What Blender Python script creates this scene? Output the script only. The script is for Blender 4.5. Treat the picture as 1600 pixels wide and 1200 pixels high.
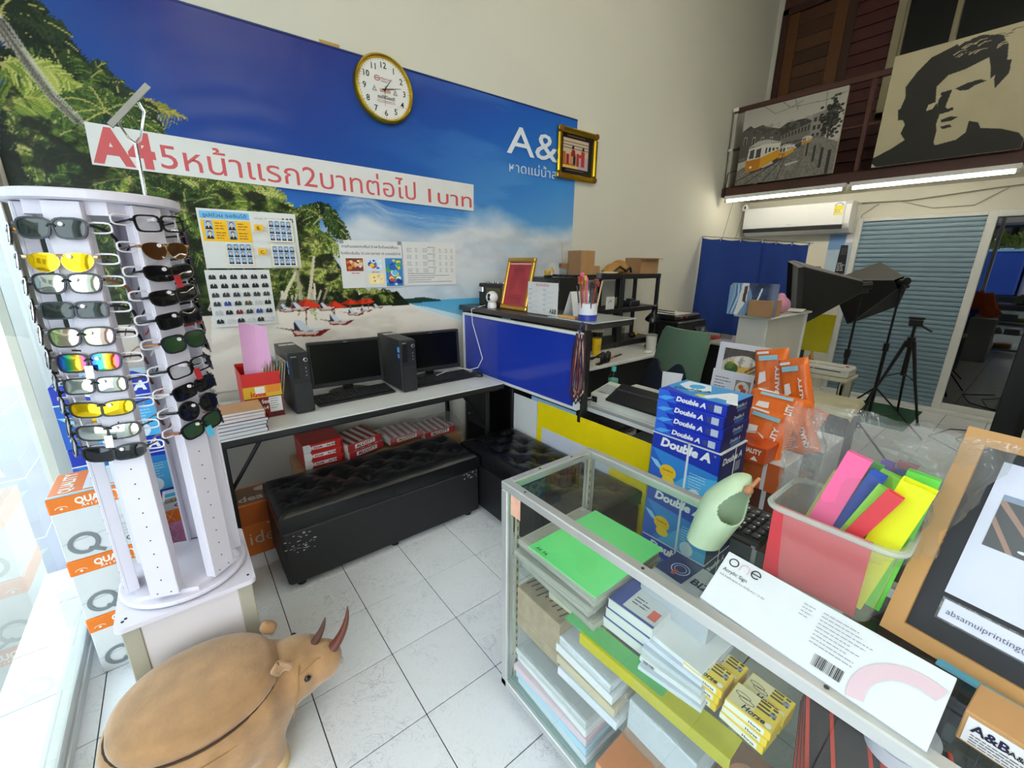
import bpy, math, random
import numpy as np
from mathutils import Matrix, Vector, noise as mnoise
PI = math.pi
R = math.radians
random.seed(7)
scene = bpy.context.scene
for o in list(bpy.data.objects):
    bpy.data.objects.remove(o)
COL = scene.collection

# ------------------------------------------------------------------ camera
CAM_H = 1.53215
YAW, PITCH, ROLL, FPX = R(51.6483), R(-16.1479), R(0.41332), 658.65
fw = Vector((math.cos(YAW) * math.cos(PITCH), math.sin(YAW) * math.cos(PITCH), math.sin(PITCH)))
rt0 = fw.cross(Vector((0, 0, 1))).normalized()
up0 = rt0.cross(fw)
rt = math.cos(ROLL) * rt0 + math.sin(ROLL) * up0
up = -math.sin(ROLL) * rt0 + math.cos(ROLL) * up0
cam_d = bpy.data.cameras.new('camera')
cam_d.sensor_width = 36.0
cam_d.lens = FPX / 1600.0 * 36.0
cam_d.clip_start = 0.02
cam = bpy.data.objects.new('camera', cam_d)
COL.objects.link(cam)
CM = Matrix((rt, up, -fw)).transposed().to_4x4()
CM.translation = Vector((0, 0, CAM_H))
cam.matrix_world = CM
scene.camera = cam
C0 = Vector((0, 0, CAM_H))

def at(ax, v, px, py):
    """world point where the sight line of a photo pixel meets the plane axis=v"""
    d = fw + (px - 800) / FPX * rt - (py - 600) / FPX * up
    return C0 + d * ((v - C0[ax]) / d[ax])

# ------------------------------------------------------------------ world, light, exposure
world = bpy.data.worlds.new('world')
scene.world = world
world.use_nodes = True
wn = world.node_tree
bg = wn.nodes['Background']
bg.inputs[0].default_value = (0.86, 0.93, 1.0, 1)
bg.inputs[1].default_value = 4.4
scene.view_settings.view_transform = 'Standard'
scene.view_settings.look = 'None'
scene.view_settings.exposure = 0.62
scene.view_settings.gamma = 1.0
scene.view_settings.use_curve_mapping = False
TUBE_POWER = 22.0
CEILING_TUBE_POWER = 50.0

# the street front is open to the sky: a portal in the doorway guides the sampling
pd = bpy.data.lights.new('doorway_portal', 'AREA')
pd.shape = 'RECTANGLE'
pd.size, pd.size_y = 4.3, 3.2
pd.cycles.is_portal = True
po = bpy.data.objects.new('doorway_portal', pd)
COL.objects.link(po)
po.matrix_world = Matrix.Translation((-0.62, 0.55, 1.75)) @ Matrix.Rotation(R(-90), 4, 'Y')

# ------------------------------------------------------------------ helpers
def lin(c):
    if isinstance(c, str):
        c = c.lstrip('#')
        c = tuple(int(c[i:i + 2], 16) / 255 for i in (0, 2, 4))
    return tuple(x / 12.92 if x <= 0.04045 else ((x + 0.055) / 1.055) ** 2.4 for x in c)

MATS = {}
def M(name, col='#808080', rough=0.5, metal=0.0, var=0.06, scale=14.0, bump=0.0, bscale=None, spec=0.5,
      coat=0.0, emit=None, estr=0.0, sheen=0.0, alpha=None, trans=0.0):
    """Principled material whose colour drifts a little with object-space noise"""
    if name in MATS:
        return MATS[name]
    m = bpy.data.materials.new(name)
    m.use_nodes = True
    nt = m.node_tree
    b = nt.nodes['Principled BSDF']
    c = lin(col)
    b.inputs['Roughness'].default_value = rough
    b.inputs['Metallic'].default_value = metal
    b.inputs['Specular IOR Level'].default_value = spec
    b.inputs['Coat Weight'].default_value = coat
    b.inputs['Sheen Weight'].default_value = sheen
    b.inputs['Transmission Weight'].default_value = trans
    tc = nt.nodes.new('ShaderNodeTexCoord')
    n = nt.nodes.new('ShaderNodeTexNoise')
    n.inputs['Scale'].default_value = scale
    n.inputs['Detail'].default_value = 4
    nt.links.new(tc.outputs['Object'], n.inputs['Vector'])
    mx = nt.nodes.new('ShaderNodeMix')
    mx.data_type = 'RGBA'
    mx.inputs[6].default_value = tuple(x * (1 - var) for x in c) + (1,)
    mx.inputs[7].default_value = tuple(min(1, x * (1 + var)) for x in c) + (1,)
    nt.links.new(n.outputs['Fac'], mx.inputs[0])
    nt.links.new(mx.outputs[2], b.inputs['Base Color'])
    if bump:
        n2 = nt.nodes.new('ShaderNodeTexNoise')
        n2.inputs['Scale'].default_value = bscale or scale * 8
        n2.inputs['Detail'].default_value = 3
        nt.links.new(tc.outputs['Object'], n2.inputs['Vector'])
        bp = nt.nodes.new('ShaderNodeBump')
        bp.inputs['Strength'].default_value = bump
        bp.inputs['Distance'].default_value = 0.01
        nt.links.new(n2.outputs['Fac'], bp.inputs['Height'])
        nt.links.new(bp.outputs['Normal'], b.inputs['Normal'])
    if emit:
        b.inputs['Emission Color'].default_value = lin(emit) + (1,)
        b.inputs['Emission Strength'].default_value = estr
    if alpha is not None:
        b.inputs['Alpha'].default_value = alpha
    MATS[name] = m
    return m

def Mglass(name, tint=(0.93, 0.97, 0.95), ior=1.45, rough=0.0, haze=0.0, hazecol=(0.9, 0.92, 0.92), bump=0.0, bscale=20):
    """thin clear sheet: see-through tint + Fresnel mirror + optional milky haze"""
    if name in MATS:
        return MATS[name]
    m = bpy.data.materials.new(name)
    m.use_nodes = True
    nt = m.node_tree
    nt.nodes.clear()
    out = nt.nodes.new('ShaderNodeOutputMaterial')
    tr = nt.nodes.new('ShaderNodeBsdfTransparent')
    tr.inputs[0].default_value = tuple(tint) + (1,)
    gl = nt.nodes.new('ShaderNodeBsdfGlossy')
    gl.inputs['Roughness'].default_value = rough
    gl.inputs[0].default_value = (1, 1, 1, 1)
    fr = nt.nodes.new('ShaderNodeFresnel')
    fr.inputs[0].default_value = ior
    mx = nt.nodes.new('ShaderNodeMixShader')
    ge = nt.nodes.new('ShaderNodeNewGeometry')          # only the face turned to the eye mirrors
    iv = nt.nodes.new('ShaderNodeMath'); iv.operation = 'SUBTRACT'; iv.inputs[0].default_value = 1.0
    nt.links.new(ge.outputs['Backfacing'], iv.inputs[1])
    fm_ = nt.nodes.new('ShaderNodeMath'); fm_.operation = 'MULTIPLY'
    nt.links.new(fr.outputs[0], fm_.inputs[0]); nt.links.new(iv.outputs[0], fm_.inputs[1])
    nt.links.new(fm_.outputs[0], mx.inputs[0])
    src = tr.outputs[0]
    if haze:
        df = nt.nodes.new('ShaderNodeBsdfDiffuse')
        df.inputs[0].default_value = tuple(hazecol) + (1,)
        tl = nt.nodes.new('ShaderNodeBsdfTranslucent')
        tl.inputs[0].default_value = tuple(hazecol) + (1,)
        ad = nt.nodes.new('ShaderNodeMixShader')
        ad.inputs[0].default_value = 0.5
        nt.links.new(df.outputs[0], ad.inputs[1])
        nt.links.new(tl.outputs[0], ad.inputs[2])
        hm = nt.nodes.new('ShaderNodeMixShader')
        hm.inputs[0].default_value = haze
        nt.links.new(tr.outputs[0], hm.inputs[1])
        nt.links.new(ad.outputs[0], hm.inputs[2])
        src = hm.outputs[0]
    if bump:
        tc = nt.nodes.new('ShaderNodeTexCoord')
        n = nt.nodes.new('ShaderNodeTexNoise')
        n.inputs['Scale'].default_value = bscale
        n.inputs['Distortion'].default_value = 1.5
        nt.links.new(tc.outputs['Object'], n.inputs['Vector'])
        bp = nt.nodes.new('ShaderNodeBump')
        bp.inputs['Strength'].default_value = bump
        bp.inputs['Distance'].default_value = 0.03
        nt.links.new(n.outputs['Fac'], bp.inputs['Height'])
        nt.links.new(bp.outputs[0], gl.inputs['Normal'])
        nt.links.new(bp.outputs[0], fr.inputs['Normal'])
    nt.links.new(src, mx.inputs[1])
    nt.links.new(gl.outputs[0], mx.inputs[2])
    nt.links.new(mx.outputs[0], out.inputs[0])
    MATS[name] = m
    return m

def Mprint(name, rough=0.5, spec=0.4, coat=0.0, bump=0.0, bscale=8.0, wave=False):
    """printed surface: the ink colour is stored per corner of the mesh"""
    if name in MATS:
        return MATS[name]
    m = bpy.data.materials.new(name)
    m.use_nodes = True
    nt = m.node_tree
    b = nt.nodes['Principled BSDF']
    a = nt.nodes.new('ShaderNodeAttribute')
    a.attribute_name = 'Col'
    nt.links.new(a.outputs['Color'], b.inputs['Base Color'])
    b.inputs['Roughness'].default_value = rough
    b.inputs['Specular IOR Level'].default_value = spec
    b.inputs['Coat Weight'].default_value = coat
    b.inputs['Coat Roughness'].default_value = 0.12
    if bump:
        tc = nt.nodes.new('ShaderNodeTexCoord')
        n = nt.nodes.new('ShaderNodeTexNoise')
        n.inputs['Scale'].default_value = bscale
        n.inputs['Detail'].default_value = 3
        n.inputs['Distortion'].default_value = 0.8
        nt.links.new(tc.outputs['Object'], n.inputs['Vector'])
        bp = nt.nodes.new('ShaderNodeBump')
        bp.inputs['Strength'].default_value = bump
        bp.inputs['Distance'].default_value = 0.03
        nt.links.new(n.outputs['Fac'], bp.inputs['Height'])
        nt.links.new(bp.outputs[0], b.inputs['Normal'])
        nt.links.new(bp.outputs[0], b.inputs['Coat Normal'])
    MATS[name] = m
    return m

def TR(x=0, y=0, z=0, rz=0, rx=0, ry=0, s=None):
    m = Matrix.Translation((x, y, z)) @ Matrix.Rotation(rz, 4, 'Z') @ Matrix.Rotation(ry, 4, 'Y') @ Matrix.Rotation(rx, 4, 'X')
    if s:
        m = m @ Matrix.Diagonal((s[0], s[1], s[2], 1))
    return m

class MB:
    """collects shapes, then links them as ONE mesh object"""
    def __init__(self):
        self.v, self.f, self.c = [], [], []
        self.any = False
    def add(self, vs, fs, m=None, col=None):
        b = len(self.v)
        if m is not None:
            vs = [m @ Vector(p) for p in vs]
        self.v.extend([tuple(p) for p in vs])
        for q in fs:
            self.f.append(tuple(i + b for i in q))
            self.c.append(col)
        if col is not None:
            self.any = True
        return self
    def box(self, x0, y0, z0, x1, y1, z1, ch=0.0, m=None, col=None):
        if x1 < x0: x0, x1 = x1, x0
        if y1 < y0: y0, y1 = y1, y0
        if z1 < z0: z0, z1 = z1, z0
        if ch <= 0:
            vs = [(x0, y0, z0), (x1, y0, z0), (x1, y1, z0), (x0, y1, z0), (x0, y0, z1), (x1, y0, z1), (x1, y1, z1), (x0, y1, z1)]
            fs = [(0, 3, 2, 1), (4, 5, 6, 7), (0, 1, 5, 4), (1, 2, 6, 5), (2, 3, 7, 6), (3, 0, 4, 7)]
            return self.add(vs, fs, m, col)
        ch = min(ch, (x1 - x0) * .49, (y1 - y0) * .49, (z1 - z0) * .49)
        X, Y, Z = (x0, x1), (y0, y1), (z0, z1)
        vs, idx = [], {}
        for i in (0, 1):
            for j in (0, 1):
                for k in (0, 1):
                    sx, sy, sz = (1, -1)[i], (1, -1)[j], (1, -1)[k]
                    for a in range(3):
                        p = [X[i] + sx * ch, Y[j] + sy * ch, Z[k] + sz * ch]
                        p[a] = (X[i], Y[j], Z[k])[a]
                        idx[(i, j, k, a)] = len(vs)
                        vs.append(tuple(p))
        fs = []
        g = lambda i, j, k, a: idx[(i, j, k, a)]
        fs.append((g(0,0,0,0), g(0,0,1,0), g(0,1,1,0), g(0,1,0,0)))
        fs.append((g(1,0,0,0), g(1,1,0,0), g(1,1,1,0), g(1,0,1,0)))
        fs.append((g(0,0,0,1), g(1,0,0,1), g(1,0,1,1), g(0,0,1,1)))
        fs.append((g(0,1,0,1), g(0,1,1,1), g(1,1,1,1), g(1,1,0,1)))
        fs.append((g(0,0,0,2), g(0,1,0,2), g(1,1,0,2), g(1,0,0,2)))
        fs.append((g(0,0,1,2), g(1,0,1,2), g(1,1,1,2), g(0,1,1,2)))
        for i in (0, 1):
            for j in (0, 1):
                q = (g(i,j,0,0), g(i,j,1,0), g(i,j,1,1), g(i,j,0,1)); fs.append(q if (i + j) % 2 else q[::-1])
                q = (g(i,0,j,0), g(i,1,j,0), g(i,1,j,2), g(i,0,j,2)); fs.append(q[::-1] if (i + j) % 2 else q)
                q = (g(0,i,j,1), g(1,i,j,1), g(1,i,j,2), g(0,i,j,2)); fs.append(q if (i + j) % 2 else q[::-1])
                for k in (0, 1):
                    q = (g(i,j,k,0), g(i,j,k,1), g(i,j,k,2)); fs.append(q[::-1] if (i + j + k) % 2 == 0 else q)
        return self.add(vs, fs, m, col)
    def cyl(self, p0, p1, r0, r1=None, n=12, col=None, caps=True, m=None):
        r1 = r0 if r1 is None else r1
        p0, p1 = Vector(p0), Vector(p1)
        d = (p1 - p0).normalized()
        a = d.orthogonal().normalized()
        b = d.cross(a)
        vs, fs = [], []
        for p, r in ((p0, r0), (p1, r1)):
            for i in range(n):
                t = 2 * PI * i / n
                vs.append(p + a * (r * math.cos(t)) + b * (r * math.sin(t)))
        for i in range(n):
            j = (i + 1) % n
            fs.append((i, j, n + j, n + i))
        if caps:
            fs.append(tuple(range(n))[::-1]); fs.append(tuple(range(n, 2 * n)))
        return self.add(vs, fs, m, col)
    def tube(self, pts, r, n=6, closed=False, col=None, m=None, rs=None, flat=None):
        pts = [Vector(p) for p in pts]
        k = len(pts)
        vs, fs = [], []
        prev = None
        for i, p in enumerate(pts):
            t = (pts[(i + 1) % k] - pts[i - 1]) if (closed or 0 < i < k - 1) else (pts[1] - pts[0] if i == 0 else pts[-1] - pts[-2])
            t = t.normalized() if t.length > 1e-9 else Vector((0, 0, 1))
            if prev is None:
                a = t.orthogonal().normalized()
            else:
                a = (prev - t * prev.dot(t))
                a = a.normalized() if a.length > 1e-6 else t.orthogonal().normalized()
            prev = a
            b = t.cross(a)
            rr = rs[i] if rs else r
            for q in range(n):
                th = 2 * PI * q / n
                vs.append(p + a * (rr * math.cos(th)) + b * (rr * math.sin(th) * (flat or 1)))
        for i in range(k if closed else k - 1):
            j = (i + 1) % k
            for q in range(n):
                w = (q + 1) % n
                fs.append((i * n + q, i * n + w, j * n + w, j * n + q))
        if not closed:
            fs.append(tuple(range(n))[::-1]); fs.append(tuple((k - 1) * n + q for q in range(n)))
        return self.add(vs, fs, m, col)
    def lathe(self, prof, n=24, m=None, col=None, sx=1, sy=1):
        vs, fs = [], []
        for r, z in prof:
            for i in range(n):
                t = 2 * PI * i / n
                vs.append((r * math.cos(t) * sx, r * math.sin(t) * sy, z))
        k = len(prof)
        for i in range(k - 1):
            for q in range(n):
                w = (q + 1) % n
                fs.append((i * n + q, i * n + w, (i + 1) * n + w, (i + 1) * n + q))
        if prof[0][0] > 1e-6: fs.append(tuple(range(n))[::-1])
        if prof[-1][0] > 1e-6: fs.append(tuple((k - 1) * n + q for q in range(n)))
        return self.add(vs, fs, m, col)
    def prism(self, poly, z0, z1, m=None, col=None):
        n = len(poly)
        vs = [(x, y, z0) for x, y in poly] + [(x, y, z1) for x, y in poly]
        fs = [tuple(range(n))[::-1], tuple(range(n, 2 * n))] + [(i, (i + 1) % n, n + (i + 1) % n, n + i) for i in range(n)]
        return self.add(vs, fs, m, col)
    def grid(self, fn, nu, nv, m=None, col=None, wrapu=False):
        vs = [fn(i / (nu if wrapu else nu - 1), j / (nv - 1)) for j in range(nv) for i in range(nu)]
        fs = []
        for j in range(nv - 1):
            for i in range(nu if wrapu else nu - 1):
                k = (i + 1) % nu
                fs.append((j * nu + i, j * nu + k, (j + 1) * nu + k, (j + 1) * nu + i))
        return self.add(vs, fs, m, col)
    def build(self, name, mat, parent=None, smooth=None, loc=None):
        me = bpy.data.meshes.new(name)
        me.from_pydata(self.v, [], self.f)
        if self.any:
            at_ = me.color_attributes.new('Col', 'FLOAT_COLOR', 'CORNER')
            buf = np.zeros((len(me.loops), 4), np.float32)
            k = 0
            cache = {}
            for q, c in zip(self.f, self.c):
                c = c or '#808080'
                if c not in cache:
                    cache[c] = lin(c) + (1,)
                buf[k:k + len(q)] = cache[c]
                k += len(q)
            at_.data.foreach_set('color', buf.ravel())
        me.materials.append(mat)
        if smooth is not None:
            me.shade_smooth()
            me.set_sharp_from_angle(angle=R(smooth))
        o = bpy.data.objects.new(name, me)
        COL.objects.link(o)
        if parent is not None:
            o.parent = parent
        if loc is not None:
            o.location = loc
        return o

def tag(o, label=None, cat=None, group=None, kind=None):
    if label: o['label'] = label
    if cat: o['category'] = cat
    if group: o['group'] = group
    if kind: o['kind'] = kind
    return o
def thing(name, label, cat, loc=(0, 0, 0), rz=0.0, group=None, mat=None):
    o = bpy.data.objects.new(name, None)
    o.empty_display_size = 0.05
    COL.objects.link(o)
    if mat is not None:
        o.matrix_world = mat
    else:
        o.location = loc
        o.rotation_euler = (0, 0, rz)
    return tag(o, label, cat, group)
def struct(o):
    o['kind'] = 'structure'
    return o
def copy_part(o, parent):
    c = o.copy()
    COL.objects.link(c)
    c.parent = parent
    return c
def bx(name, mat, parent, x0, y0, z0, x1, y1, z1, ch=0.002, m=None):
    return MB().box(x0, y0, z0, x1, y1, z1, ch, m).build(name, mat, parent)

_tc = {}
def text_mesh(s, bold=0.0, shear=0.0, res=2):
    """flat outline of a string at size 1 (verts, faces, width)"""
    k = (s, bold, shear, res)
    if k in _tc:
        return _tc[k]
    cu = bpy.data.curves.new('t', 'FONT')
    cu.body = s
    cu.size = 1.0
    cu.offset = bold
    cu.shear = shear
    cu.resolution_u = res
    cu.fill_mode = 'FRONT'
    ob = bpy.data.objects.new('t', cu)
    COL.objects.link(ob)
    dg = bpy.context.evaluated_depsgraph_get()
    dg.update()
    me = bpy.data.meshes.new_from_object(ob.evaluated_get(dg))
    vs = [tuple(v.co) for v in me.vertices]
    fs = [tuple(p.vertices) for p in me.polygons]
    bpy.data.objects.remove(ob)
    bpy.data.curves.remove(cu)
    bpy.data.meshes.remove(me)
    x0 = min((v[0] for v in vs), default=0)
    x1 = max((v[0] for v in vs), default=0)
    _tc[k] = (vs, fs, x0, x1)
    return _tc[k]

class Sheet:
    """flat print on a plane: origin + u, v axes (metres); every call lies a hair above the last"""
    def __init__(self, o, u, v, lift=0.0004, step=0.00012, mb=None):
        self.o, self.u, self.v = Vector(o), Vector(u).normalized(), Vector(v).normalized()
        self.n = self.u.cross(self.v).normalized()
        self.k, self.step = lift, step
        self.mb = mb or MB()
    def P(self, a, b):
        return self.o + self.u * a + self.v * b + self.n * self.k
    def poly(self, pts, col):
        self.k += self.step
        self.mb.add([self.P(*p) for p in pts], [tuple(range(len(pts)))], None, col)
        return self
    def rect(self, a0, b0, a1, b1, col):
        return self.poly([(a0, b0), (a1, b0), (a1, b1), (a0, b1)], col)
    def ell(self, a, b, ra, rb, col, n=20, t0=0, t1=2 * PI):
        return self.poly([(a + ra * math.cos(t0 + (t1 - t0) * i / n), b + rb * math.sin(t0 + (t1 - t0) * i / n)) for i in range(n)], col)
    def ring(self, a, b, ra, rb, w, col, n=24, t0=0.0, t1=2 * PI):
        self.k += self.step
        vs = []
        for i in range(n + 1):
            t = t0 + (t1 - t0) * i / n
            for d in (0, -w):
                vs.append(self.P(a + (ra + d) * math.cos(t), b + (rb + d) * math.sin(t)))
        self.mb.add(vs, [(2 * i, 2 * i + 2, 2 * i + 3, 2 * i + 1) for i in range(n)], None, col)
        return self
    def line(self, pts, w, col):
        self.k += self.step
        for (x0, y0), (x1, y1) in zip(pts[:-1], pts[1:]):
            dx, dy = x1 - x0, y1 - y0
            L = math.hypot(dx, dy) or 1
            nx, ny = -dy / L * w / 2, dx / L * w / 2
            self.mb.add([self.P(x0 + nx, y0 + ny), self.P(x0 - nx, y0 - ny), self.P(x1 - nx, y1 - ny), self.P(x1 + nx, y1 + ny)], [(0, 1, 2, 3)], None, col)
        return self
    def text(self, s, a, b, size, col, align='l', bold=0.0, shear=0.0, w=None, res=2, rot=0.0):
        """size = cap height in metres roughly 0.72 em; w = force the width"""
        vs, fs, x0, x1 = text_mesh(s, bold, shear, res)
        if not vs:
            return self
        self.k += self.step
        e = size / 0.72
        sx = (w / (x1 - x0)) if w else e
        W = (x1 - x0) * sx
        off = {'l': 0, 'c': -W / 2, 'r': -W}[align]
        c, s_ = math.cos(rot), math.sin(rot)
        out = []
        for x, y, z in vs:
            p, q = (x - x0) * sx + off, y * e
            out.append(self.P(a + p * c - q * s_, b + p * s_ + q * c))
        self.mb.add(out, fs, None, col)
        return self
    def bars(self, a, b, w, h, col='#202020', n=26, seed=1):
        rnd = random.Random(seed)
        x = a
        while x < a + w:
            t = w / n * rnd.choice((.3, .5, .9))
            self.rect(x, b, min(x + t, a + w), b + h, col)
            self.k -= self.step
            x += t + w / n * rnd.choice((.4, .6, .9))
        return self
    def lines(self, a, b, w, n, dy, th, col, seed=1, ragged=0.4):
        """rows of tiny unreadable text"""
        rnd = random.Random(seed)
        for i in range(n):
            x = a
            e = a + w * (1 - ragged * rnd.random())
            while x < e:
                l = th * rnd.uniform(2, 6)
                self.rect(x, b - i * dy, min(x + l, e), b - i * dy + th, col)
                self.k -= self.step
                x += l + th * .8
        return self
    def build(self, name, parent, mat=None):
        return self.mb.build(name, mat or MATS['print'], parent)

Mprint('print', 0.5)
Mprint('print_gloss', 0.25, 0.5, 0.3)

def raster(name, img, w, h, m, mat, parent, bulge=None):
    """img (H, W, 3) sRGB 0..1, row 0 on top; a fine grid of vertices carries the ink"""
    H, Wd = img.shape[:2]
    u = np.linspace(0, w, Wd); v = np.linspace(h, 0, H)
    U, V = np.meshgrid(u, v)
    Z = bulge(U, V) if bulge else np.zeros_like(U)
    P = np.stack([U, V, Z], -1).reshape(-1, 3)
    Mx = np.array(m)
    P = P @ Mx[:3, :3].T + Mx[:3, 3]
    idx = np.arange(H * Wd).reshape(H, Wd)
    q = np.stack([idx[1:, :-1], idx[1:, 1:], idx[:-1, 1:], idx[:-1, :-1]], -1).reshape(-1, 4)
    me = bpy.data.meshes.new(name)
    me.vertices.add(len(P)); me.vertices.foreach_set('co', P.astype(np.float32).ravel())
    me.loops.add(q.size); me.loops.foreach_set('vertex_index', q.astype(np.int32).ravel())
    me.polygons.add(len(q))
    me.polygons.foreach_set('loop_start', np.arange(0, q.size, 4, dtype=np.int32))
    me.update(calc_edges=True)
    c = np.clip(img.reshape(-1, 3), 0, 1)
    c = np.where(c <= 0.04045, c / 12.92, ((c + 0.055) / 1.055) ** 2.4)
    ca = me.color_attributes.new('Col', 'FLOAT_COLOR', 'POINT')
    ca.data.foreach_set('color', np.concatenate([c, np.ones((len(c), 1))], 1).astype(np.float32).ravel())
    me.materials.append(mat)
    me.shade_smooth()
    o = bpy.data.objects.new(name, me)
    COL.objects.link(o)
    if parent is not None:
        o.parent = parent
    return o

class Paint:
    """small numpy painter; coordinates in pixels of its own canvas, y down"""
    def __init__(self, W, H, col='#ffffff', seed=0):
        self.W, self.H = W, H
        self.a = np.zeros((H, W, 3)) + np.array(self.h(col))
        self.rng = np.random.default_rng(seed)
        self.Y, self.X = np.mgrid[0:H, 0:W].astype(float)
    @staticmethod
    def h(c):
        if isinstance(c, str):
            c = c.lstrip('#')
            return tuple(int(c[i:i + 2], 16) / 255 for i in (0, 2, 4))
        return c
    def fbm(self, sx, sy=None, octs=5, seed=0):
        rng = np.random.default_rng(seed)
        sy = sy or sx
        out = np.zeros((self.H, self.W)); amp = 1.0; tot = 0
        for o in range(octs):
            gx, gy = max(2, int(self.W / sx) + 2), max(2, int(self.H / sy) + 2)
            g = rng.random((gy, gx))
            x = self.X / sx; y = self.Y / sy
            xi = np.minimum(x.astype(int), gx - 2); yi = np.minimum(y.astype(int), gy - 2)
            fx = x - xi; fy = y - yi
            fx = fx * fx * (3 - 2 * fx); fy = fy * fy * (3 - 2 * fy)
            out += amp * ((g[yi, xi] * (1 - fx) + g[yi, xi + 1] * fx) * (1 - fy) + (g[yi + 1, xi] * (1 - fx) + g[yi + 1, xi + 1] * fx) * fy)
            tot += amp; amp *= .5; sx = max(sx / 2, 1); sy = max(sy / 2, 1)
        return out / tot
    def mask(self, m, col, y0=0, x0=0):
        col = np.array(self.h(col))
        m = m[..., None]
        s = self.a[y0:y0 + m.shape[0], x0:x0 + m.shape[1]]
        s[:] = s * (1 - m) + col * m
    def poly(self, pts, col, al=1.0):
        pts = np.array(pts, float)
        x0, y0 = np.floor(pts.min(0)).astype(int); x1, y1 = np.ceil(pts.max(0)).astype(int) + 1
        x0, y0, x1, y1 = max(x0, 0), max(y0, 0), min(x1, self.W), min(y1, self.H)
        if x1 <= x0 or y1 <= y0:
            return
        Y, X = np.mgrid[y0:y1, x0:x1].astype(float)
        ins = np.zeros(X.shape, bool)
        n = len(pts)
        for i in range(n):
            xa, ya = pts[i]; xb, yb = pts[(i + 1) % n]
            if ya == yb:
                continue
            c = (ya > Y) != (yb > Y)
            ins ^= c & (X < (xb - xa) * (Y - ya) / (yb - ya) + xa)
        self.mask(ins * al, col, y0, x0)
    def rect(self, x0, y0, x1, y1, col, al=1.0):
        x0, y0, x1, y1 = [int(round(q)) for q in (x0, y0, x1, y1)]
        x0, y0 = max(x0, 0), max(y0, 0)
        if x1 > x0 and y1 > y0:
            s = self.a[y0:y1, x0:x1]
            s[:] = s * (1 - al) + np.array(self.h(col)) * al
    def ell(self, cx, cy, rx, ry, col, al=1.0):
        t = np.linspace(0, 2 * PI, 24, endpoint=False)
        self.poly(np.stack([cx + rx * np.cos(t), cy + ry * np.sin(t)], 1), col, al)
    def stroke(self, pts, w, col, w1=None, al=1.0):
        pts = np.array(pts, float)
        d = np.gradient(pts, axis=0)
        L = np.hypot(d[:, 0], d[:, 1])[:, None] + 1e-9
        nrm = np.stack([-d[:, 1], d[:, 0]], 1) / L
        ws = np.linspace(w, w if w1 is None else w1, len(pts))[:, None] / 2
        self.poly(np.concatenate([pts + nrm * ws, (pts - nrm * ws)[::-1]]), col, al)
# ================================================================== the room shell
WY, BX, FX, RY, CZ = 2.86, 6.35, -0.505, -1.9, 4.6     # left wall y, back wall x, street glass x, right wall y, ceiling z

def mat_tile():
    m = bpy.data.materials.new('floor_tile')
    m.use_nodes = True
    nt = m.node_tree
    b = nt.nodes['Principled BSDF']
    geo = nt.nodes.new('ShaderNodeNewGeometry')
    oi = nt.nodes.new('ShaderNodeObjectInfo')
    ad = nt.nodes.new('ShaderNodeVectorMath'); ad.operation = 'MULTIPLY_ADD'
    ad.inputs[1].default_value = (1, 1, 1)
    sc = nt.nodes.new('ShaderNodeMath'); sc.operation = 'MULTIPLY'; sc.inputs[1].default_value = 37.0
    nt.links.new(oi.outputs['Random'], sc.inputs[0])
    nt.links.new(geo.outputs['Position'], ad.inputs[0])
    nt.links.new(sc.outputs[0], ad.inputs[2])
    fac = None
    for s, wd, d in ((7.0, 0.012, 2.0), (15.0, 0.02, 3.0)):
        n = nt.nodes.new('ShaderNodeTexNoise')
        n.inputs['Scale'].default_value = s; n.inputs['Detail'].default_value = 5
        n.inputs['Distortion'].default_value = d
        nt.links.new(ad.outputs[0], n.inputs['Vector'])
        a = nt.nodes.new('ShaderNodeMath'); a.operation = 'SUBTRACT'; a.inputs[1].default_value = 0.5
        nt.links.new(n.outputs['Fac'], a.inputs[0])
        e = nt.nodes.new('ShaderNodeMath'); e.operation = 'ABSOLUTE'
        nt.links.new(a.outputs[0], e.inputs[0])
        r_ = nt.nodes.new('ShaderNodeMapRange')
        r_.inputs[1].default_value = 0.0; r_.inputs[2].default_value = wd
        r_.inputs[3].default_value = 1.0; r_.inputs[4].default_value = 0.0
        nt.links.new(e.outputs[0], r_.inputs[0])
        if fac is None:
            fac = r_.outputs[0]
        else:
            mm = nt.nodes.new('ShaderNodeMath'); mm.operation = 'MAXIMUM'
            nt.links.new(fac, mm.inputs[0]); nt.links.new(r_.outputs[0], mm.inputs[1])
            fac = mm.outputs[0]
    # veins fade in and out
    n = nt.nodes.new('ShaderNodeTexNoise'); n.inputs['Scale'].default_value = 5.0
    nt.links.new(ad.outputs[0], n.inputs['Vector'])
    mr = nt.nodes.new('ShaderNodeMapRange'); mr.inputs[1].default_value = .4; mr.inputs[2].default_value = .65
    mr.inputs[3].default_value = 0.1; mr.inputs[4].default_value = .6
    nt.links.new(n.outputs['Fac'], mr.inputs[0])
    ml = nt.nodes.new('ShaderNodeMath'); ml.operation = 'MULTIPLY'
    nt.links.new(fac, ml.inputs[0]); nt.links.new(mr.outputs[0], ml.inputs[1])
    mx = nt.nodes.new('ShaderNodeMix'); mx.data_type = 'RGBA'
    mx.inputs[6].default_value = lin('#dfe3e6') + (1,)
    mx.inputs[7].default_value = lin('#9aa2a8') + (1,)
    nt.links.new(ml.outputs[0], mx.inputs[0])
    nt.links.new(mx.outputs[2], b.inputs['Base Color'])
    b.inputs['Roughness'].default_value = 0.22
    return m
MT = mat_tile()
M('grout', '#2e2e2e', 0.9)
floor = struct(bx('floor', MATS['grout'], None, -0.62, RY, -0.12, BX + 0.1, WY + 0.1, -0.004, 0))
tile_me = None
GX, GY, TS = 0.15577, 1.94685, 0.30
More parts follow.
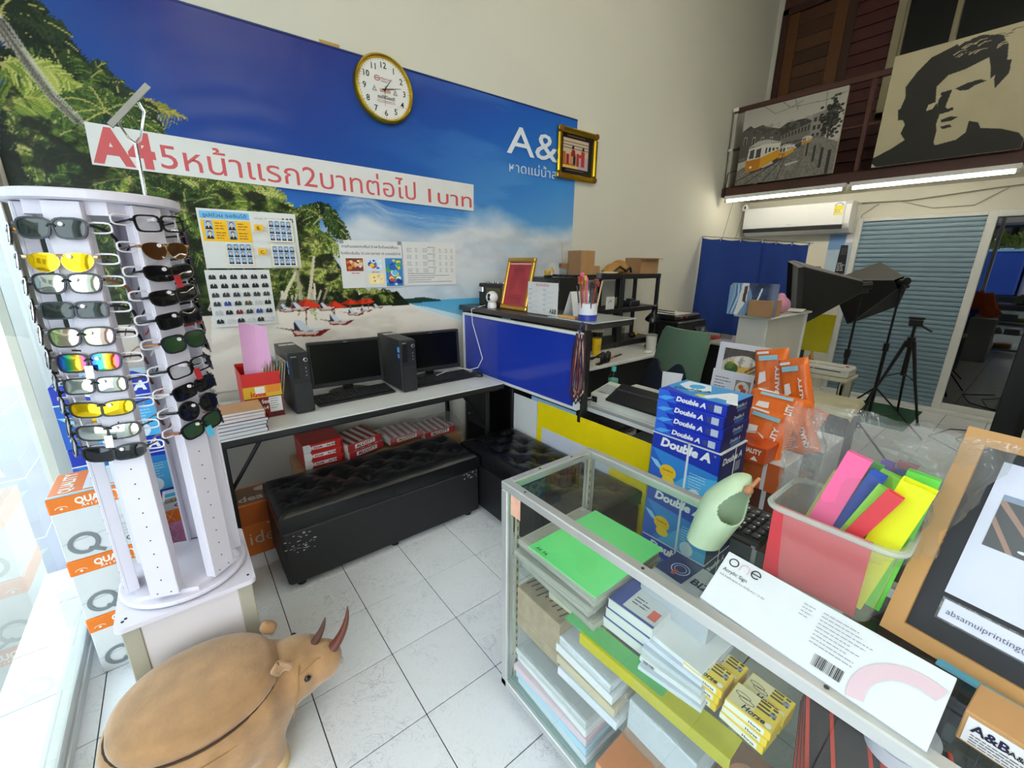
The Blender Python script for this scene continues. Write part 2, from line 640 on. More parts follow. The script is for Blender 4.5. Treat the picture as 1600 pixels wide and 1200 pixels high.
def tile_shape(mb, x, y):
    g = 0.0017
    return mb.box(x + g, y + g, -0.02, x + TS - g, y + TS - g, 0.0, 0.0012)
rest = MB()
for i in range(-3, 21):
    for j in range(-13, 3):
        if j >= -9:
            if tile_me is None:
                t = tile_shape(MB(), 0, 0).build('tile', MT, floor)
                tile_me = t.data
            else:
                t = bpy.data.objects.new('tile', tile_me)
                COL.objects.link(t); t.parent = floor
            t.location = (GX + i * TS, GY + j * TS, 0)
        else:
            tile_shape(rest, GX + i * TS, GY + j * TS)
tag(rest.build('tile_field', MT, floor), kind='stuff')

def mat_wall(name, col, dirt='#8f8c7c', amt=0.25):
    m = M(name, col, 0.75, var=0.05, scale=1.2, bump=0.06, bscale=60)
    return m
M_WALL = mat_wall('wall_paint', '#d6d4c6')
M_WHITE = M('white_paint', '#dedfdc', 0.5)
M('ceiling_paint', '#cfcdc0', 0.8)
wall_left = struct(bx('wall_left', M_WALL, None, -0.62, WY, -0.1, BX + 0.15, WY + 0.12, CZ + 0.1, 0))
wall_right = struct(bx('wall_right', M_WALL, None, -0.62, RY - 0.12, -0.1, BX + 0.15, RY, CZ + 0.1, 0))
ceiling = struct(bx('ceiling', MATS['ceiling_paint'], None, -0.62, RY - 0.1, CZ, BX + 0.15, WY + 0.1, CZ + 0.1, 0))

# ---- back wall with the roller shutter and the glass door
SY0, SY1, SZ = 0.585, 1.555, 2.0           # shutter opening
DY0 = -0.9
wb = MB()
wb.box(BX, SY1 + 0.05, -0.1, BX + 0.12, WY + 0.05, 2.32)
wb.box(BX, RY, 2.04, BX + 0.12, SY1 + 0.05, 2.32)
wb.box(BX, RY, -0.1, BX + 0.12, DY0, 2.04)
wall_back = struct(wb.build('wall_back', M_WALL))
fr = MB()
fr.box(BX - 0.03, SY1, 0, BX + 0.05, SY1 + 0.055, SZ + 0.04, 0.004)
fr.box(BX - 0.03, SY0 - 0.07, 0, BX + 0.05, SY0, SZ + 0.04, 0.004)
fr.box(BX - 0.03, SY0, SZ, BX + 0.05, SY1, SZ + 0.04, 0.004)
fr.box(BX - 0.05, DY0, SZ - 0.02, BX + 0.05, SY0 - 0.07, SZ + 0.04, 0.004)
fr.box(BX - 0.10, DY0, -0.0, BX + 0.05, SY1 + 0.05, 0.035, 0.004)
struct(fr.build('trim_1', M('frame_white', '#d4d6d3', 0.4)))
shutter = thing('door_1', None, None)
struct(shutter)
M('shutter_blue', '#7f97a6', 0.45, 0.2, var=0.1, scale=3)
sl_me = None
ns = 40
sh = (SZ - 0.035) / ns
for k in range(ns):
    z = 0.035 + k * sh
    if sl_me is None:
        prof = [(0.014, 0), (0.002, 0.10 * sh), (0.0, 0.45 * sh), (0.002, 0.80 * sh), (0.012, 0.88 * sh), (0.014, sh)]
        mb = MB()
        vs = [(x, y, zz) for y in (SY0, SY1) for x, zz in prof]
        n_ = len(prof)
        mb.add(vs, [(a, a + 1, n_ + a + 1, n_ + a) for a in range(n_ - 1)])
        s_ = mb.build('slat', MATS['shutter_blue'], shutter)
        sl_me = s_.data
    else:
        s_ = bpy.data.objects.new('slat', sl_me); COL.objects.link(s_); s_.parent = shutter
    s_.location = (BX - 0.01, 0, z)

# glass door beside the shutter: dark room behind it
gd = thing('door_2', None, None); struct(gd)
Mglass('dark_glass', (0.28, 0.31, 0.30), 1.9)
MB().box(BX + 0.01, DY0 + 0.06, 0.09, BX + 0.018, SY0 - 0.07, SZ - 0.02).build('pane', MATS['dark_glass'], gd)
MB().box(BX - 0.012, DY0, 0.035, BX + 0.035, SY0 - 0.07, 0.10, 0.003).build('bottom_rail', MATS['frame_white'], gd)
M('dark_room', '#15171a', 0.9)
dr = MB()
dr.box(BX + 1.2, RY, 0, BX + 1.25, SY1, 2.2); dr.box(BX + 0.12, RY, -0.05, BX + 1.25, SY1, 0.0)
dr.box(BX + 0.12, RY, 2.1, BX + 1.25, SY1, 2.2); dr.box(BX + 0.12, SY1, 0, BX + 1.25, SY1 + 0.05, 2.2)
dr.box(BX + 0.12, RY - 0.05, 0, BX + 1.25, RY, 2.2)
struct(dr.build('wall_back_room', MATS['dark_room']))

# ---- mezzanine
MX = 5.54
M('brown_paint', '#4b2b23', 0.4, var=0.12, scale=4)
M('maroon_wood', '#4a2522', 0.45, var=0.15, scale=5)
M('door_wood', '#6b3f1d', 0.4, var=0.35, scale=3)
struct(bx('floor_mezzanine', M('mezz_under', '#cfccbc', 0.7), None, MX + 0.06, RY, 2.32, BX + 0.12, WY, 2.42, 0.002))
beam = struct(bx('trim_2', MATS['brown_paint'], None, MX, RY, 2.315, MX + 0.06, WY - 0.004, 2.425, 0.012))
uw = MB()
uw.box(BX + 0.02, RY, 2.42, BX + 0.12, WY + 0.05, CZ)
struct(uw.build('wall_upper', MATS['brown_paint']))
struct(bx('trim_3', M_WALL, None, BX - 0.002, 2.80, 2.42, BX + 0.03, WY, CZ, 0.002))
# wooden door leaf upstairs
d3 = thing('door_3', None, None); struct(d3)
yl, yr = 2.79, 2.02
fm = MB()
fm.box(BX - 0.03, yl, 2.42, BX + 0.02, yl - 0.07, 4.45, 0.006)
fm.box(BX - 0.03, yr, 2.42, BX + 0.02, yr + 0.09, 4.45, 0.006)
fm.box(BX - 0.03, yr, 4.38, BX + 0.02, yl, 4.45, 0.006)
fm.build('door_frame', M('door_frame_wood', '#3a1f17', 0.4, var=0.2), d3)
lf = MB()
for a, b in ((yl - 0.07, yl - 0.19), (yr + 0.09, yr + 0.22)):
    lf.box(BX - 0.012, a, 2.45, BX + 0.02, b, 4.38, 0.004)
lf.build('stile', M('stile_wood', '#5c3617', 0.4, var=0.3, scale=2), d3)
y0, y1 = yl - 0.19, yr + 0.22
for k in range(14):
    z = 2.46 + k * 0.137
    rr = random.random()
    mname = 'door_board_%d' % (k % 4)
    M(mname, ('#3f2411', '#4a2b14', '#38200f', '#513018')[k % 4], 0.45, var=0.3, scale=6)
    MB().box(BX - 0.004, y1, z, BX + 0.02, y0, z + 0.134, 0.003).build('board', MATS[mname], d3)
# maroon lap siding
for k in range(18):
    z = 2.42 + k * 0.121
    b_ = MB()
    y_end = 1.66 if z > 3.05 else RY
    b_.add([(BX - 0.03, 2.02, z), (BX - 0.03, y_end, z), (BX - 0.008, y_end, z + 0.125), (BX - 0.008, 2.02, z + 0.125),
            (BX + 0.02, 2.02, z), (BX + 0.02, y_end, z), (BX + 0.02, y_end, z + 0.125), (BX + 0.02, 2.02, z + 0.125)],
           [(0, 1, 2, 3), (0, 4, 5, 1), (3, 2, 6, 7), (0, 3, 7, 4), (1, 5, 6, 2)])
    b_.build('siding_board', MATS['maroon_wood'], bpy.data.objects['wall_upper'])
# upstairs sliding window with dark panes
w1 = thing('window_1', None, None); struct(w1)
al = M('aluminium_dull', '#a59c80', 0.4, 0.6)
wf = MB()
wf.box(BX - 0.05, 1.66, 3.05, BX + 0.02, 1.585, CZ, 0.005)
wf.box(BX - 0.035, 1.585, 3.05, BX + 0.02, 1.565, CZ, 0.003)
wf.box(BX - 0.05, 1.66, 3.05, BX + 0.02, RY, 3.11, 0.005)
for yy in (1.155, 0.45, -0.3, -1.1):
    wf.box(BX - 0.045, yy, 3.11, BX + 0.02, yy + 0.045, CZ, 0.004)
wf.build('window_frame', al, w1)
M('window_dark', '#05080a', 0.06, spec=0.6)
for a, b in ((1.565, 1.20), (1.155, 0.495), (0.45, -0.255), (-0.3, -1.055)):
    MB().box(BX - 0.012, a, 3.11, BX - 0.006, b, CZ).build('pane', MATS['window_dark'], w1)

# railing of the mezzanine
rl = thing('balcony_railing', 'brown steel balcony railing with white post caps along the mezzanine edge', 'railing', (MX + 0.03, 0, 2.425))
def rpart(n, mb, mt): return mb.build(n, mt, rl)
rpart('top_rail', MB().box(-0.02, RY + 0.02, 0.80, 0.02, 2.83, 0.855, 0.005), MATS['brown_paint'])
rpart('middle_rail', MB().box(-0.012, RY + 0.02, 0.40, 0.012, 2.83, 0.425, 0.003), MATS['brown_paint'])
for yy in (2.81, 1.52, 0.2, -1.1):
    rpart('post', MB().box(-0.02, yy - 0.02, 0, 0.02, yy + 0.02, 0.80, 0.004), MATS['brown_paint'] if yy < 2 else M('grey_post', '#b7b3a4', 0.5))
rpart('bracket', MB().box(-0.03, 2.78, 0.82, 0.03, 2.845, 0.86, 0.006), M('bracket_white', '#e8e8e2', 0.4))
rpart('bracket', MB().box(-0.03, 2.80, 0.40, 0.03, 2.845, 0.43, 0.006), MATS['bracket_white'])

# ---- street front: glazing with aluminium frame at x = FX
AL = M('aluminium', '#c2c5c3', 0.32, 0.55, var=0.05)
Mglass('front_glass', (0.90, 0.95, 0.95), 1.62)
w2 = thing('window_2', None, None); struct(w2)
ff = MB()
ff.box(FX - 0.06, 0.95, 0.0, FX + 0.012, WY, 0.045, 0.003)
ff.box(FX - 0.035, 0.95, 0.045, FX + 0.004, WY, 0.085, 0.003)
ff.box(FX - 0.06, 2.74, 0.045, FX + 0.02, WY, 3.3, 0.004)
ff.box(FX - 0.06, 0.95, 0.045, FX + 0.02, 1.01, 3.3, 0.004)
ff.box(FX - 0.06, -1.85, 2.45, FX + 0.02, WY, 2.52, 0.004)
ff.box(FX - 0.06, -1.85, 3.28, FX + 0.02, WY, 3.36, 0.004)
ff.box(FX - 0.06, -1.9, 0.0, FX + 0.02, -1.84, 3.3, 0.004)
ff.build('window_frame', AL, w2)
MB().box(FX - 0.006, 1.01, 0.085, FX, 2.74, 2.45).build('pane', MATS['front_glass'], w2)
MB().box(FX - 0.006, -1.84, 2.52, FX, 2.74, 3.28).build('pane', MATS['front_glass'], w2)
struct(bx('wall_front', M_WALL, None, -0.62, RY, 3.36, FX, WY + 0.05, CZ + 0.05, 0))
# pavement and street outside
M('pavement', '#8f8f8a', 0.8, var=0.12, scale=2)
struct(bx('floor_pavement', MATS['pavement'], None, -3.2, -7, -0.3, -0.62, 8, -0.03, 0))
struct(bx('floor_street', M('asphalt', '#6f7072', 0.9, var=0.15, scale=6), None, -14, -12, -0.4, -3.2, 13, -0.15, 0))

# unseen walkway roof, added to shade the pavement and cut incoming skylight
struct(bx('ceiling_added_shade', MATS['ceiling_paint'], None, -2.6, -7, 3.5, -0.62, 8, 3.62, 0))

# ---- fluorescent battens
def batten(name, label, y0, y1, x, z, group='fluorescent tubes'):
    t = thing(name, label, 'lamp', (x, (y0 + y1) / 2, z), 0, group)
    L = abs(y1 - y0)
    MB().box(-0.025, -L / 2, -0.02, 0.025, L / 2, 0.02, 0.004).build('housing', M_WHITE, t)
    MB().cyl((0, -L / 2 + 0.03, -0.036), (0, L / 2 - 0.03, -0.036), 0.014, n=10).build('tube', M('tube_glow', '#ffffff', 0.4, emit='#fff6e0', estr=TUBE_POWER), t)
    for s in (-1, 1):
        MB().box(-0.018, s * (L / 2 - 0.03), -0.055, 0.018, s * L / 2, -0.018, 0.004).build('end_cap', M('cap_grey', '#b9b6a8', 0.5), t)
    return t
batten('fluorescent_lamp', 'left bare fluorescent tube under the brown mezzanine beam', 2.78, 1.56, MX - 0.03, 2.30)
batten('fluorescent_lamp', 'right bare fluorescent tube under the brown mezzanine beam', 1.53, 0.40, MX - 0.03, 2.30)
def batten_x(label, x0, x1, y, z, rx):
    t = thing('fluorescent_lamp', label, 'lamp', ((x0 + x1) / 2, y, z), 0, 'fluorescent tubes')
    L = x1 - x0
    MB().box(-L / 2, -0.025, -0.02, L / 2, 0.025, 0.02, 0.004).build('housing', M_WHITE, t)
    for d in (-0.035, 0.035):
        MB().cyl((-L / 2 + 0.03, d, -0.036), (L / 2 - 0.03, d, -0.036), 0.014, n=10).build('tube', M('tube_glow_ceiling', '#ffffff', 0.4, emit='#fff8ea', estr=CEILING_TUBE_POWER), t)
batten_x('twin fluorescent tube fitting on the ceiling near the street front', 0.4, 1.6, -0.6, CZ - 0.021, 0)
batten_x('twin fluorescent tube fitting in the middle of the ceiling', 2.7, 3.9, 0.3, CZ - 0.021, 0)
batten_x('twin fluorescent tube fitting high on the right wall', 0.3, 1.5, RY + 0.03, 3.95, 0)
# ================================================================== beach banner on the left wall
MX0, MX1, MZ0, MZ1 = -0.47, 2.945, 0.80, 2.692
def paint_mural():
    W, H = 680, 376
    sx = (W - 1) / (MX1 - MX0); sz = (H - 1) / (MZ1 - MZ0)
    def mp(px, py):
        p = at(1, WY, px, py)
        return ((p.x - MX0) * sx, (MZ1 - p.z) * sz)
    def mps(pts): return [mp(*q) for q in pts]
    P = Paint(W, H, '#1d4ea0')
    u = P.X / W; v = P.Y / H
    # sky: deep navy on top, azure lower down and to the right
    def ramp(t, stops):
        out = np.zeros(t.shape + (3,))
        ks = [s[0] for s in stops]
        cs = np.array([P.h(s[1]) for s in stops])
        for c in range(3):
            out[..., c] = np.interp(t, ks, cs[:, c])
        return out
    skyL = ramp(v, [(0, '#1b2b7c'), (.15, '#123488'), (.32, '#124295'), (.45, '#2a68b4'), (.6, '#5a93c6'), (.7, '#6ba3cc')])
    skyR = ramp(v, [(0, '#2660b8'), (.12, '#2c70c4'), (.28, '#3f88d0'), (.45, '#5c9fd8'), (.6, '#8ab4d6')])
    t = np.clip((u - .35) / .6, 0, 1)[..., None]
    P.a = skyL * (1 - t) + skyR * t
    az = np.clip((.20 - u) / .2, 0, 1) * .7
    P.mask(az, '#2a6cae')
    st = P.fbm(160, 40, 5, 3)
    P.mask(np.clip((st - .52) * 2.2, 0, .35) * np.clip((u - .4) * 2, 0, 1), '#7db4e2')
    # cloud bank
    n = P.fbm(120, 60, 6, 11)
    x0, _ = mp(520, 300)
    # cloud upper border as a curve through photo points
    bp = np.array(mps([(460, 345), (520, 345), (560, 320), (640, 345), (700, 350), (735, 330), (770, 338), (810, 350), (850, 352), (893, 360)]))
    ytop = np.interp(P.X[0], bp[:, 0], bp[:, 1])
    d = (P.Y - ytop[None, :] + 8) / 45 + (n - .5) * 1.6
    cm = np.clip(d * 1.6, 0, 1) * np.clip((P.X - x0 + 60) / 60, 0, 1)
    P.mask(cm * .97, '#d6dade')
    n2 = P.fbm(70, 36, 6, 5)
    P.mask(np.clip((n2 - .48) * 3, 0, 1) * cm * .8, '#9aa6b4')
    P.mask(np.clip((n2 - .6) * 4, 0, 1) * np.clip(d * 1.2, 0, 1) * cm, '#e6e9ec')
    gap = np.clip((P.fbm(140, 30, 5, 23) - .6) * 5, 0, 1) * np.clip(1.4 - d * .5, 0, 1)
    P.mask(gap * cm * .3, '#7fb0d8')
    # wispy cloud streak
    pts = np.array(mps([(535, 317), (570, 312), (600, 330), (660, 345), (720, 348)]))
    for k in range(40):
        o = P.rng.normal(0, 3, 2)
        P.stroke(pts + o * 1.6 + P.rng.normal(0, 2.4, pts.shape), 4, '#d4dce4', 1, .07)
    # right lower: greyer cloud, then pale blue near the sea
    y1 = mp(700, 440)[1]
    P.mask(np.clip((P.Y - y1 + 10) / 40, 0, 1) * np.clip((P.X - mp(600, 440)[0]) / 80, 0, 1) * .4, '#86b2cc')
    # sea
    hz = mp(640, 471)[1]
    sea = (P.Y > hz) & (P.X > mp(560, 470)[0])
    P.mask(sea * 1.0, '#4fa3cf')
    P.mask(sea * np.clip((P.Y - hz) / 40, 0, 1) * .6, '#a9d3dc')
    # headland
    P.poly(mps([(560, 476), (600, 468), (640, 466), (660, 464), (688, 468), (688, 470), (640, 474), (600, 480), (560, 484)]), '#1e3b36')
    # sand
    P.poly(mps([(300, 480), (560, 476), (640, 474), (655, 480), (690, 492), (760, 510), (900, 520), (900, 640), (280, 700)]), '#e4ddd2')
    s = P.fbm(40, 14, 5, 2)
    zs = np.clip((P.Y - mp(640, 480)[1]) / 10, 0, 1) * np.clip((mp(700, 500)[0] - P.X) / 60, 0, 1)
    P.mask(zs * np.clip((s - .5) * 2, 0, .5), '#e7dfd2')
    P.mask(zs * np.clip((.5 - s) * 2, 0, .4), '#bdb3a8')
    P.poly(mps([(640, 476), (665, 479), (710, 490), (760, 502), (760, 512), (700, 498), (655, 484)]), '#d8e8ea', .8)
    P.poly(mps([(-120, 480), (330, 470), (330, 760), (-120, 900)]), '#cfc6ba')
    # foliage mass
    P.poly(mps([(0, 180), (20, 130), (60, 180), (120, 200), (190, 250), (260, 270), (330, 285), (400, 300), (470, 330), (520, 400), (560, 460), (620, 455),
                (640, 476), (560, 480), (420, 486), (250, 500), (100, 520), (0, 560)]), '#1a2416')
    g = P.fbm(26, 20, 5, 9)
    leaf = np.zeros((H, W))
    tmp = Paint(W, H, '#000000')
    tmp.poly(mps([(0, 180), (20, 130), (60, 180), (120, 200), (190, 250), (260, 270), (330, 285), (400, 300), (470, 330), (520, 400), (560, 460), (620, 455),
                  (640, 476), (560, 480), (420, 486), (250, 500), (100, 520), (0, 560)]), '#ffffff')
    leaf = tmp.a[..., 0]
    P.mask(leaf * np.clip((g - .52) * 4, 0, .7), '#33461e')
    P.mask(leaf * np.clip((g - .66) * 5, 0, .6), '#5f7030')
    rng = np.random.default_rng(4)
    def frond(px, py, ang, L, cols, droop=.6, n=44, wid=.34):
        x, y = mp(px, py)
        a = R(ang)
        ts = np.linspace(0, 1, n)
        dirx, diry = math.cos(a), -math.sin(a)
        xs = x + L * ts * dirx
        ys = y + L * ts * diry + droop * L * ts ** 2
        for i in range(2, n):
            tx, ty = xs[i] - xs[i - 1], ys[i] - ys[i - 1]
            l = math.hypot(tx, ty) or 1
            tx, ty = tx / l, ty / l
            ll = L * wid * math.sin(PI * min(.97, ts[i] * .9 + .1)) * rng.uniform(.75, 1.1)
            for sgn in (-1, 1):
                nx, ny = -ty * sgn, tx * sgn
                ex = xs[i] + ll * (nx * .75 + tx * .6); ey = ys[i] + ll * (ny * .75 + ty * .6) + ll * .35
                c = cols[rng.integers(len(cols))]
                P.stroke([(xs[i], ys[i]), ((xs[i] + ex) / 2 + tx, (ys[i] + ey) / 2 - 1), (ex, ey)], max(1.1, L * .02), c, .5)
        P.stroke(np.stack([xs, ys], 1), max(1.2, L * .018), '#a8a45e', .8)
    DK = ['#0f1c14', '#16281a', '#1f3320', '#283c22']
    MD = ['#2f4a1f', '#48602a', '#5d7430', '#233a1c']
    LT = ['#6f8434', '#86963e', '#a3ab52', '#4f6628', '#b9bc70', '#33491f', '#5b722d']
    def palm(px, py, L, cols, n=9, a0=-20, a1=200, droop=.55):
        for k in range(n):
            frond(px, py, a0 + (a1 - a0) * k / (n - 1) + rng.uniform(-8, 8), L * rng.uniform(.8, 1.1), [cols[q] for q in rng.integers(0, len(cols), 4)], droop)
    # trunks and leaning bark
    P.stroke(mps([(-5, 30), (40, 90), (80, 150), (130, 205)]), 16, '#9a958c', 10)
    P.stroke(mps([(0, 20), (45, 85), (85, 150), (130, 200)]), 5, '#d0cdc5', 3)
    # near crowns, far left
    palm(0, 20, 44, DK, 8, -60, 60, .5)
    palm(118, 150, 46, DK + MD, 10, 40, 150, .25)
    palm(20, 120, 40, DK, 8, -30, 120)
    palm(40, 190, 56, MD, 9, -60, 120, .6)
    frond(115, 150, 12, 80, ['#b9a43c', '#8f8a30', '#6f7a2c'], .25, 40, .22)
    palm(2, 100, 60, LT, 6, -80, 20, .6)
    palm(5, 170, 66, LT, 6, -60, 40, .6)
    palm(25, 235, 72, LT, 6, -50, 45, .5)
    palm(190, 165, 34, DK, 9, -20, 200)
    palm(165, 175, 40, MD, 8, -20, 200)
    palm(60, 260, 90, MD, 8, -60, 60, .5)
    palm(250, 300, 60, LT, 10, -40, 200, .6)
    palm(200, 280, 70, MD, 9, -50, 190, .6)
    palm(330, 300, 58, LT, 11, -30, 200, .6)
    palm(290, 330, 60, MD, 9, -40, 200, .6)
    palm(400, 320, 52, LT, 11, -30, 210, .6)
    palm(430, 345, 50, MD, 10, -30, 210, .7)
    palm(455, 350, 44, LT, 11, -40, 220, .7)
    palm(500, 340, 34, DK + MD, 11, -30, 210, .6)
    palm(490, 372, 34, LT, 10, -60, 240, .8)
    palm(480, 410, 40, LT, 9, -60, 240, .8)
    palm(455, 410, 40, LT, 9, -60, 240, .8)
    palm(520, 440, 22, LT, 9, -30, 210, .7)
    palm(560, 455, 16, LT, 8, -20, 200, .7)
    palm(600, 458, 13, MD, 8, -20, 200, .7)
    palm(585, 458, 15, LT, 8, -20, 200, .7)
    tp_ = np.array(mps([(-5, 30), (40, 95), (80, 150), (125, 192)]))
    for k in range(26):
        P.stroke(tp_ + P.rng.normal(0, 2.6, (1, 2)) + P.rng.normal(0, .8, tp_.shape), 1.6, ['#8a867e', '#5a574f', '#bdbab2', '#3c3a34'][k % 4], 1.0, .6)
    g2 = P.fbm(14, 9, 4, 31)
    P.mask(leaf * np.clip((.53 - g2) * 6, 0, .82), '#0d130a')
    g3 = P.fbm(5, 4, 3, 17)
    P.mask(leaf * np.clip((.5 - g3) * 4, 0, .5), '#141c0e')
    for k in range(24):
        a, b = rng.uniform(330, 520), rng.uniform(440, 470)
        P.stroke(mps([(a, b), (a - rng.uniform(-6, 14), 485)]), 2.2, ['#b9b09a', '#8d8472', '#d2cbb8'][k % 3], 2.6)
    P.stroke(mps([(462, 425), (440, 470), (436, 482)]), 3, '#cfc6b0', 4)
    P.stroke(mps([(490, 400), (486, 440), (480, 478)]), 3, '#c9bfa6', 4)
    P.stroke(mps([(462, 420), (468, 450), (472, 478)]), 3, '#a59c86', 4)
    P.poly(mps([(400, 468), (560, 468), (560, 480), (400, 484)]), '#2a2a1e', .55)
    # orange sunshades and loungers
    for cx, cy, w, h in ((478, 472, 28, 10), (522, 474, 20, 8), (547, 470, 16, 6), (566, 469, 14, 6), (575, 468, 10, 5)):
        P.poly(mps([(cx - w, cy + h * .75), (cx, cy - h * .5), (cx + w, cy + h * .75), (cx, cy + h)]), '#d8391d')
        P.poly(mps([(cx - w, cy + h * .75), (cx, cy - h * .5), (cx - w * .2, cy + h * .95)]), '#a52a18')
        P.stroke(mps([(cx, cy + h * .7), (cx, cy + h + 28 * h / 10)]), 1.4, '#7b4a2e')
    for cx, cy, w in ((484, 514, 30), (532, 500, 20), (555, 488, 13), (572, 483, 10), (590, 479, 8), (450, 482, 14), (470, 480, 16), (512, 480, 14)):
        P.poly(mps([(cx - w, cy), (cx + w * 1.05, cy), (cx + w * .5, cy + w * .38), (cx - w * .8, cy + w * .38)]), '#7d2017')
        P.poly(mps([(cx - w * .9, cy + w * .1), (cx + w * .5, cy + w * .1), (cx + w * .3, cy + w * .28), (cx - w * .7, cy + w * .28)]), '#c9b9a8')
        P.poly(mps([(cx - w * .85, cy - w * .45), (cx - w * .55, cy - w * .5), (cx, cy - w * .05), (cx + w * .85, cy - w * .05), (cx + w * .6, cy + w * .08), (cx - w * .5, cy + w * .08)]), '#c9d2dd')
        P.poly(mps([(cx - w * .85, cy - w * .45), (cx - w * .5, cy + w * .06), (cx - w * .85, cy + w * .02)]), '#26253a')
        P.poly(mps([(cx - w * 1.9, cy - w * .1), (cx - w * .9, cy), (cx - w * .9, cy + w * .12)]), '#6d5f58', .8)
    return P.a
mural = thing('beach_banner', 'large vinyl banner of palms, beach and blue sky covering the left wall', 'banner')
Mprint('vinyl', 0.30, 0.22, 0.0, 0.12, 5.0)
img = paint_mural()
def ripple(U, V):
    return 0.0022 * np.sin(U * 9 + 2 * np.sin(V * 4)) * np.sin(V * 7 + U * 2) + 0.001 * np.sin(V * 46 + 3 * np.sin(U * 5)) * np.exp(-((U - .8) / .5) ** 2) + 0.004
mural_m = Matrix(((1, 0, 0, MX0), (0, 0, -1, WY - 0.004), (0, 1, 0, MZ0), (0, 0, 0, 1)))
raster('vinyl_sheet', img, MX1 - MX0, MZ1 - MZ0, mural_m, MATS['vinyl'], mural, ripple)
MB().tube([(MX0, WY - 0.008, MZ1), (MX1, WY - 0.008, MZ1)], 0.006, 6).build('hem', M('hem_navy', '#1f2f6e', 0.4), mural)
s = Sheet((0, WY - 0.014, 0), (1, 0, 0), (0, 0, 1))
s.n = Vector((0, -1, 0))
p0, p1 = at(1, WY, 790, 235), at(1, WY, 868, 248)
s.text('A&', p0.x, p0.z - 0.015, 0.20, '#dfe6ee', w=(p1.x - p0.x) * 1.02, bold=0.005)
p0, p1 = at(1, WY, 794, 268), at(1, WY, 868, 276)
s.text('หาดแม่น้ำส', p0.x, p0.z, 0.070, '#d6e2ee', w=p1.x - p0.x)
s.build('lettering', mural)

# ---- long paper strip with the price line
ps = thing('price_strip', 'long white paper strip with red Thai price lettering on the banner', 'sign')
q = [at(1, WY, *p) for p in ((145, 258), (738, 330), (738, 289), (132, 191))]
m_ = MB()
yy = WY - 0.016
m_.add([(p.x, yy, p.z) for p in q] + [(p.x, yy - 0.001, p.z) for p in q], [(4, 5, 6, 7), (0, 3, 2, 1), (0, 1, 5, 4), (1, 2, 6, 5), (2, 3, 7, 6), (3, 0, 4, 7)])
m_.build('paper', M('paper_white', '#dcdcda', 0.6), ps)
s = Sheet((q[0].x, yy - 0.0012, q[0].z), q[1] - q[0], (0, 0, 1))
s.n = Vector((0, -1, 0))
RED = '#c8565a'
def xx(px, py):
    return at(1, WY, px, py).x - q[0].x
s.text('A4', xx(148, 258), 0.018, 0.145, RED, bold=0.045, w=xx(248, 268) - xx(148, 258))
s.text('5หน้าแรก2บาทต่อไป', xx(253, 262), 0.024, 0.108, RED, w=xx(648, 300) - xx(253, 262), bold=0.002, res=3)
s.text('1บาท', xx(668, 320), 0.022, 0.09, RED, w=xx(735, 325) - xx(668, 320), bold=0.006)
s.build('lettering', ps)

# ---- printed sheets on the banner
def wall_sheet(name, label, pts, y=None):
    """paper sheet on the left wall from four photo corners (bl, br, tr, tl); returns (thing, Sheet, w, h)"""
    y = WY - 0.016 if y is None else y
    q = [at(1, WY, *p) for p in pts]
    x0 = (q[0].x + q[3].x) / 2; x1 = (q[1].x + q[2].x) / 2
    z0 = (q[0].z + q[1].z) / 2; z1 = (q[2].z + q[3].z) / 2
    t = thing(name, label, 'poster', (x0, y, z0))
    w, h = x1 - x0, z1 - z0
    MB().box(0, -0.0012, 0, w, 0, h).build('paper', MATS['paper_white'], t)
    s = Sheet((0, -0.0014, 0), (1, 0, 0), (0, 0, 1)); s.n = Vector((0, -1, 0))
    return t, s, w, h
def headshot(s, a, b, w, h, suit='#1b1d22', bgc='#8fb4dc'):
    s.rect(a, b, a + w, b + h, bgc)
    s.poly([(a + w * .04, b), (a + w * .96, b), (a + w * .8, b + h * .32), (a + w * .5, b + h * .4), (a + w * .2, b + h * .32)], suit)
    s.ell(a + w * .5, b + h * .68, w * .25, h * .24, '#1f1a18', 12)
    s.ell(a + w * .5, b + h * .6, w * .2, h * .22, '#e0bfa6', 12)
    s.poly([(a + w * .42, b + h * .38), (a + w * .58, b + h * .38), (a + w * .5, b + h * .12)], '#ececec')
t, s, w, h = wall_sheet('photo_price_poster', 'white poster of passport photo sizes with yellow panel beside the sunglasses stand', ((320, 420), (471, 418), (459, 335), (308, 325)))
s.rect(w * .02, h * .84, w * .50, h * .96, '#6fb6e2')
s.text('รูปด่วน รอรับได้', w * .05, h * .87, h * .055, '#1b3f78', w=w * .42, bold=0.01)
s.text('เพิ่มสูท 30 บาท', w * .55, h * .87, h * .03, '#8a8f96', w=w * .2)
s.text('A&B', w * .83, h * .84, h * .075, '#181818', w=w * .14, bold=0.02)
s.rect(w * .02, h * .46, w * .50, h * .82, '#f5bc12')
for k, (a, b) in enumerate(((.05, .66), (.05, .50), (.27, .66), (.27, .50))):
    headshot(s, w * a, h * b, w * .08, h * .15)
    s.lines(w * (a + .10), h * (b + .10), w * .10, 3, h * .045, h * .014, '#8a5a10', k)
for gx, gy in ((.22, .07), (.68, .50), (.68, .05)):
    s.rect(w * (gx - .01), h * (gy - .02), w * (gx + .27), h * (gy + .38), '#ecd9a0')
    s.rect(w * gx, h * (gy - .01), w * (gx + .26), h * (gy + .37), '#f4f4f2')
    for r_ in range(3):
        for c_ in range(4):
            headshot(s, w * (gx + .005 + c_ * .063), h * (gy + .005 + r_ * .12), w * .055, h * .11)
s.rect(w * .53, h * .66, w * .62, h * .77, '#f5bc12'); s.text('B.', w * .555, h * .68, h * .06, '#5a3a05', bold=.02)
s.rect(w * .53, h * .24, w * .62, h * .35, '#f5bc12'); s.text('C.', w * .555, h * .26, h * .06, '#5a3a05', bold=.02)
s.build('print', t)
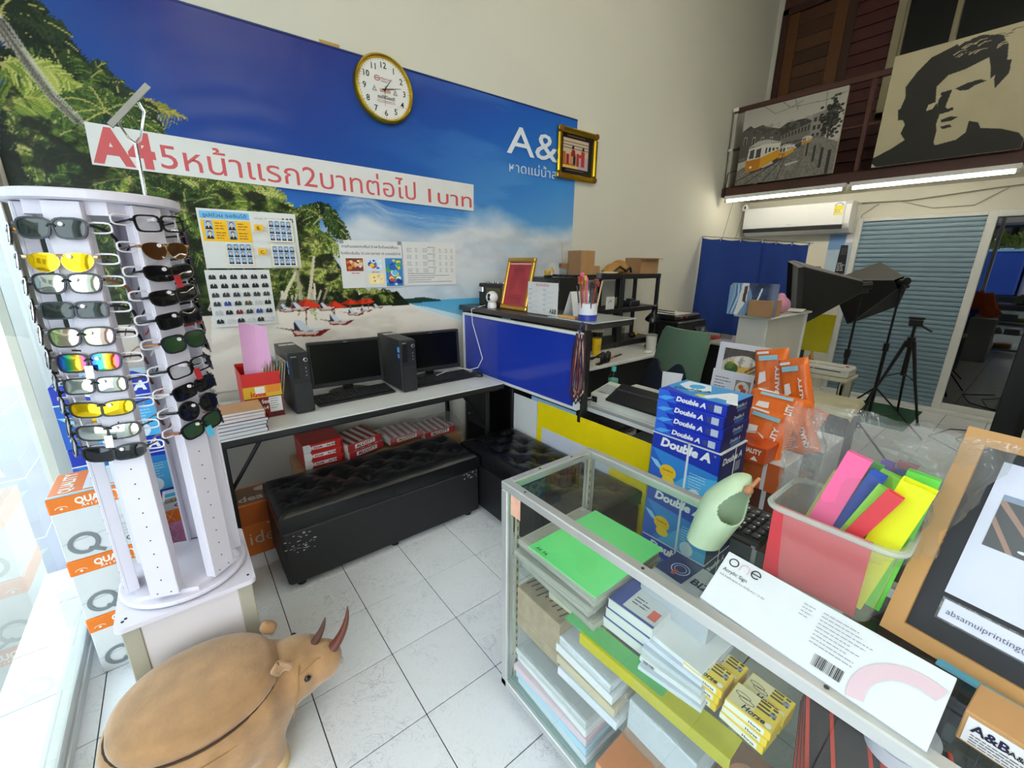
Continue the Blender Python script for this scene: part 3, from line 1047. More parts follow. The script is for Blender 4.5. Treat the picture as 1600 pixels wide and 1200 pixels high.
t, s, w, h = wall_sheet('suit_choice_poster', 'white sheet with rows of small dark suit jackets, lower left on the banner', ((322, 512), (432, 505), (420, 423), (332, 420)))
sc_ = ['#2a2a2c', '#3b3b40', '#1f2024', '#5a4a2a', '#2b3f8a', '#7a1f24', '#b9bcc0']
for r_ in range(6):
    for c_ in range(6):
        a, b, ww, hh = w * (.04 + c_ * .16), h * (.84 - r_ * .155), w * .11, h * .085
        c = sc_[(r_ * 5 + c_ * 3) % (3 if r_ < 3 else 7)]
        if r_ == 5: c = ('#2a2a2c', '#c9ccd0')[c_ % 2]
        s.poly([(a, b), (a + ww, b), (a + ww * .95, b + hh * .7), (a + ww * .62, b + hh), (a + ww * .5, b + hh * .45), (a + ww * .38, b + hh), (a + ww * .05, b + hh * .7)], c)
        s.poly([(a + ww * .44, b + hh * .95), (a + ww * .56, b + hh * .95), (a + ww * .5, b + hh * .35)], '#e9e9e9')
s.build('print', t)
t, s, w, h = wall_sheet('print_price_poster', 'white sheet with bold Thai heading and four colour pictures on the banner', ((537, 451), (629, 447), (626, 378), (525, 375)))
s.text('การคำนวณราคาปริ้นท์ สี A4 ขึ้นต้นหน่อสั่งเอบ', w * .04, h * .85, h * .05, '#3a3a3c', w=w * .9, bold=.012)
s.text('ใบเดียวเริ่มต้น 15 บาท เลเซอร์ +5 บาท/หนึ่งไซต์', w * .02, h * .71, h * .05, '#3a3a3c', w=w * .95, bold=.012)
rnd = random.Random(3)
def patch(s, a, b, ww, hh, cols, n, bgc):
    s.rect(a, b, a + ww, b + hh, bgc)
    for k in range(n):
        r0 = rnd.uniform(.08, .2) * min(ww, hh)
        s.ell(a + rnd.uniform(r0, ww - r0), b + rnd.uniform(r0, hh - r0), r0, r0 * rnd.uniform(.6, 1), cols[k % len(cols)], 9)
        s.k -= s.step * .9
patch(s, w * .08, h * .36, w * .26, h * .27, ['#e8c29a', '#c4322c', '#2a2a2a', '#f0e6d8', '#d98b2c'], 26, '#7a3a2a')
s.lines(w * .15, h * .31, w * .14, 1, .01, h * .015, '#c23b3b')
patch(s, w * .41, h * .38, w * .24, h * .25, ['#3a7bd0', '#e8eef4', '#d24a3a', '#f2c62e', '#2a4fa0'], 22, '#cfe4f4')
s.lines(w * .47, h * .33, w * .14, 1, .01, h * .015, '#c23b3b')
patch(s, w * .42, h * .08, w * .24, h * .22, ['#f3edda', '#c98a4a', '#f7e08a', '#e9c9a0'], 8, '#f6e6a2')
patch(s, w * .70, h * .02, w * .29, h * .62, ['#2a62b8', '#e8d23a', '#4aa65a', '#d04a6a', '#123a7a', '#e6e6ee', '#6ac0e0'], 46, '#2f7fc4')
s.line([(w * .37, h * .02), (w * .37, h * .64)], .0012, '#b8b8b8')
s.build('print', t)
for sx_ in (0.01, 0.93):
    MB().box(w * sx_, -0.003, h * .93, w * (sx_ + .06), -0.0015, h * 1.01).build('tape', M('tape_grey', '#8f9296', 0.5), t)
t, s, w, h = wall_sheet('price_table_sheet', 'white sheet with a small printed price table right of the coloured pictures', ((629, 447), (711, 443), (709, 380), (628, 378)))
for bl in range(4):
    zb = h * (.88 - bl * .155)
    s.lines(w * .45, zb, w * .16, 1, .01, h * .012, '#55585c', bl, .1)
    for r_ in range(1, 4):
        for c_, a in enumerate((.07, .22, .36, .55, .67, .79, .90)):
            s.lines(w * a, zb - r_ * h * .035, w * (.10 if c_ in (0, 2) else .05), 1, .01, h * .010, '#6b6f74', bl * 9 + r_ + c_, .3)
s.lines(w * .07, h * .27, w * .86, 5, h * .05, h * .012, '#55585c', 77, .5)
s.build('print', t)

# ---- wall clock
ck = thing('wall_clock', 'round wall clock with gold rim and white face above the banner', 'clock')
cc = at(1, WY - 0.03, 601, 140)
ck.location = (cc.x, WY - 0.012, cc.z)
rad = 0.187
RX = Matrix.Rotation(R(90), 4, 'X')
gold = M('gold_rim', '#cfa92a', 0.22, 0.9, var=0.04)
MB().lathe([(rad, 0.0), (rad, 0.022), (rad - 0.008, 0.038), (rad - 0.014, 0.042), (rad - 0.022, 0.034), (rad - 0.027, 0.022), (rad - 0.027, 0.0)], 56, RX).build('rim', gold, ck, 50)
MB().lathe([(rad - 0.025, 0.0), (rad - 0.025, 0.02)], 48, RX).build('dial', M('dial_white', '#e9e9e6', 0.5), ck)
s = Sheet((0, -0.0202, 0), (1, 0, 0), (0, 0, 1)); s.n = Vector((0, -1, 0))
rr = rad - 0.027
for k in range(60):
    a = R(90 - 6 * k); r1 = rr * .96
    s.ell(r1 * math.cos(a), r1 * math.sin(a), .0022 if k % 5 else .003, .0022 if k % 5 else .003, '#3a3a3a', 6); s.k -= s.step
for k in range(1, 13):
    a = R(90 - 30 * k)
    s.text(str(k), rr * .79 * math.cos(a), rr * .79 * math.sin(a) - .016, .033, '#191919', 'c', bold=.012)
s.ring(-.045, .052, .018, .015, .0035, '#b23036', 20); s.rect(-.06, .050, -.03, .054, '#b23036')
s.text('หิรัญยานยนต์', -.02, .05, .012, '#b23036', w=.07); s.text('HINO', -.02, .036, .009, '#444444', w=.04)
s.text('เฮงเฮง', -.032, -.018, .022, '#d07a34', w=.068, bold=.02)
for sg in (-1, 1):
    s.poly([(sg * .066 - .016, -.02), (sg * .066 + .016, -.02), (sg * .066, .012)], '#9a9a9a')
    s.poly([(sg * .066 - .008, -.016), (sg * .066 + .008, -.016), (sg * .066, 0)], '#d8d8d8')
s.text('ขอให้โชคดี', -.05, -.052, .016, '#2c2c2c', w=.11, bold=.02)
s.lines(-.055, -.064, .12, 2, .008, .0025, '#b23036', 4, .1)
s.build('print', ck)
def hand(ang, L, wd, name):
    a = R(90 - ang)
    d = Vector((math.cos(a), 0, math.sin(a))); n_ = Vector((-math.sin(a), 0, math.cos(a)))
    o = Vector((0, -0.026, 0))
    pts = [o - d * L * .18 + n_ * wd, o - d * L * .18 - n_ * wd, o + d * L - n_ * wd * .3, o + d * L + n_ * wd * .3]
    MB().add(pts + [p + Vector((0, -0.0012, 0)) for p in pts], [(4, 5, 6, 7), (0, 3, 2, 1), (0, 1, 5, 4), (1, 2, 6, 5), (2, 3, 7, 6), (3, 0, 4, 7)]).build(name, M('hand_black', '#111111', 0.4), ck)
hand(36, .068, .0035, 'hour_hand'); hand(78, .108, .003, 'minute_hand'); hand(184, .09, .0012, 'second_hand')
MB().cyl((0, -.02, 0), (0, -.029, 0), .005, n=12).build('hub', MATS['hand_black'], ck)
MB().lathe([(rad - 0.036, 0.034), (rad - 0.036, 0.0355)], 48, RX).build('glass', Mglass('clock_glass', (.99, .99, .99), 1.3), ck)

# ---- gold framed picture
def framed(name, label, cat, x, z, w, h, y, fw_, mat, depth=0.03, tilt=0.0):
    t = thing(name, label, cat, mat=TR(x, y, z, 0, -tilt))
    b = fw_
    for a0, a1, c0, c1 in ((0, w, 0, b), (0, w, h - b, h), (0, b, b, h - b), (w - b, w, b, h - b)):
        mm = MB()
        mm.box(a0, -depth, c0, a1, 0, c1, b * .25)
        mm.build('frame_bar', mat, t)
    return t
fa, fb = at(1, WY - 0.03, 872, 278), at(1, WY - 0.03, 930, 212)
fx0, fz0 = at(1, WY - .03, 870, 277).x, at(1, WY - .03, 870, 277).z
fx1, fz1 = at(1, WY - .03, 930, 285).x, at(1, WY - .03, 870, 193).z
gp = framed('gilt_picture', 'ornate gilt picture frame with ceremony photo right of the banner lettering', 'picture', fx0, fz0, fx1 - fx0, fz1 - fz0, WY - 0.012, 0.045, gold, 0.035)
w, h = fx1 - fx0, fz1 - fz0
P = Paint(110, 110, '#161310', 2)
P.rect(8, 14, 98, 92, '#cdb9c2'); P.rect(8, 14, 98, 60, '#c6b19a')
for yq in (22, 30, 38): P.rect(8, yq, 98, yq + 1.5, '#5a4a44')
P.rect(8, 58, 98, 92, '#b9a0aa')
P.rect(92, 14, 98, 92, '#2a2024')
for k in range(5): P.rect(8 + k * 11, 50 + (k % 2) * 5, 17 + k * 11, 84, ['#b5652a', '#8f2a24', '#c98a3a', '#3a2a2a', '#a03a2a'][k])
P.ell(40, 36, 4, 5, '#2a1c18'); P.poly([(33, 60), (36, 42), (46, 42), (50, 60)], '#8f2a2a')
P.ell(74, 36, 4, 5, '#3a241c'); P.poly([(68, 84), (68, 42), (79, 42), (80, 84)], '#b03a34'); P.poly([(68, 50), (52, 56), (52, 60), (70, 60)], '#b03a34')
P.rect(8, 84, 56, 90, '#e0b84a')
for k in range(6): P.rect(8 + k * 9, 80, 13 + k * 9, 85, '#8f5a2a')
P.rect(20, 5, 80, 10, '#4a4030'); P.rect(18, 96, 78, 98, '#6a6048')
raster('photograph', P.a, w - .08, h - .08, Matrix(((1, 0, 0, .04), (0, 0, -1, -.012), (0, 1, 0, .04), (0, 0, 0, 1))), MATS['print_gloss'], gp)
for a in (0, 1):
    for b in (0, 1):
        MB().lathe([(0.026, 0), (0.022, 0.008), (0.008, 0.012), (0, 0.013)], 10, TR((.024, w - .024)[a], -.034, (.024, h - .024)[b], 0, R(90))).build('corner_ornament', M('gilt_rose', '#8a5a24', 0.4, 0.6), gp, 40)
# strip of brown tape above the banner and pencil marks
tq = at(1, WY, 515, 71)
tag(MB().box(tq.x - .055, WY - .002, tq.z - .008, tq.x + .055, WY - .0003, tq.z + .016).build('tape_strip', M('brown_tape', '#b48f45', 0.4)), 'strip of brown tape on the wall above the banner', 'tape')
# ================================================================== sunglasses stand
SC = Vector((-0.123, 1.69, 0.0))
M_STAND = M('stand_white', '#dad6e2', 0.4, var=0.03)
M('stand_leg', '#a8a494', 0.45, var=0.08)
stand = thing('sunglasses_stand', 'white rotating sunglasses display stand with wire loops by the shop window', 'display stand', SC)
ZP = 0.470
def sp(n, mb, mt=M_STAND, sm=None): return mb.build(n, mt, stand, sm)
hw = 0.172
sp('cabinet', MB().box(-hw + .02, -hw + .004, 0.02, hw - .02, hw - .004, ZP - .016, .002), M('stand_panel', '#d9d3d6', 0.35, var=.02))
for a in (-1, 1):
    for b in (-1, 1):
        sp('leg', MB().box(a * hw, b * hw, 0, a * (hw - .045), b * (hw - .03), ZP - .016, .003), MATS['stand_leg'])
def rr_poly(w, r, n=5):
    pts = []
    for cx, cy, a0 in ((w - r, w - r, 0), (-w + r, w - r, 90), (-w + r, -w + r, 180), (w - r, -w + r, 270)):
        for k in range(n + 1):
            a = R(a0 + 90 * k / n)
            pts.append((cx + r * math.cos(a), cy + r * math.sin(a)))
    return pts
sp('base_plate', MB().prism(rr_poly(0.185, .02), ZP - .016, ZP))
for a, b in ((-.165, -.15), (-.158, -.14), (.165, -.15), (.158, .15)):
    sp('screw', MB().cyl((a, b, ZP), (a, b, ZP + .002), .004, n=8), M('screw_dark', '#3b3b40', 0.4, .6))
sp('turntable', MB().lathe([(.176, ZP + .006), (.18, ZP + .010), (.18, ZP + .018), (.176, ZP + .021)], 48))
hexo = [(.165 * math.cos(R(a)), .165 * math.sin(R(a))) for a in range(10 - 30, 370 - 30, 60)]
sp('turntable_rim', MB().prism(hexo, ZP + .021, ZP + .036))
ZT = 1.669
sp('top_disc', MB().lathe([(.176, ZT), (.184, ZT + .004), (.184, ZT + .022), (.178, ZT + .026)], 48))
sp('top_hexagon', MB().prism(hexo, ZT - .032, ZT))
PAZ = [-110, -50, 10, 70, 130, 190]
post_me = hole_me = None
for az in PAZ:
    a = R(az)
    mt = TR(0, 0, 0, a - R(-90))
    b = MB()
    # hollow board: outer face, two side returns
    b.box(-.038, -.163, ZP + .036, .038, -.155, ZT - .002, .0015)
    b.box(-.038, -.155, ZP + .036, -.032, -.128, ZT - .002, .001)
    b.box(.032, -.155, ZP + .036, .038, -.128, ZT - .002, .001)
    if post_me is None:
        o = sp('post', b); post_me = o.data
    else:
        o = bpy.data.objects.new('post', post_me); COL.objects.link(o); o.parent = stand
    o.rotation_euler = (0, 0, a - R(-90))
    h = MB()
    for k in range(13):
        for sx in ((0,) if k else (-.018, .018)):
            h.cyl((sx, -.1628, ZP + .05 + k * .048), (sx, -.1638, ZP + .05 + k * .048), .0022, n=6)
    if hole_me is None:
        hh_ = h.build('peg_hole', M('hole_black', '#15151a', .9), o); hole_me = hh_.data
        tag(hh_, kind='stuff')
    else:
        hh_ = bpy.data.objects.new('peg_hole', hole_me); COL.objects.link(hh_); hh_.parent = o; tag(hh_, kind='stuff')
# chrome rod with a clip holder on top
CH = M('chrome', '#c9ccd0', 0.12, 1.0, var=.02)
rp = [at(1, 1.69, *q_) - SC for q_ in ((228, 308), (212, 224))]
sp('sign_rod', MB().cyl(rp[0], rp[1], .0045, n=10), CH, 40)
k0 = rp[1]
c0, c1 = at(1, 1.69, 172, 197) - SC, at(1, 1.69, 231, 134) - SC
mid = (c0 + c1) / 2
for sg in (-1, 1):
    e = c0.lerp(c1, .5 + .18 * sg)
    sp('clip_arm', MB().tube([k0, k0 + Vector((sg * .012, 0, .01)), e + Vector((sg * .012, 0, -.03)), e], .004, 6, flat=.35), CH, 40)
dv = (c1 - c0).normalized(); nv = Vector((0, -1, 0)); bv = dv.cross(nv)
cl = MB()
L_ = (c1 - c0).length
for off in (0, .007):
    pts = []
    for s_ in (0, L_):
        for q_ in (-.007, .007):
            pts.append(c0 + dv * s_ + bv * q_ + nv * off)
    pts = [pts[0], pts[1], pts[3], pts[2]]
    cl.add(pts + [p + nv * .002 for p in pts], [(0, 1, 2, 3), (4, 7, 6, 5), (0, 4, 5, 1), (1, 5, 6, 2), (2, 6, 7, 3), (3, 7, 4, 0)])
sp('sign_clip', cl, CH)

# ---- sunglasses
def outline(style, n=18):
    pts = []
    for k in range(n):
        t = 2 * PI * k / n
        c, s_ = math.cos(t), math.sin(t)
        if style == 'aviator':
            w, h = .031, .024
            x = w * c * (1 + .10 * s_) - .004 * (1 - s_) * .5; y = h * s_ - .003
            if s_ > .55: y = h * .55 + (y - h * .55) * .6
        elif style == 'round':
            x, y = .027 * c, .0255 * s_
        elif style == 'rect':
            e = 4.5; w, h = .0295, .0185
            x = w * math.copysign(abs(c) ** (2 / e), c); y = h * math.copysign(abs(s_) ** (2 / e), s_)
        elif style == 'sport':
            e = 3.0; w, h = .033, .0185
            x = w * math.copysign(abs(c) ** (2 / e), c); y = h * math.copysign(abs(s_) ** (2 / e), s_) + .004 * c
        else:                                   # wayfarer
            e = 3.2; w, h = .0295, .0215
            x = w * math.copysign(abs(c) ** (2 / e), c); y = h * math.copysign(abs(s_) ** (2 / e), s_)
            x *= 1 + .09 * (y / h); 
        pts.append((x, y))
    return pts
FR = {'black': M('frame_black', '#141416', .25), 'gold': M('frame_gold', '#c9a86a', .25, .9), 'navy': M('frame_navy', '#20242e', .3),
      'white': M('frame_pale', '#d9d5d0', .4), 'grey': M('frame_grey', '#4a4a50', .35), 'brown': M('frame_brown', '#4a2c20', .35), 'violet': M('frame_violet', '#3c1a48', .3)}
TEMP = {'black': FR['black'], 'wood': M('temple_wood', '#b07a52', .5, var=.2, scale=40), 'grey': M('temple_clear', '#aeb0b4', .3), 'brown': M('temple_brown', '#5b2f22', .4), 'navy': FR['navy'],
        'gold': FR['gold'], 'yellow': M('temple_yellow', '#e8a21e', .4), 'red': M('temple_red', '#b3242a', .4), 'white': FR['white'], 'rust': M('temple_rust', '#9a5a3c', .5)}
def Mlens(name, c0, c1=None, metal=.0, rough=.05):
    if name in MATS: return MATS[name]
    m = bpy.data.materials.new(name); m.use_nodes = True
    nt = m.node_tree; b = nt.nodes['Principled BSDF']
    tc = nt.nodes.new('ShaderNodeTexCoord'); sx = nt.nodes.new('ShaderNodeSeparateXYZ')
    nt.links.new(tc.outputs['Generated'], sx.inputs[0])
    cr = nt.nodes.new('ShaderNodeValToRGB')
    cs = c1 if isinstance(c1, list) else [c0, c1 or c0]
    el = cr.color_ramp.elements
    for k, c in enumerate(cs):
        p = k / (len(cs) - 1)
        e = el[k] if k < 2 else el.new(p)
        e.position = p
        e.color = lin(c) + (1,)
    nt.links.new(sx.outputs['X'], cr.inputs[0])
    nt.links.new(cr.outputs[0], b.inputs['Base Color'])
    b.inputs['Metallic'].default_value = metal; b.inputs['Roughness'].default_value = rough
    b.inputs['Specular IOR Level'].default_value = .5
    MATS[name] = m
    return m
LN = {'dark': Mlens('lens_dark', '#1c2422', '#2b332f'), 'yellow': Mlens('lens_yellow', '#d8a800', '#f2d21e', .75), 'silver': Mlens('lens_silver', '#a9b0b4', '#c8c8b0', .85),
      'green': Mlens('lens_green', '#24402a', '#33492a'), 'brown': Mlens('lens_brown', '#3c2412', '#4a2c14'), 'rainbow': Mlens('lens_rainbow', None, ['#3a2aa0', '#2a7ac8', '#3ac86a', '#f0d02a', '#e05a2a', '#b02a8a'], .8),
      'lime': Mlens('lens_lime', '#5a8a7a', '#c8d26a', .75), 'pink': Mlens('lens_pink', '#a8c87a', '#d8a0b0', .8), 'black': Mlens('lens_black', '#0d0e10', '#17181a'),
      'clear': Mglass('lens_clear', (.95, .96, .96), 1.5)}
GM = {}
def glasses_mesh(style, fr, ln, tp):
    k = (style, fr, ln, tp)
    if k in GM: return GM[k]
    cx = .0345
    ol = outline(style); n = len(ol)
    th = .0010 if style == 'aviator' else .0042
    dp = .002 if style == 'aviator' else .0042
    def zc(x): return .9 * x * x                 # wrap: the ends bend back
    f = MB()
    lenses = []
    for sg in (-1, 1):
        o_in = [(sg * (cx + x), y) for x, y in ol]
        o_out = [(sg * (cx + x * (1 + th / .028)), y * (1 + th / .02)) for x, y in ol]
        vs = []
        for (xi, yi), (xo, yo) in zip(o_in, o_out):
            vs += [(xi, zc(xi) - dp / 2, yi), (xo, zc(xo) - dp / 2, yo), (xo, zc(xo) + dp / 2, yo), (xi, zc(xi) + dp / 2, yi)]
        fs = []
        for q_ in range(n):
            w_ = (q_ + 1) % n
            for e in range(4):
                g = (e + 1) % 4
                fs.append((q_ * 4 + e, q_ * 4 + g, w_ * 4 + g, w_ * 4 + e))
        f.add(vs, fs)
        l = MB()
        cv = (sg * cx, zc(cx) - .0016, 0)
        lv = [(x, zc(x) - .0005, y) for x, y in o_in]
        mid_ = [(sg * cx + (x - sg * cx) * .55, zc(x) * .55 + zc(cx) * .45 - .0013, y * .55) for x, y in o_in]
        l.add(lv + mid_ + [cv], [(q_, (q_ + 1) % n, n + (q_ + 1) % n, n + q_) for q_ in range(n)] + [(n + q_, n + (q_ + 1) % n, 2 * n) for q_ in range(n)])
        lenses.append(l)
    yb = .010 if style in ('aviator', 'sport') else .006
    f.tube([(-.0085, zc(.01), yb - .002), (-.004, -.001, yb + .002), (.004, -.001, yb + .002), (.0085, zc(.01), yb - .002)], .0014 if style == 'aviator' else .003, 6)
    if style == 'aviator':
        f.tube([(-.012, zc(.012), .013), (0, -.001, .0145), (.012, zc(.012), .013)], .0010, 5)
    xe = cx + ol[0][0] + .003
    for sg in (-1, 1):
        f.box(sg * (xe - .003), zc(xe) - .002, .006, sg * (xe + .007), zc(xe) + .006, .013, .001)
    t = []
    for sg in (-1, 1):
        b = MB()
        x = sg * (xe + .006); y0 = zc(xe) + .004
        wd = .0016 if style == 'aviator' else .0045
        b.tube([(x, y0, .010), (x * 1.0, y0 + .05, .009), (x * .97, y0 + .085, .007), (x * .95, y0 + .112, -.004), (x * .94, y0 + .128, -.022)], wd, 6,
               rs=[wd, wd * .9, wd * .8, wd * .9, wd * .7], flat=.4 if style != 'aviator' else 1)
        t.append(b)
    return_ = None
    GM[k] = (f, lenses, t)
    return GM[k]
GME = {}
def put_glasses(label, az, z, style, fr, ln, tp, tilt=6, roll=0, group=None, rad=.178, tagc=None, off=0.0):
    a = R(az)
    m = TR(SC.x, SC.y, z, a + R(90)) @ TR(off, -rad, 0, 0, R(-tilt), R(roll))
    t = thing('sunglasses' if ln != 'clear' else 'spectacles', label, 'sunglasses' if ln != 'clear' else 'glasses', mat=m, group=group)
    k = (style, fr, ln, tp)
    if k not in GME:
        f, l, te = glasses_mesh(*k)
        GME[k] = [f.build('frame', FR[fr], t, 40), l[0].build('lens', LN[ln], t, 60), l[1].build('lens', LN[ln], t, 60), te[0].build('temple', TEMP[tp], t, 40), te[1].build('temple', TEMP[tp], t, 40)]
    else:
        for o in GME[k]:
            copy_part(o, t)
    if tagc:
        MB().box(-.006, -.012, -.042, .012, -.010, -.008).build('price_tag', M('tag_' + tagc, {'white': '#e6e6e2', 'red': '#a8232a', 'multi': '#4fb6d8', 'grey': '#8a8a90'}[tagc], .5), t)
    return t
def stand_plane(az, rad, px, py):
    n_ = Vector((math.cos(R(az)), math.sin(R(az)), 0))
    d = fw + (px - 800) / FPX * rt - (py - 600) / FPX * up
    t_ = (n_.dot(SC + n_ * rad - C0)) / n_.dot(d)
    return C0 + d * t_
ORD = ['topmost', 'second', 'third', 'fourth', 'fifth', 'sixth', 'seventh', 'eighth', 'ninth', 'lowest']
DESC = {'dark': 'smoke grey', 'yellow': 'yellow mirror', 'silver': 'silver mirror', 'green': 'dark green', 'brown': 'brown', 'rainbow': 'rainbow mirror', 'lime': 'green-yellow mirror', 'pink': 'pink-gold mirror', 'black': 'black', 'clear': 'clear'}
A_ = [((68, 356), 'wayfarer', 'navy', 'dark', 'navy', None, 0), ((84, 407), 'aviator', 'gold', 'yellow', 'gold', None, 0), ((97, 443), 'wayfarer', 'black', 'silver', 'rust', None, 0),
      ((108, 485), 'rect', 'navy', 'dark', 'black', None, 0), ((118, 527), 'wayfarer', 'black', 'pink', 'black', None, 0), ((126, 567), 'wayfarer', 'black', 'rainbow', 'brown', 'white', 0),
      ((138, 603), 'rect', 'black', 'silver', 'brown', None, 0), ((148, 640), 'sport', 'black', 'yellow', 'brown', None, 0), ((158, 676), 'sport', 'black', 'silver', 'brown', 'white', 0), ((167, 709), 'sport', 'black', 'black', 'navy', None, 0)]
B_ = [((254, 350), 'rect', 'black', 'clear', 'black', None, -3), ((268, 390), 'aviator', 'gold', 'brown', 'brown', None, -2), ((272, 426), 'sport', 'black', 'black', 'black', 'red', -3),
      ((283, 461), 'sport', 'black', 'black', 'black', None, -8), ((292, 496), 'rect', 'black', 'black', 'black', None, -6), ((297, 532), 'wayfarer', 'navy', 'green', 'wood', None, -4),
      ((306, 571), 'rect', 'black', 'clear', 'black', 'red', -6), ((316, 602), 'rect', 'black', 'black', 'white', None, -8), ((320, 632), 'round', 'black', 'black', 'black', None, -6), ((326, 660), 'wayfarer', 'black', 'green', 'rust', 'multi', -8)]
LEV = []
for az, lst, nm in ((-110, A_, 'front left post'), (-50, B_, 'front right post')):
    for k, (pq, st, fr_, ln, tp, tg, ro) in enumerate(lst):
        p = stand_plane(az, .178, *pq)
        n_ = Vector((math.cos(R(az)), math.sin(R(az)), 0)); tv = Vector((-n_.y, n_.x, 0))
        off = (p - SC).dot(tv)
        LEV.append((az, p.z))
        kind = 'glasses' if ln == 'clear' else 'sunglasses'
        put_glasses('%s %s with %s lenses on the %s of the display stand' % (ORD[k], kind, DESC[ln], nm), az, p.z, st, fr_, ln, tp, 7, ro, 'sunglasses on the rotating stand', tagc=tg, off=max(-.02, min(.02, off)))
zs_ = [z for a, z in LEV if a == -110]
print('glasses offs', [round(z, 3) for a, z in LEV])
rg = random.Random(12)
ST = ['wayfarer', 'rect', 'sport', 'round', 'wayfarer']
LF = [('black', 'dark', 'yellow'), ('grey', 'silver', 'white'), ('black', 'black', 'black'), ('black', 'dark', 'grey'), ('black', 'lime', 'grey'), ('black', 'dark', 'brown'), ('black', 'black', 'brown'), ('black', 'dark', 'black'), ('black', 'black', 'grey'), ('black', 'dark', 'black')]
RF = [('violet', 'brown', 'black'), ('violet', 'black', 'black'), ('black', 'dark', 'black'), ('black', 'black', 'black'), ('grey', 'dark', 'red'), ('black', 'black', 'white'), ('grey', 'silver', 'black'), ('black', 'dark', 'red'), ('white', 'dark', 'white'), ('black', 'green', 'rust')]
for az, L_, nm in ((190, LF, 'window side post'), (10, RF, 'post facing the computers')):
    for k, (fr_, ln, tp) in enumerate(L_):
        z = zs_[0] - .012 - k * (zs_[0] - zs_[-1]) / 9.3
        LEV.append((az, z))
        put_glasses('%s sunglasses with %s lenses on the %s of the display stand' % (ORD[k], DESC[ln], nm), az, z, ST[k % 5], fr_, ln, tp, 7, rg.uniform(-3, 3), 'sunglasses on the rotating stand',
                    tagc='grey' if (k in (2, 5) and az == 10) else None)
# wire loops that carry them: parts of the stand
LM_ = {}
def stand_bit(name, mb, az, z):
    if name not in LM_:
        o = mb.build(name.split('|')[0], M('loop_white', '#e4e2e8', .35), stand, 40); LM_[name] = o.data
    else:
        o = bpy.data.objects.new(name.split('|')[0], LM_[name]); COL.objects.link(o); o.parent = stand
    o.location = (0, 0, z + .004); o.rotation_euler = (0, 0, R(az + 90))
def loop_mb(sg):
    pts = []
    for k in range(14):
        t_ = 2 * PI * k / 14
        c, s_ = math.cos(t_), math.sin(t_)
        pts.append((sg * (.060 + .026 * math.copysign(abs(c) ** .6, c)), -.150, .0 + .0125 * math.copysign(abs(s_) ** .6, s_)))
    return MB().tube(pts, .0023, 6, closed=True)
lps = {-1: loop_mb(-1), 1: loop_mb(1)}
peg = MB().cyl((0, -.162, .004), (0, -.182, .006), .005, n=8)
for az, z in LEV:
    for sg in (-1, 1): stand_bit('wire_loop|%d' % sg, lps[sg], az, z)
    stand_bit('nose_peg', peg, az, z)

# ================================================================== paper boxes beside the window
def carton(name, label, x0, y0, z0, x1, y1, z1, body, lid=None, lid_h=.055, group=None, cat='box', rz=0.0, ch=.003):
    """origin at the near left bottom corner; body + optional lid"""
    t = thing(name, label, cat, (x0, y0, z0), rz, group)
    w, d, h = x1 - x0, y1 - y0, z1 - z0
    e = .002 if lid else 0
    MB().box(e, e, 0, w - e, d - e, h - e, ch).build('carton', body, t)
    if lid:
        MB().box(0, 0, h - lid_h, w, d, h, ch).build('lid', lid, t)
    return t, w, d, h
def front(t, w, d, h):   # prints facing -y
    return Sheet((0, 0, 0), (1, 0, 0), (0, 0, 1))
def leftf(t, w, d, h):   # prints facing -x, text runs towards -y
    return Sheet((0, d, 0), (0, -1, 0), (0, 0, 1))
def topf(t, w, d, h):
    return Sheet((0, 0, h), (1, 0, 0), (0, 1, 0))
M('card_white', '#d8dadb', .5); M('card_orange', '#ea7a1e', .4); M('card_blue', '#1836b4', .35); M('card_pink', '#dd9ccb', .4); M('card_navy', '#1c2a78', .35)
M('cardboard', '#a9825a', .7, var=.12); M('card_red', '#c02a26', .4); M('card_grey', '#b9bdc0', .55); M('card_brown', '#6e3c2c', .6)
def q_face(s, w, h, big=True):
    s.text('QUALITY', w * .25, h - .036, .024, '#f2efe8', w=w * .45, bold=.04)
    s.text('A4 | 70 | 500 | 5', w * .30, h - .05, .009, '#f4f0e8', w=w * .40, bold=.02)
    s.ring(w * .12, h - .042, .016, .009, .002, '#f4f0e8', 14, 0, PI); s.ell(w * .12, h - .043, .004, .004, '#f4f0e8', 10)
    s.line([(w * .02, h * .28), (w * .98, h * .45)], .001, '#6f7478')
    s.line([(w * .60, h * .36), (w * .55, h * .76)], .0012, '#4a4e52')
    s.ring(w * .22, h * .24, .042, .042, .013, '#7d8488', 26); s.line([(w * .25, h * .15), (w * .40, h * .05)], .012, '#7d8488')
    s.text('QUALITY', w * .62, h * .10, .018, '#2c3034', w=w * .36, bold=.01)
    for k in range(4): s.ring(w * (.62 + k * .09), h * .5, .007, .006, .001, '#6f7478', 10)
    s.lines(w * .55, h * .36, w * .3, 4, .012, .0018, '#8a9094', 5)
for k, lab in enumerate(('bottom', 'middle', 'top')):
    z0 = k * .251
    t, w, d, h = carton('paper_carton', '%s white and orange QUALITY paper carton of the stack against the glass' % lab, -.455, 1.945, z0, -.185, 2.165, z0 + .25, MATS['card_white'], MATS['card_orange'], .06, 'QUALITY cartons by the window')
    s = front(t, w, d, h); q_face(s, w, h)
    if k == 2:
        s.o = Vector((0, 0, h)); s.v = Vector((0, 1, 0)); s.n = Vector((0, 0, 1)); s.k = .0005
        s.rect(0, 0, w, .012, '#7fc4e4'); s.rect(0, .012, w, .02, '#efe2d4')
        s.rect(w * .33, .03, w * .98, d * .98, '#d9dde6')
        s.lines(w * .38, d * .8, w * .5, 8, .018, .002, '#8a90a8', 8)
        s.text('QUALITY', w * .22, .03, .035, '#f2efe8', w=d * .8, bold=.03, rot=R(90))
    s.build('print', t)
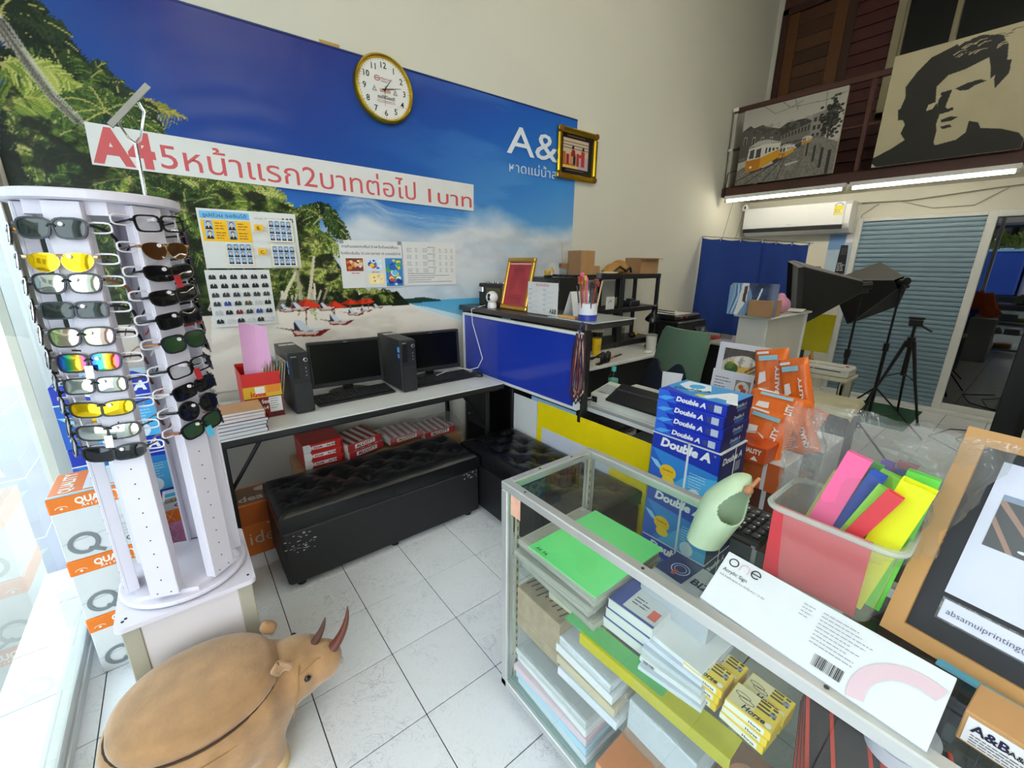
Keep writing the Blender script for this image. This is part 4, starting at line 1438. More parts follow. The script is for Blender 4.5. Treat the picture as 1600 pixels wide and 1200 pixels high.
# blue cartons behind them
def da_carton_face(s, w, h, right=False):
    s.poly([(0, h * .0), (w, h * .0), (w, h * .62), (0, h * .72)], '#2f86d8')
    s.poly([(w * .25, 0), (w, 0), (w, h * .55), (w * .6, h * .45)], '#4fb2ea')
    s.poly([(0, 0), (w * .16, 0), (w * .32, h * .3), (0, h * .74)], '#2a62c4')
    s.poly([(0, h * .52), (w * .12, h * .5), (w * .30, h * .28), (w * .1, h * .40)], '#8fd0f2')
    s.ell(w * .30, h * .36, w * .13, h * .13, '#f2c21c', 20); s.ell(w * .32, h * .20, w * .10, h * .09, '#f0d23a', 16)
    s.text('Double A', w * .30, h * .37, h * .035, '#4a3a08', 'c', bold=.02)
    s.text('Double A', w * .14, h * .80, h * .15, '#f4f6fa', w=w * .74, bold=.05, shear=.18)
    s.ring(w * .93, h * .93, .004, .004, .001, '#f4f6fa', 10)
    s.lines(w * .62, h * .50, w * .26, 6, h * .05, h * .010, '#d6e8f6', 3)
    s.ell(w * .72, h * .12, w * .10, h * .13, '#d8ecf8', 14)
for k, lab in enumerate(('bottom', 'second', 'third', 'top')):
    z0 = k * .264
    t, w, d, h = carton('paper_carton', '%s blue paper carton in the tall stack behind the sunglasses stand' % lab, -.44, 2.32, z0, -.115, 2.56, z0 + .262, MATS['card_blue'], None, 0, 'blue cartons behind the stand')
    s = front(t, w, d, h); da_carton_face(s, w, h)
    if k == 3:
        s.o = Vector((0, 0, h)); s.v = Vector((0, 1, 0)); s.n = Vector((0, 0, 1)); s.k = .0005
        s.rect(.01, .01, w - .01, d - .01, '#bcd6ee'); s.poly([(w * .1, .02), (w * .5, .02), (w * .3, d * .9)], '#2f86d8'); s.text('A', w * .5, .03, .12, '#1836b4', bold=.05)
    s.build('print', t)
    MB().box(-.001, -.0015, h * .70, w + .001, d + .001, h * .72).build('strap', M('strap_white', '#e2e6ea', .4), t)
# mixed reams between stand and desk
t, w, d, h = carton('cardboard_carton', 'brown carton on the floor under the pink and orange reams', -.17, 2.06, 0, .05, 2.26, .33, MATS['cardboard'])
reams = [('blue', '#1c2a78', 'Double A', 'navy blue ream of paper below the two pink reams'), ('pink', '#d992c8', 'SHINO', 'lower of the two pink reams of paper behind the stand'),
         ('pink', '#dd9ccb', 'SHINO', 'upper of the two pink reams of paper behind the stand'), ('orange', '#ea7a1e', 'idea', 'orange and white ream of paper on top of the pink reams')]
z0 = .331
for k, (nm, c, tx, lab) in enumerate(reams):
    hh = .055 if k in (0, 3) else .050
    t, w, d, h = carton('paper_ream', lab, -.185, 2.055, z0, .045, 2.265, z0 + hh, M('ream_' + nm, c, .35), group='reams behind the stand', cat='paper ream')
    s = front(t, w, d, h)
    s.text(tx, w * .38, h * .26, h * .42, '#f6f2f4', bold=.05, shear=.2 if k == 0 else 0)
    s.line([(w * .04, h * .1), (w * .16, h * .9)], .001, '#ffffff'); s.line([(w * .16, h * .1), (w * .04, h * .9)], .001, '#ffffff')
    if k == 3:
        s.o = Vector((0, 0, h)); s.v = Vector((0, 1, 0)); s.n = Vector((0, 0, 1)); s.k = .0005
        s.rect(.003, .003, w - .003, d - .003, '#dfe2e4'); s.rect(.01, .07, w - .03, .12, '#a89a74'); s.text('USE INFO', .03, .08, .022, '#5a4e30', bold=.03)
        s.rect(.01, .13, .05, .17, '#4aa0d0'); s.ell(.10, .155, .03, .02, '#e2a21c'); s.ring(.09, .035, .05, .025, .008, '#a8282a', 20)
        s.rect(.01, .18, w - .02, d - .008, '#c9cdd0')
    s.build('print', t)
    z0 += hh + .0005

# ================================================================== rhino stool
rh = thing('rhino_stool', 'tan suede rhino shaped storage stool with brown horns on the tiles', 'stool', (-.13, 1.31, 0))
SU = M('suede_tan', '#9c7850', .9, var=.45, scale=16, bump=.12, bscale=90, sheen=.4)
def ellip(mb, c, r, n=20, k=12, rot=None):
    vs, fs = [], []
    mt = Matrix.Translation(c) @ (rot or Matrix.Identity(4))
    for j in range(k + 1):
        ph = PI * j / k - PI / 2
        for i in range(n):
            th = 2 * PI * i / n
            vs.append(mt @ Vector((r[0] * math.cos(ph) * math.cos(th), r[1] * math.cos(ph) * math.sin(th), r[2] * math.sin(ph))))
    for j in range(k):
        for i in range(n):
            w_ = (i + 1) % n
            fs.append((j * n + i, j * n + w_, (j + 1) * n + w_, (j + 1) * n + i))
    mb.add(vs, fs)
def fuse(mb, name, mat, parent, voxel=.012, smooth=6, fac=.6):
    o = mb.build(name + '_raw', mat, None)
    md = o.modifiers.new('r', 'REMESH'); md.mode = 'VOXEL'; md.voxel_size = voxel
    sm = o.modifiers.new('s', 'SMOOTH'); sm.iterations = smooth; sm.factor = fac
    dg = bpy.context.evaluated_depsgraph_get(); dg.update()
    me = bpy.data.meshes.new_from_object(o.evaluated_get(dg))
    me.name = name
    bpy.data.objects.remove(o)
    me.shade_smooth()
    if not me.materials: me.materials.append(mat)
    q_ = bpy.data.objects.new(name, me); COL.objects.link(q_); q_.parent = parent
    return q_
b = MB()
# barrel body: superellipse rings from belly to shoulder line
def body_fn(u, v):
    th = 2 * PI * u
    prof = [(0.06, .02), (.08, .80), (.14, 1.0), (.20, 1.02), (.26, .99), (.292, .93), (.295, .0)]
    f_ = v * (len(prof) - 1); i = min(int(f_), len(prof) - 2); t_ = f_ - i
    z = prof[i][0] * (1 - t_) + prof[i + 1][0] * t_; s_ = prof[i][1] * (1 - t_) + prof[i + 1][1] * t_
    c, sn = math.cos(th), math.sin(th)
    return (.235 * s_ * math.copysign(abs(c) ** .85, c) - .005, .195 * s_ * math.copysign(abs(sn) ** .85, sn), z)
b.grid(body_fn, 40, 25, wrapu=True)
ellip(b, (.16, .0, .215), (.13, .135, .105))
ellip(b, (.245, -.01, .225), (.105, .100, .098))
ellip(b, (.315, -.045, .235), (.070, .066, .066))
for sx, sy in ((.12, -.11), (.12, .11), (-.14, -.11), (-.14, .11)):
    b.cyl((sx, sy, .15), (sx, sy, .03), .062, .055, 16)
fuse(b, 'body', SU, rh, .011, 5, .5)
lid = MB()
def lid_fn(u, v):
    th = 2 * PI * u
    prof = [(.0, .280), (.9, .280), (.985, .288), (1.0, .302), (.985, .318), (.90, .336), (.72, .350), (.42, .360), (.0, .364)]
    f_ = v * (len(prof) - 1); i = min(int(f_), len(prof) - 2); t_ = f_ - i
    s_ = prof[i][0] * (1 - t_) + prof[i + 1][0] * t_; z = prof[i][1] * (1 - t_) + prof[i + 1][1] * t_
    c, sn = math.cos(th), math.sin(th)
    return (.208 * s_ * math.copysign(abs(c) ** .9, c) - .005, .178 * s_ * math.copysign(abs(sn) ** .9, sn), z + .012 * (1 - s_) * 0)
lid.grid(lid_fn, 48, 33, wrapu=True)
lid.build('seat_lid', SU, rh, 60)
MB().tube([(.2125 * math.cos(2 * PI * k / 40) - .005, .182 * math.sin(2 * PI * k / 40), .288) for k in range(40)], .004, 6, True).build('seam_gap', M('seam_dark', '#3c2a1a', .9), rh)
MB().tube([(.232 * math.cos(2 * PI * k / 48) - .005, .196 * math.sin(2 * PI * k / 48), .248) for k in range(48)], .0022, 6, True).build('stitching', M('stitch_tan', '#96703f', .8), rh)
def hornp(name, base, tip, bend, r0, mt):
    pts = []
    base, tip, bend = Vector(base), Vector(tip), Vector(bend)
    for k in range(9):
        t_ = k / 8
        pts.append(base.lerp(tip, t_) + bend * (4 * t_ * (1 - t_)))
    MB().tube(pts, r0, 12, rs=[r0 * (1 - k / 8) ** .75 + .0018 for k in range(9)]).build(name, mt, rh, 60)
HORN = M('horn_brown', '#5a2c1e', .3, var=.3, scale=30)
h0 = Vector((-.13, 1.31, 0))
hornp('horn', Vector((.352, -.062, .275)), at(1, 1.235, 543, 948) - h0, (.012, -.004, -.006), .016, HORN)
hornp('horn', Vector((.300, -.022, .288)), at(1, 1.262, 508, 965) - h0, (.006, 0, -.004), .014, M('horn_dark', '#4a3026', .35, var=.3, scale=30))
for sg, c in ((-1, (.205, -.082, .305)), (1, (.20, .085, .310))):
    e = MB()
    def ear_fn(u, v, sg=sg, c=c):
        a = (u - .5) * 2
        w_ = .026 * math.sin(PI * min(1, v * .88 + .12)) ** .7
        return (c[0] + a * w_ - .01 * v, c[1] + sg * (.012 * v + .010 * (a * a)), c[2] + .05 * v)
    e.grid(ear_fn, 7, 8)
    o = e.build('ear', SU, rh, 80)
    md = o.modifiers.new('t', 'SOLIDIFY'); md.thickness = .009
for sg in (-1,):
    p = at(1, 1.31 - .135, 486, 1036) - h0
ellip_m = MB(); ellip(ellip_m, (.262, -.107, .255), (.010, .006, .011), 12, 8); ellip_m.build('eye', M('eye_black', '#0c0d10', .08), rh, 80)
ellip_m = MB(); ellip(ellip_m, (.262, .085, .265), (.010, .006, .011), 12, 8); ellip_m.build('eye', MATS['eye_black'], rh, 80)
ellip_m = MB(); ellip(ellip_m, (.372, -.078, .225), (.007, .006, .013), 10, 8); ellip_m.build('nostril', M('patch_grey', '#8f8a80', .8), rh, 80)
for sx, sy in ((.12, -.11), (.12, .11), (-.14, -.11), (-.14, .11)):
    MB().lathe([(.054, 0), (.06, .01), (.06, .04), (.052, .055)], 18, TR(sx, sy, 0)).build('foot', M('foot_cream', '#cdb183', .8), rh, 40)
MB().tube([(.205, -.135, .17), (.232, -.112, .24), (.245, -.085, .30)], .0018, 6).build('face_seam', MATS['stitch_tan'], rh)
MB().tube([(.24, -.108, .285), (.30, -.085, .29), (.36, -.07, .262)], .0016, 6).build('face_seam', MATS['stitch_tan'], rh)
# ================================================================== computer desk along the left wall
M('laminate_white', '#dcdedb', .35, var=.03); M('edge_black', '#1b1c1e', .4); M('steel_black', '#18191b', .45, .3)
DZ = .75
dk = thing('computer_desk', 'long white topped folding table with black edge under the banner', 'desk', (-.06, 2.16, 0))
DL, DD = 1.70, .66
MB().box(0, .004, DZ - .024, DL, DD, DZ, .002).build('desk_top', MATS['laminate_white'], dk)
MB().box(-.002, 0, DZ - .032, DL + .002, .006, DZ - .003, .002).build('edge_band', MATS['edge_black'], dk)
MB().box(.02, .03, DZ - .05, DL - .02, .05, DZ - .024, .002).build('apron', MATS['steel_black'], dk)
for x in (.12, DL - .10):
    for y in (.06, DD - .06):
        MB().box(x - .014, y - .014, 0, x + .014, y + .014, DZ - .024, .003).build('leg', MATS['steel_black'], dk)
    MB().tube([(x + .0, .10, .45), (x + (.18 if x < 1 else -.18), .10, DZ - .03)], .009, 6).build('brace', MATS['steel_black'], dk)
MB().box(DL - .10, .045, .42, DL - .085, .30, DZ - .03, .002).build('modesty_panel', MATS['steel_black'], dk)
for y, z in ((.06, .68), (.06, .48), (.28, .68), (.28, .48)):
    MB().cyl((DL - .101, y, z), (DL - .106, y, z), .006, n=8).build('bolt', CH, dk)

def tower(label, x, y, rz=0):
    t = thing('computer_tower', label, 'computer', (x, y, DZ + .002), rz, 'desktop computers')
    w, d, h = .100, .36, .325
    MB().box(0, .010, .006, w, d, h, .004).build('case', M('pc_black', '#232427', .45, var=.05), t)
    MB().box(.002, 0, .004, w - .002, .012, h - .003, .004).build('front_panel', M('pc_front', '#1b1c1f', .4), t)
    g = MB()
    for r_ in range(13):
        for c_ in range(8):
            a = .010 + c_ * .0105 + (r_ % 2) * .005
            g.box(a, -.0015, .018 + r_ * .0115, a + .0075, .001, .0255 + r_ * .0115)
    tag(g.build('grille', M('grille_black', '#2d2e31', .5), t), kind='stuff')
    MB().box(.012, -.002, .19, .042, .001, .298, .001).build('drive_bay', M('bay_black', '#121315', .3), t)
    MB().lathe([(.011, 0), (.011, .003), (.008, .004)], 16, TR(.080, .0, .287, 0, R(90))).build('power_ring', M('ring_silver', '#9fa3a8', .3, .8), t)
    MB().lathe([(.006, .0), (.006, .005)], 12, TR(.080, .0, .287, 0, R(90))).build('power_button', MATS['bay_black'], t)
    s = Sheet((0, -.0004, 0), (1, 0, 0), (0, 0, 1))
    s.text('lenovo', .012, .305, .007, '#c9ccd0', bold=.01)
    for z in (.24, .22, .20): s.rect(.074, z, .079, z + .008, '#8f949a')
    s.build('lettering', t)
    MB().box(-.0012, .02, .25, .0, .045, .282).build('sticker', M('sticker_blue', '#5aa0d8', .4), t)
    MB().box(-.0012, .02, .215, .0, .045, .240).build('sticker', M('sticker_blue2', '#4a78c8', .4), t)
    MB().box(.012, .26, h, .05, .30, h + .001).build('sticker', M('sticker_white', '#c9c6bc', .5), t)
    MB().box(.055, .26, h, .09, .30, h + .001).build('sticker', MATS['sticker_white'], t)
    return t
tower('black computer tower left of the first monitor, beside the red box', .402, 2.335)
tower('black computer tower between the two monitors', 1.012, 2.355)
def monitor(label, x, y, rz, w=.425, h=.272, zb=.80):
    t = thing('monitor', label, 'monitor', (x, y, DZ + .002), rz, 'black monitors')
    MB().lathe([(.11, 0), (.11, .008), (.09, .014), (.03, .018)], 28, TR(0, .03, 0, s=(1.1, .8, 1))).build('base', M('mon_black', '#18191b', .35), t, 40)
    MB().box(-.03, .045, .01, .03, .07, .18, .006).build('neck', MATS['mon_black'], t)
    z0 = zb - DZ
    tl = TR(0, 0, z0, 0, R(-4))
    MB().box(-w / 2, .004, 0, w / 2, .045, h, .006, tl).build('back_shell', MATS['mon_black'], t)
    b = .016
    f = MB()
    f.box(-w / 2, -.008, 0, w / 2, .006, b * 1.7, .003, tl); f.box(-w / 2, -.008, h - b, w / 2, .006, h, .003, tl)
    f.box(-w / 2, -.008, b, -w / 2 + b, .006, h - b, .003, tl); f.box(w / 2 - b, -.008, b, w / 2, .006, h - b, .003, tl)
    f.build('bezel', M('bezel_black', '#202124', .3), t)
    MB().box(-w / 2 + b, -.002, b * 1.6, w / 2 - b, .003, h - b, 0, tl).build('screen', M('screen_black', '#040506', .22, spec=.25), t)
    s = Sheet(tl @ Vector((0, -.0085, 0)), (1, 0, 0), tl.to_3x3() @ Vector((0, 0, 1)))
    s.text('lenovo', 0, h - .012, .006, '#b9bcc0', 'c', bold=.01); s.build('lettering', t)
    return t
monitor('black monitor between the two computer towers', .765, 2.58, R(-4))
monitor('black monitor at the right end of the desk beside the blue panel', 1.335, 2.58, R(-4))
def keyboard(label, x, y, rz):
    t = thing('keyboard', label, 'keyboard', (x, y, DZ + .001), rz, 'black keyboards')
    MB().add([(0, 0, 0), (.445, 0, 0), (.445, .155, 0), (0, .155, 0), (0, 0, .012), (.445, 0, .012), (.445, .155, .028), (0, .155, .028)],
             [(0, 3, 2, 1), (4, 5, 6, 7), (0, 1, 5, 4), (1, 2, 6, 5), (2, 3, 7, 6), (3, 0, 4, 7)]).build('case', M('kb_black', '#17181a', .45), t)
    ks = MB()
    for r_ in range(6):
        for c_ in range(21):
            if c_ in (15, 18) and r_ < 5: pass
            a = .010 + c_ * .0203; b_ = .028 + r_ * .0195 + (.004 if r_ == 5 else 0)
            z = .012 + .016 * b_ / .155
            ks.box(a, b_, z, a + .0165, b_ + .0155, z + .006, .0015)
    tag(ks.build('key', M('key_black', '#232427', .5), t), kind='stuff')
keyboard('black keyboard in front of the left monitor', .535, 2.385, R(2))
keyboard('black keyboard in front of the right monitor', 1.135, 2.40, R(1))
ms = thing('mouse', 'black mouse at the right end of the desk', 'mouse', (1.60, 2.43, DZ + .001), R(20))
mb_ = MB(); ellip(mb_, (0, 0, .008), (.030, .055, .026), 18, 10); mb_.build('shell', MATS['kb_black'], ms, 60)
MB().box(-.004, .012, .028, .004, .034, .036, .002).build('wheel', M('wheel_grey', '#55585c', .5), ms)
MB().box(1.44, 2.19, DZ + .0005, 1.635, 2.34, DZ + .0015).build('paper_sheet', MATS['paper_white'])
tag(bpy.data.objects['paper_sheet'], 'blank white sheet of paper lying by the right keyboard', 'paper')
# white cable from the little camera down to the keyboard
cb = [(1.80, 2.60, 1.225), (1.69, 2.62, 1.20), (1.685, 2.60, 1.10), (1.68, 2.53, .98), (1.68, 2.47, .86), (1.66, 2.50, .79), (1.60, 2.53, .775), (1.54, 2.60, .79), (1.50, 2.64, .80), (1.44, 2.56, .785), (1.32, 2.50, .785)]
tag(MB().tube(cb, .0028, 6).build('white_cable', M('cable_white', '#e2e2e0', .4)), 'thin white cable hanging down the blue panel to the right keyboard', 'cable')

# ---- red open carton with plastic sleeves and a pink sheet
rb = thing('red_open_box', 'red cut down paper carton holding plastic sleeves beside the computer tower', 'box', (.19, 2.38, DZ + .001))
RW, RD, RH = .17, .23, .24
M('box_red', '#c8201f', .4); M('box_darkred', '#8e1a1e', .4)
MB().box(0, 0, 0, RW, .003, RH).box(0, RD - .003, 0, RW, RD, RH * 1.05).box(0, .003, 0, .003, RD - .003, RH).box(RW - .003, .003, 0, RW, RD - .003, RH * 1.02).box(0, 0, 0, RW, RD, .003).build('carton', MATS['box_red'], rb)
s = Sheet((0, 0, 0), (1, 0, 0), (0, 0, 1))
s.rect(0, 0, RW, RH * .47, '#7d1a1e'); s.rect(0, RH * .47, RW, RH * .72, '#d8b02c')
s.text('idea', .06, RH * .33, .022, '#f0e6e2', bold=.02); s.text('idea', .03, RH * .50, .03, '#c8201f', bold=.03); s.text('A4', .07, RH * .2, .018, '#f0e6e2', bold=.02)
s.rect(RW * .62, RH * .12, RW * .96, RH * .45, '#dfe2e4'); s.lines(RW * .65, RH * .40, RW * .25, 5, .012, .003, '#5a5a5e', 4); s.bars(RW * .62, RH * .02, RW * .34, RH * .09)
s.rect(RW * .30, RH * .56, RW * .55, RH * .70, '#e9e9e6'); s.rect(RW * .6, RH * .56, RW * .96, RH * .72, '#e08a2a')
s.build('print', rb)
cols = ['#d9cf9a', '#c9b87a', '#e2dcc4', '#d8a4b8', '#b8c86a', '#6ab0c8', '#e0c24a', '#c8c4b8', '#d4b48a']
Mglass('sleeve', (.96, .96, .95), 1.3, .15, .25, (.9, .88, .84), .3, 30)
for k in range(9):
    x = .045 + k * .0125
    t = thing('plastic_sleeve', ['cream', 'tan', 'ivory', 'pink', 'lime', 'sky blue', 'yellow', 'grey', 'beige'][k] + ' card in a clear plastic sleeve standing in the red box', 'sleeve', mat=TR(.19 + x + .01, 2.39, DZ + .006, 0, 0, R(11)), group='sleeves in the red box')
    MB().box(0, .01, 0, .003, .19, .255 + .012 * (k % 3)).build('card', M('card_c%d' % k, cols[k], .6), t)
    MB().box(-.0022, .002, 0, -.0012, .198, .275 + .015 * (k % 2)).build('sleeve', MATS['sleeve'], t)
pk = MB()
pk.grid(lambda u, v: (.205 + .135 * u + .02 * (1 - u) * v - .015 * v * 0, 2.405 + .03 * v + .012 * math.sin(PI * u), .80 + .44 * v - .03 * u * v), 8, 8)
o = pk.build('pink_sheet', M('paper_pink', '#e2a9d6', .6)); tag(o, 'large pink sheet of paper standing in the red box', 'paper')
o.modifiers.new('t', 'SOLIDIFY').thickness = .001
# stack of booklets in front of the red box
zc_ = DZ + .001
for k in range(7):
    hh = [.020, .016, .018, .015, .017, .014, .012][k]
    jx, jy = rg.uniform(-.006, .006), rg.uniform(-.004, .004)
    last = k >= 5
    lab = ['lowest', 'second', 'third', 'fourth', 'fifth', 'sixth', 'topmost'][k] + (' white booklet' if not last else ' brown covered booklet') + ' in the pile at the left of the desk'
    t = thing('booklet', lab, 'booklet', (.045 + jx, 2.185 + jy, zc_), R(rg.uniform(-2, 2)), 'booklets piled on the desk')
    MB().box(0, 0, .001, .205, .165, hh - .001).build('pages', M('pages_white', '#d6d8de', .7), t)
    cv = M('cover_dark', '#23242a', .4) if not last else M('cover_tan', '#b48a62', .5)
    MB().box(-.001, -.001, hh - .0015, .208, .166, hh).box(-.001, -.001, 0, .208, .166, .0012).box(.204, -.001, 0, .208, .166, hh).build('cover', cv if k != 4 else M('cover_red', '#b84a34', .5), t)
    zc_ += hh + .0004

# ---- under the desk
t, w, d, h = carton('paper_carton', 'orange idea paper carton on the floor under the left of the desk', .02, 2.37, 0, .30, 2.60, .30, M('card_orange_dull', '#c96a26', .5), None)
s = front(t, w, d, h)
s.rect(0, h * .62, w, h, '#b05a22'); s.text('MAX', w * .62, h * .55, .012, '#e8d8c8', bold=.02); s.text('idea', w * .30, h * .22, .075, '#c9b8a8', bold=.0)
s.o = Vector((0, 0, h)); s.v = Vector((0, 1, 0)); s.n = Vector((0, 0, 1)); s.k = .0005
s.rect(.02, .02, w - .02, d - .02, '#7a5a44'); s.text('idea', .05, .05, .06, '#c8c0b8', bold=.02); s.ell(.2, .17, .05, .03, '#b8b0a8')
s.build('print', t)
t, w, d, h = carton('cardboard_carton', 'plain brown carton under the desk beneath the red reams', .40, 2.50, 0, .70, 2.74, .36, MATS['cardboard'])
for k in range(3):
    t, w, d, h = carton('paper_ream', ['lowest', 'middle', 'top'][k] + ' red and white ream of A4 paper under the desk', .435, 2.47, .361 + k * .051, .655, 2.70, .361 + k * .051 + .050, MATS['card_red'], group='red reams under the desk', cat='paper ream')
    s = front(t, w, d, h)
    s.poly([(0, 0), (w * .16, 0), (w * .22, h * .5), (w * .16, h), (0, h)], '#e2e2e0')
    s.rect(w * .22, h * .28, w * .80, h * .72, '#e6e4e2'); s.text('A4 500', w * .58, h * .36, h * .26, '#1c1c20', bold=.03); s.text('REAM', w * .26, h * .36, h * .26, '#b02a2a', bold=.03)
    s.poly([(w * .93, 0), (w, 0), (w, h), (w * .93, h * .5)], '#7a1518')
    s.build('print', t)
M('alcott_white', '#d6cfc6', .5)
def alcott(label, x, y, z, rz):
    t = thing('striped_box', label, 'box', (x, y, z), rz, 'striped ALCOTT boxes under the desk')
    MB().box(0, 0, 0, .25, .22, .048, .002).build('carton', MATS['alcott_white'], t)
    s = Sheet((0, 0, .048), (1, 0, 0), (0, 1, 0))
    for k in range(5): s.poly([(.01 + k * .05, 0), (.035 + k * .05, 0), (.06 + k * .05, .22), (.035 + k * .05, .22)], '#8e2a2c')
    s.o = Vector((0, 0, 0)); s.v = Vector((0, 0, 1)); s.n = Vector((0, -1, 0)); s.k = .0005
    s.rect(0, 0, .25, .048, '#a83034'); s.rect(.05, .01, .2, .038, '#e4ded6'); s.text('ALCOTT', .06, .014, .02, '#1c1c20', w=.13, bold=.03)
    s.build('print', t)
alcott('lower ALCOTT striped box behind the bench under the desk', .68, 2.45, .36, R(16)); alcott('upper ALCOTT striped box behind the bench under the desk', .675, 2.45, .409, R(18))
alcott('ALCOTT striped box lying right of the pair under the desk', .96, 2.50, .36, R(6)); alcott('ALCOTT striped box under the clear wrap at the end of the desk', 1.22, 2.52, .33, R(4))
t, w, d, h = carton('cardboard_carton', 'brown carton under the desk beneath the striped boxes', .72, 2.50, 0, 1.5, 2.76, .328, MATS['cardboard'])
wr = MB(); wr.grid(lambda u, v: (.93 + .55 * u, 2.44 + .28 * v, .41 + .05 * math.sin(PI * v) + .015 * mnoise.noise((u * 9, v * 6, 1))), 22, 14)
tag(wr.build('plastic_wrap', Mglass('wrap', (.93, .93, .93), 1.4, .1, .22, (.75, .73, .72), .8, 14)), 'crumpled clear plastic wrap over the striped boxes under the desk', 'plastic wrap')

# ================================================================== tufted storage benches
M_LEATHER = M('black_leather', '#0c0d0f', .3, spec=.4, var=.1, scale=30, bump=.10, bscale=160)
def bench(name, label, loc, rz, L=1.09, D=.42, H=.425):
    t = thing(name, label, 'bench', loc, rz, 'black tufted storage benches')
    MB().box(0, 0, .03, L, D, H - .105, .012).build('storage_box', M('leather_panel', '#0f1012', .55, var=.1, bump=.06, bscale=200), t)
    ntx = 6
    btn = []
    for i in range(ntx):
        x = L * (i + .5) / ntx
        for y in ((D * .30, D * .72) if i % 2 else (D * .5,)):
            btn.append((x, y))
    btn = [(L * (i + .5) / 6.0, D * y) for i in range(6) for y in (.28, .72)] + [(L * (i + 1) / 6.0, D * .5) for i in range(5)]
    nu, nv = 92, 40
    def top(u, v):
        x, y = L * u, D * v
        e = min(x, L - x, y, D - y)
        z = H - .028 + .028 * (1 - math.exp(-e / .022))
        dmin = 9; fold = 0
        for bx_, by_ in btn:
            d_ = math.hypot(x - bx_, y - by_)
            z -= .036 * math.exp(-(d_ / .030) ** 1.2)
            a = math.atan2(y - by_, x - bx_)
            fold += .0055 * math.exp(-(d_ / .05) ** 2) * math.cos(a * 7 + bx_ * 9)
        z += fold
        # diamond creases between buttons
        return (x, y, z + .004 * math.sin(x * 23) * math.sin(y * 19) * (1 - math.exp(-e / .04)))
    m = MB()
    m.grid(top, nu, nv)
    # side skirt of the cushion
    ring = [(L * i / 30, 0) for i in range(30)] + [(L, D * i / 12) for i in range(12)] + [(L - L * i / 30, D) for i in range(30)] + [(0, D - D * i / 12) for i in range(12)]
    n = len(ring)
    vs = []
    for zz, e in ((H - .028, 0), (H - .045, .004), (H - .085, .003), (H - .10, -.002)):
        for k, (x, y) in enumerate(ring):
            cx_, cy_ = L / 2, D / 2
            wv = .002 * math.sin(k * 2.4 + zz * 90)
            vs.append((x + math.copysign(e + wv, x - cx_) * (1 if x in (0, L) else 0), y + math.copysign(e + wv, y - cy_) * (1 if y in (0, D) else 0), zz))
    m.add(vs, [(j * n + k, j * n + (k + 1) % n, (j + 1) * n + (k + 1) % n, (j + 1) * n + k) for j in range(3) for k in range(n)])
    m.build('tufted_cushion', M_LEATHER, t, 70)
    for bx_, by_ in btn:
        MB().lathe([(.009, -.004), (.009, .001), (.004, .004)], 10, TR(bx_, by_, H - .036)).build('button', M_LEATHER, t, 50)
    for k in range(5):
        x = L * (k + 1) / 6
        MB().box(x - .0012, -.0065, H - .10, x + .0012, -.002, H - .03).build('seam', M('seam_black', '#0a0a0c', .6), t)
    for x in (.06, L / 2, L - .06):
        for y in (.05, D - .05):
            MB().lathe([(.022, 0), (.026, .03)], 12, TR(x, y, 0)).build('foot', MATS['steel_black'], t)
    return t
bench('tufted_bench', 'black tufted leather storage bench in front of the computer desk', (.205, 1.955, 0), 0)
bench('tufted_bench', 'black tufted leather storage bench standing crosswise behind the glass counter', (1.312, 2.195, 0), R(-90))
sc = MB()
for k in range(60):
    a, z = (rg.uniform(.0, .14), rg.uniform(.20, .30)) if k < 42 else (rg.uniform(.96, 1.08), rg.uniform(.27, .31))
    sc.box(.205 + a, 1.9540, z, .205 + a + rg.uniform(.003, .012), 1.9548, z + rg.uniform(.001, .004))
sc.build('scuff', M('scuff_white', '#b8b8b6', .8), None)
o = bpy.data.objects['scuff']; bn = bpy.data.objects['tufted_bench']; o.parent = bn; o.location = (-.205, -1.955, 0); tag(o, kind='stuff')

# ================================================================== blue panel and counter behind the desk
pn = thing('partition_board', 'blue glossy board in a white frame standing beside the desk', 'panel', (1.70, 1.545, .72))
PW, PH = 1.20, .445
Mprint('blue_gloss', .12, .5)
MB().box(0, .012, .012, .012, PW - .012, PH - .012).build('board', M('board_blue', '#1f39a8', .14, var=.02, spec=.6), pn)
for y0, y1, z0, z1 in ((0, PW, 0, .016), (0, PW, PH - .016, PH), (0, .030, .016, PH - .016), (PW - .016, PW, .016, PH - .016)):
    MB().box(-.012, y0, z0, .022, y1, z1, .003).build('frame_bar', M_WHITE, pn)
fl = MB(); fl.grid(lambda u, v: (-.0135 - .003 * abs(mnoise.noise((u * 4, v * 5, 0))), .75 + .42 * u, .03 + .39 * v), 14, 14)
fl.build('protective_film', Mglass('film', (.97, .97, .98), 1.35, .05, .05, (.8, .85, .95), .5, 9), pn)
ct = thing('black_counter', 'black counter shelf behind the blue panel', 'counter', (1.726, 1.56, 0))
M('counter_top', '#3a3432', .3, var=.05)
MB().box(-.01, -.03, 1.175, .40, 1.28, 1.212, .006).build('counter_top', MATS['counter_top'], ct)
M('panel_black', '#1c1c1e', .4)
for y, x1 in ((0, .075), (.64, .38), (1.24, .38)):
    MB().box(.02, y, 0, x1, y + .03, 1.175, .003).build('side_panel', MATS['panel_black'], ct)
MB().box(.35, .30, 0, .38, .33, 1.175, .003).build('leg', MATS['panel_black'], ct)
MB().box(.02, .33, .70, .38, 1.24, .72, .002).build('shelf', MATS['panel_black'], ct)
MB().box(.345, .33, .02, .37, 1.24, .70, .002).build('back_panel', MATS['panel_black'], ct)
Mglass('glass_plate', (.85, .92, .90), 1.5)
gpl = thing('glass_shelf_plate', 'clear glass plate with bright edge lying on the counter end', 'glass plate', (1.74, 1.50, 1.214))
MB().box(0, 0, 0, .38, .36, .006, .001).build('plate', M('plate_pale', '#b9c2c0', .15, spec=.7), gpl)
ZC = 1.213
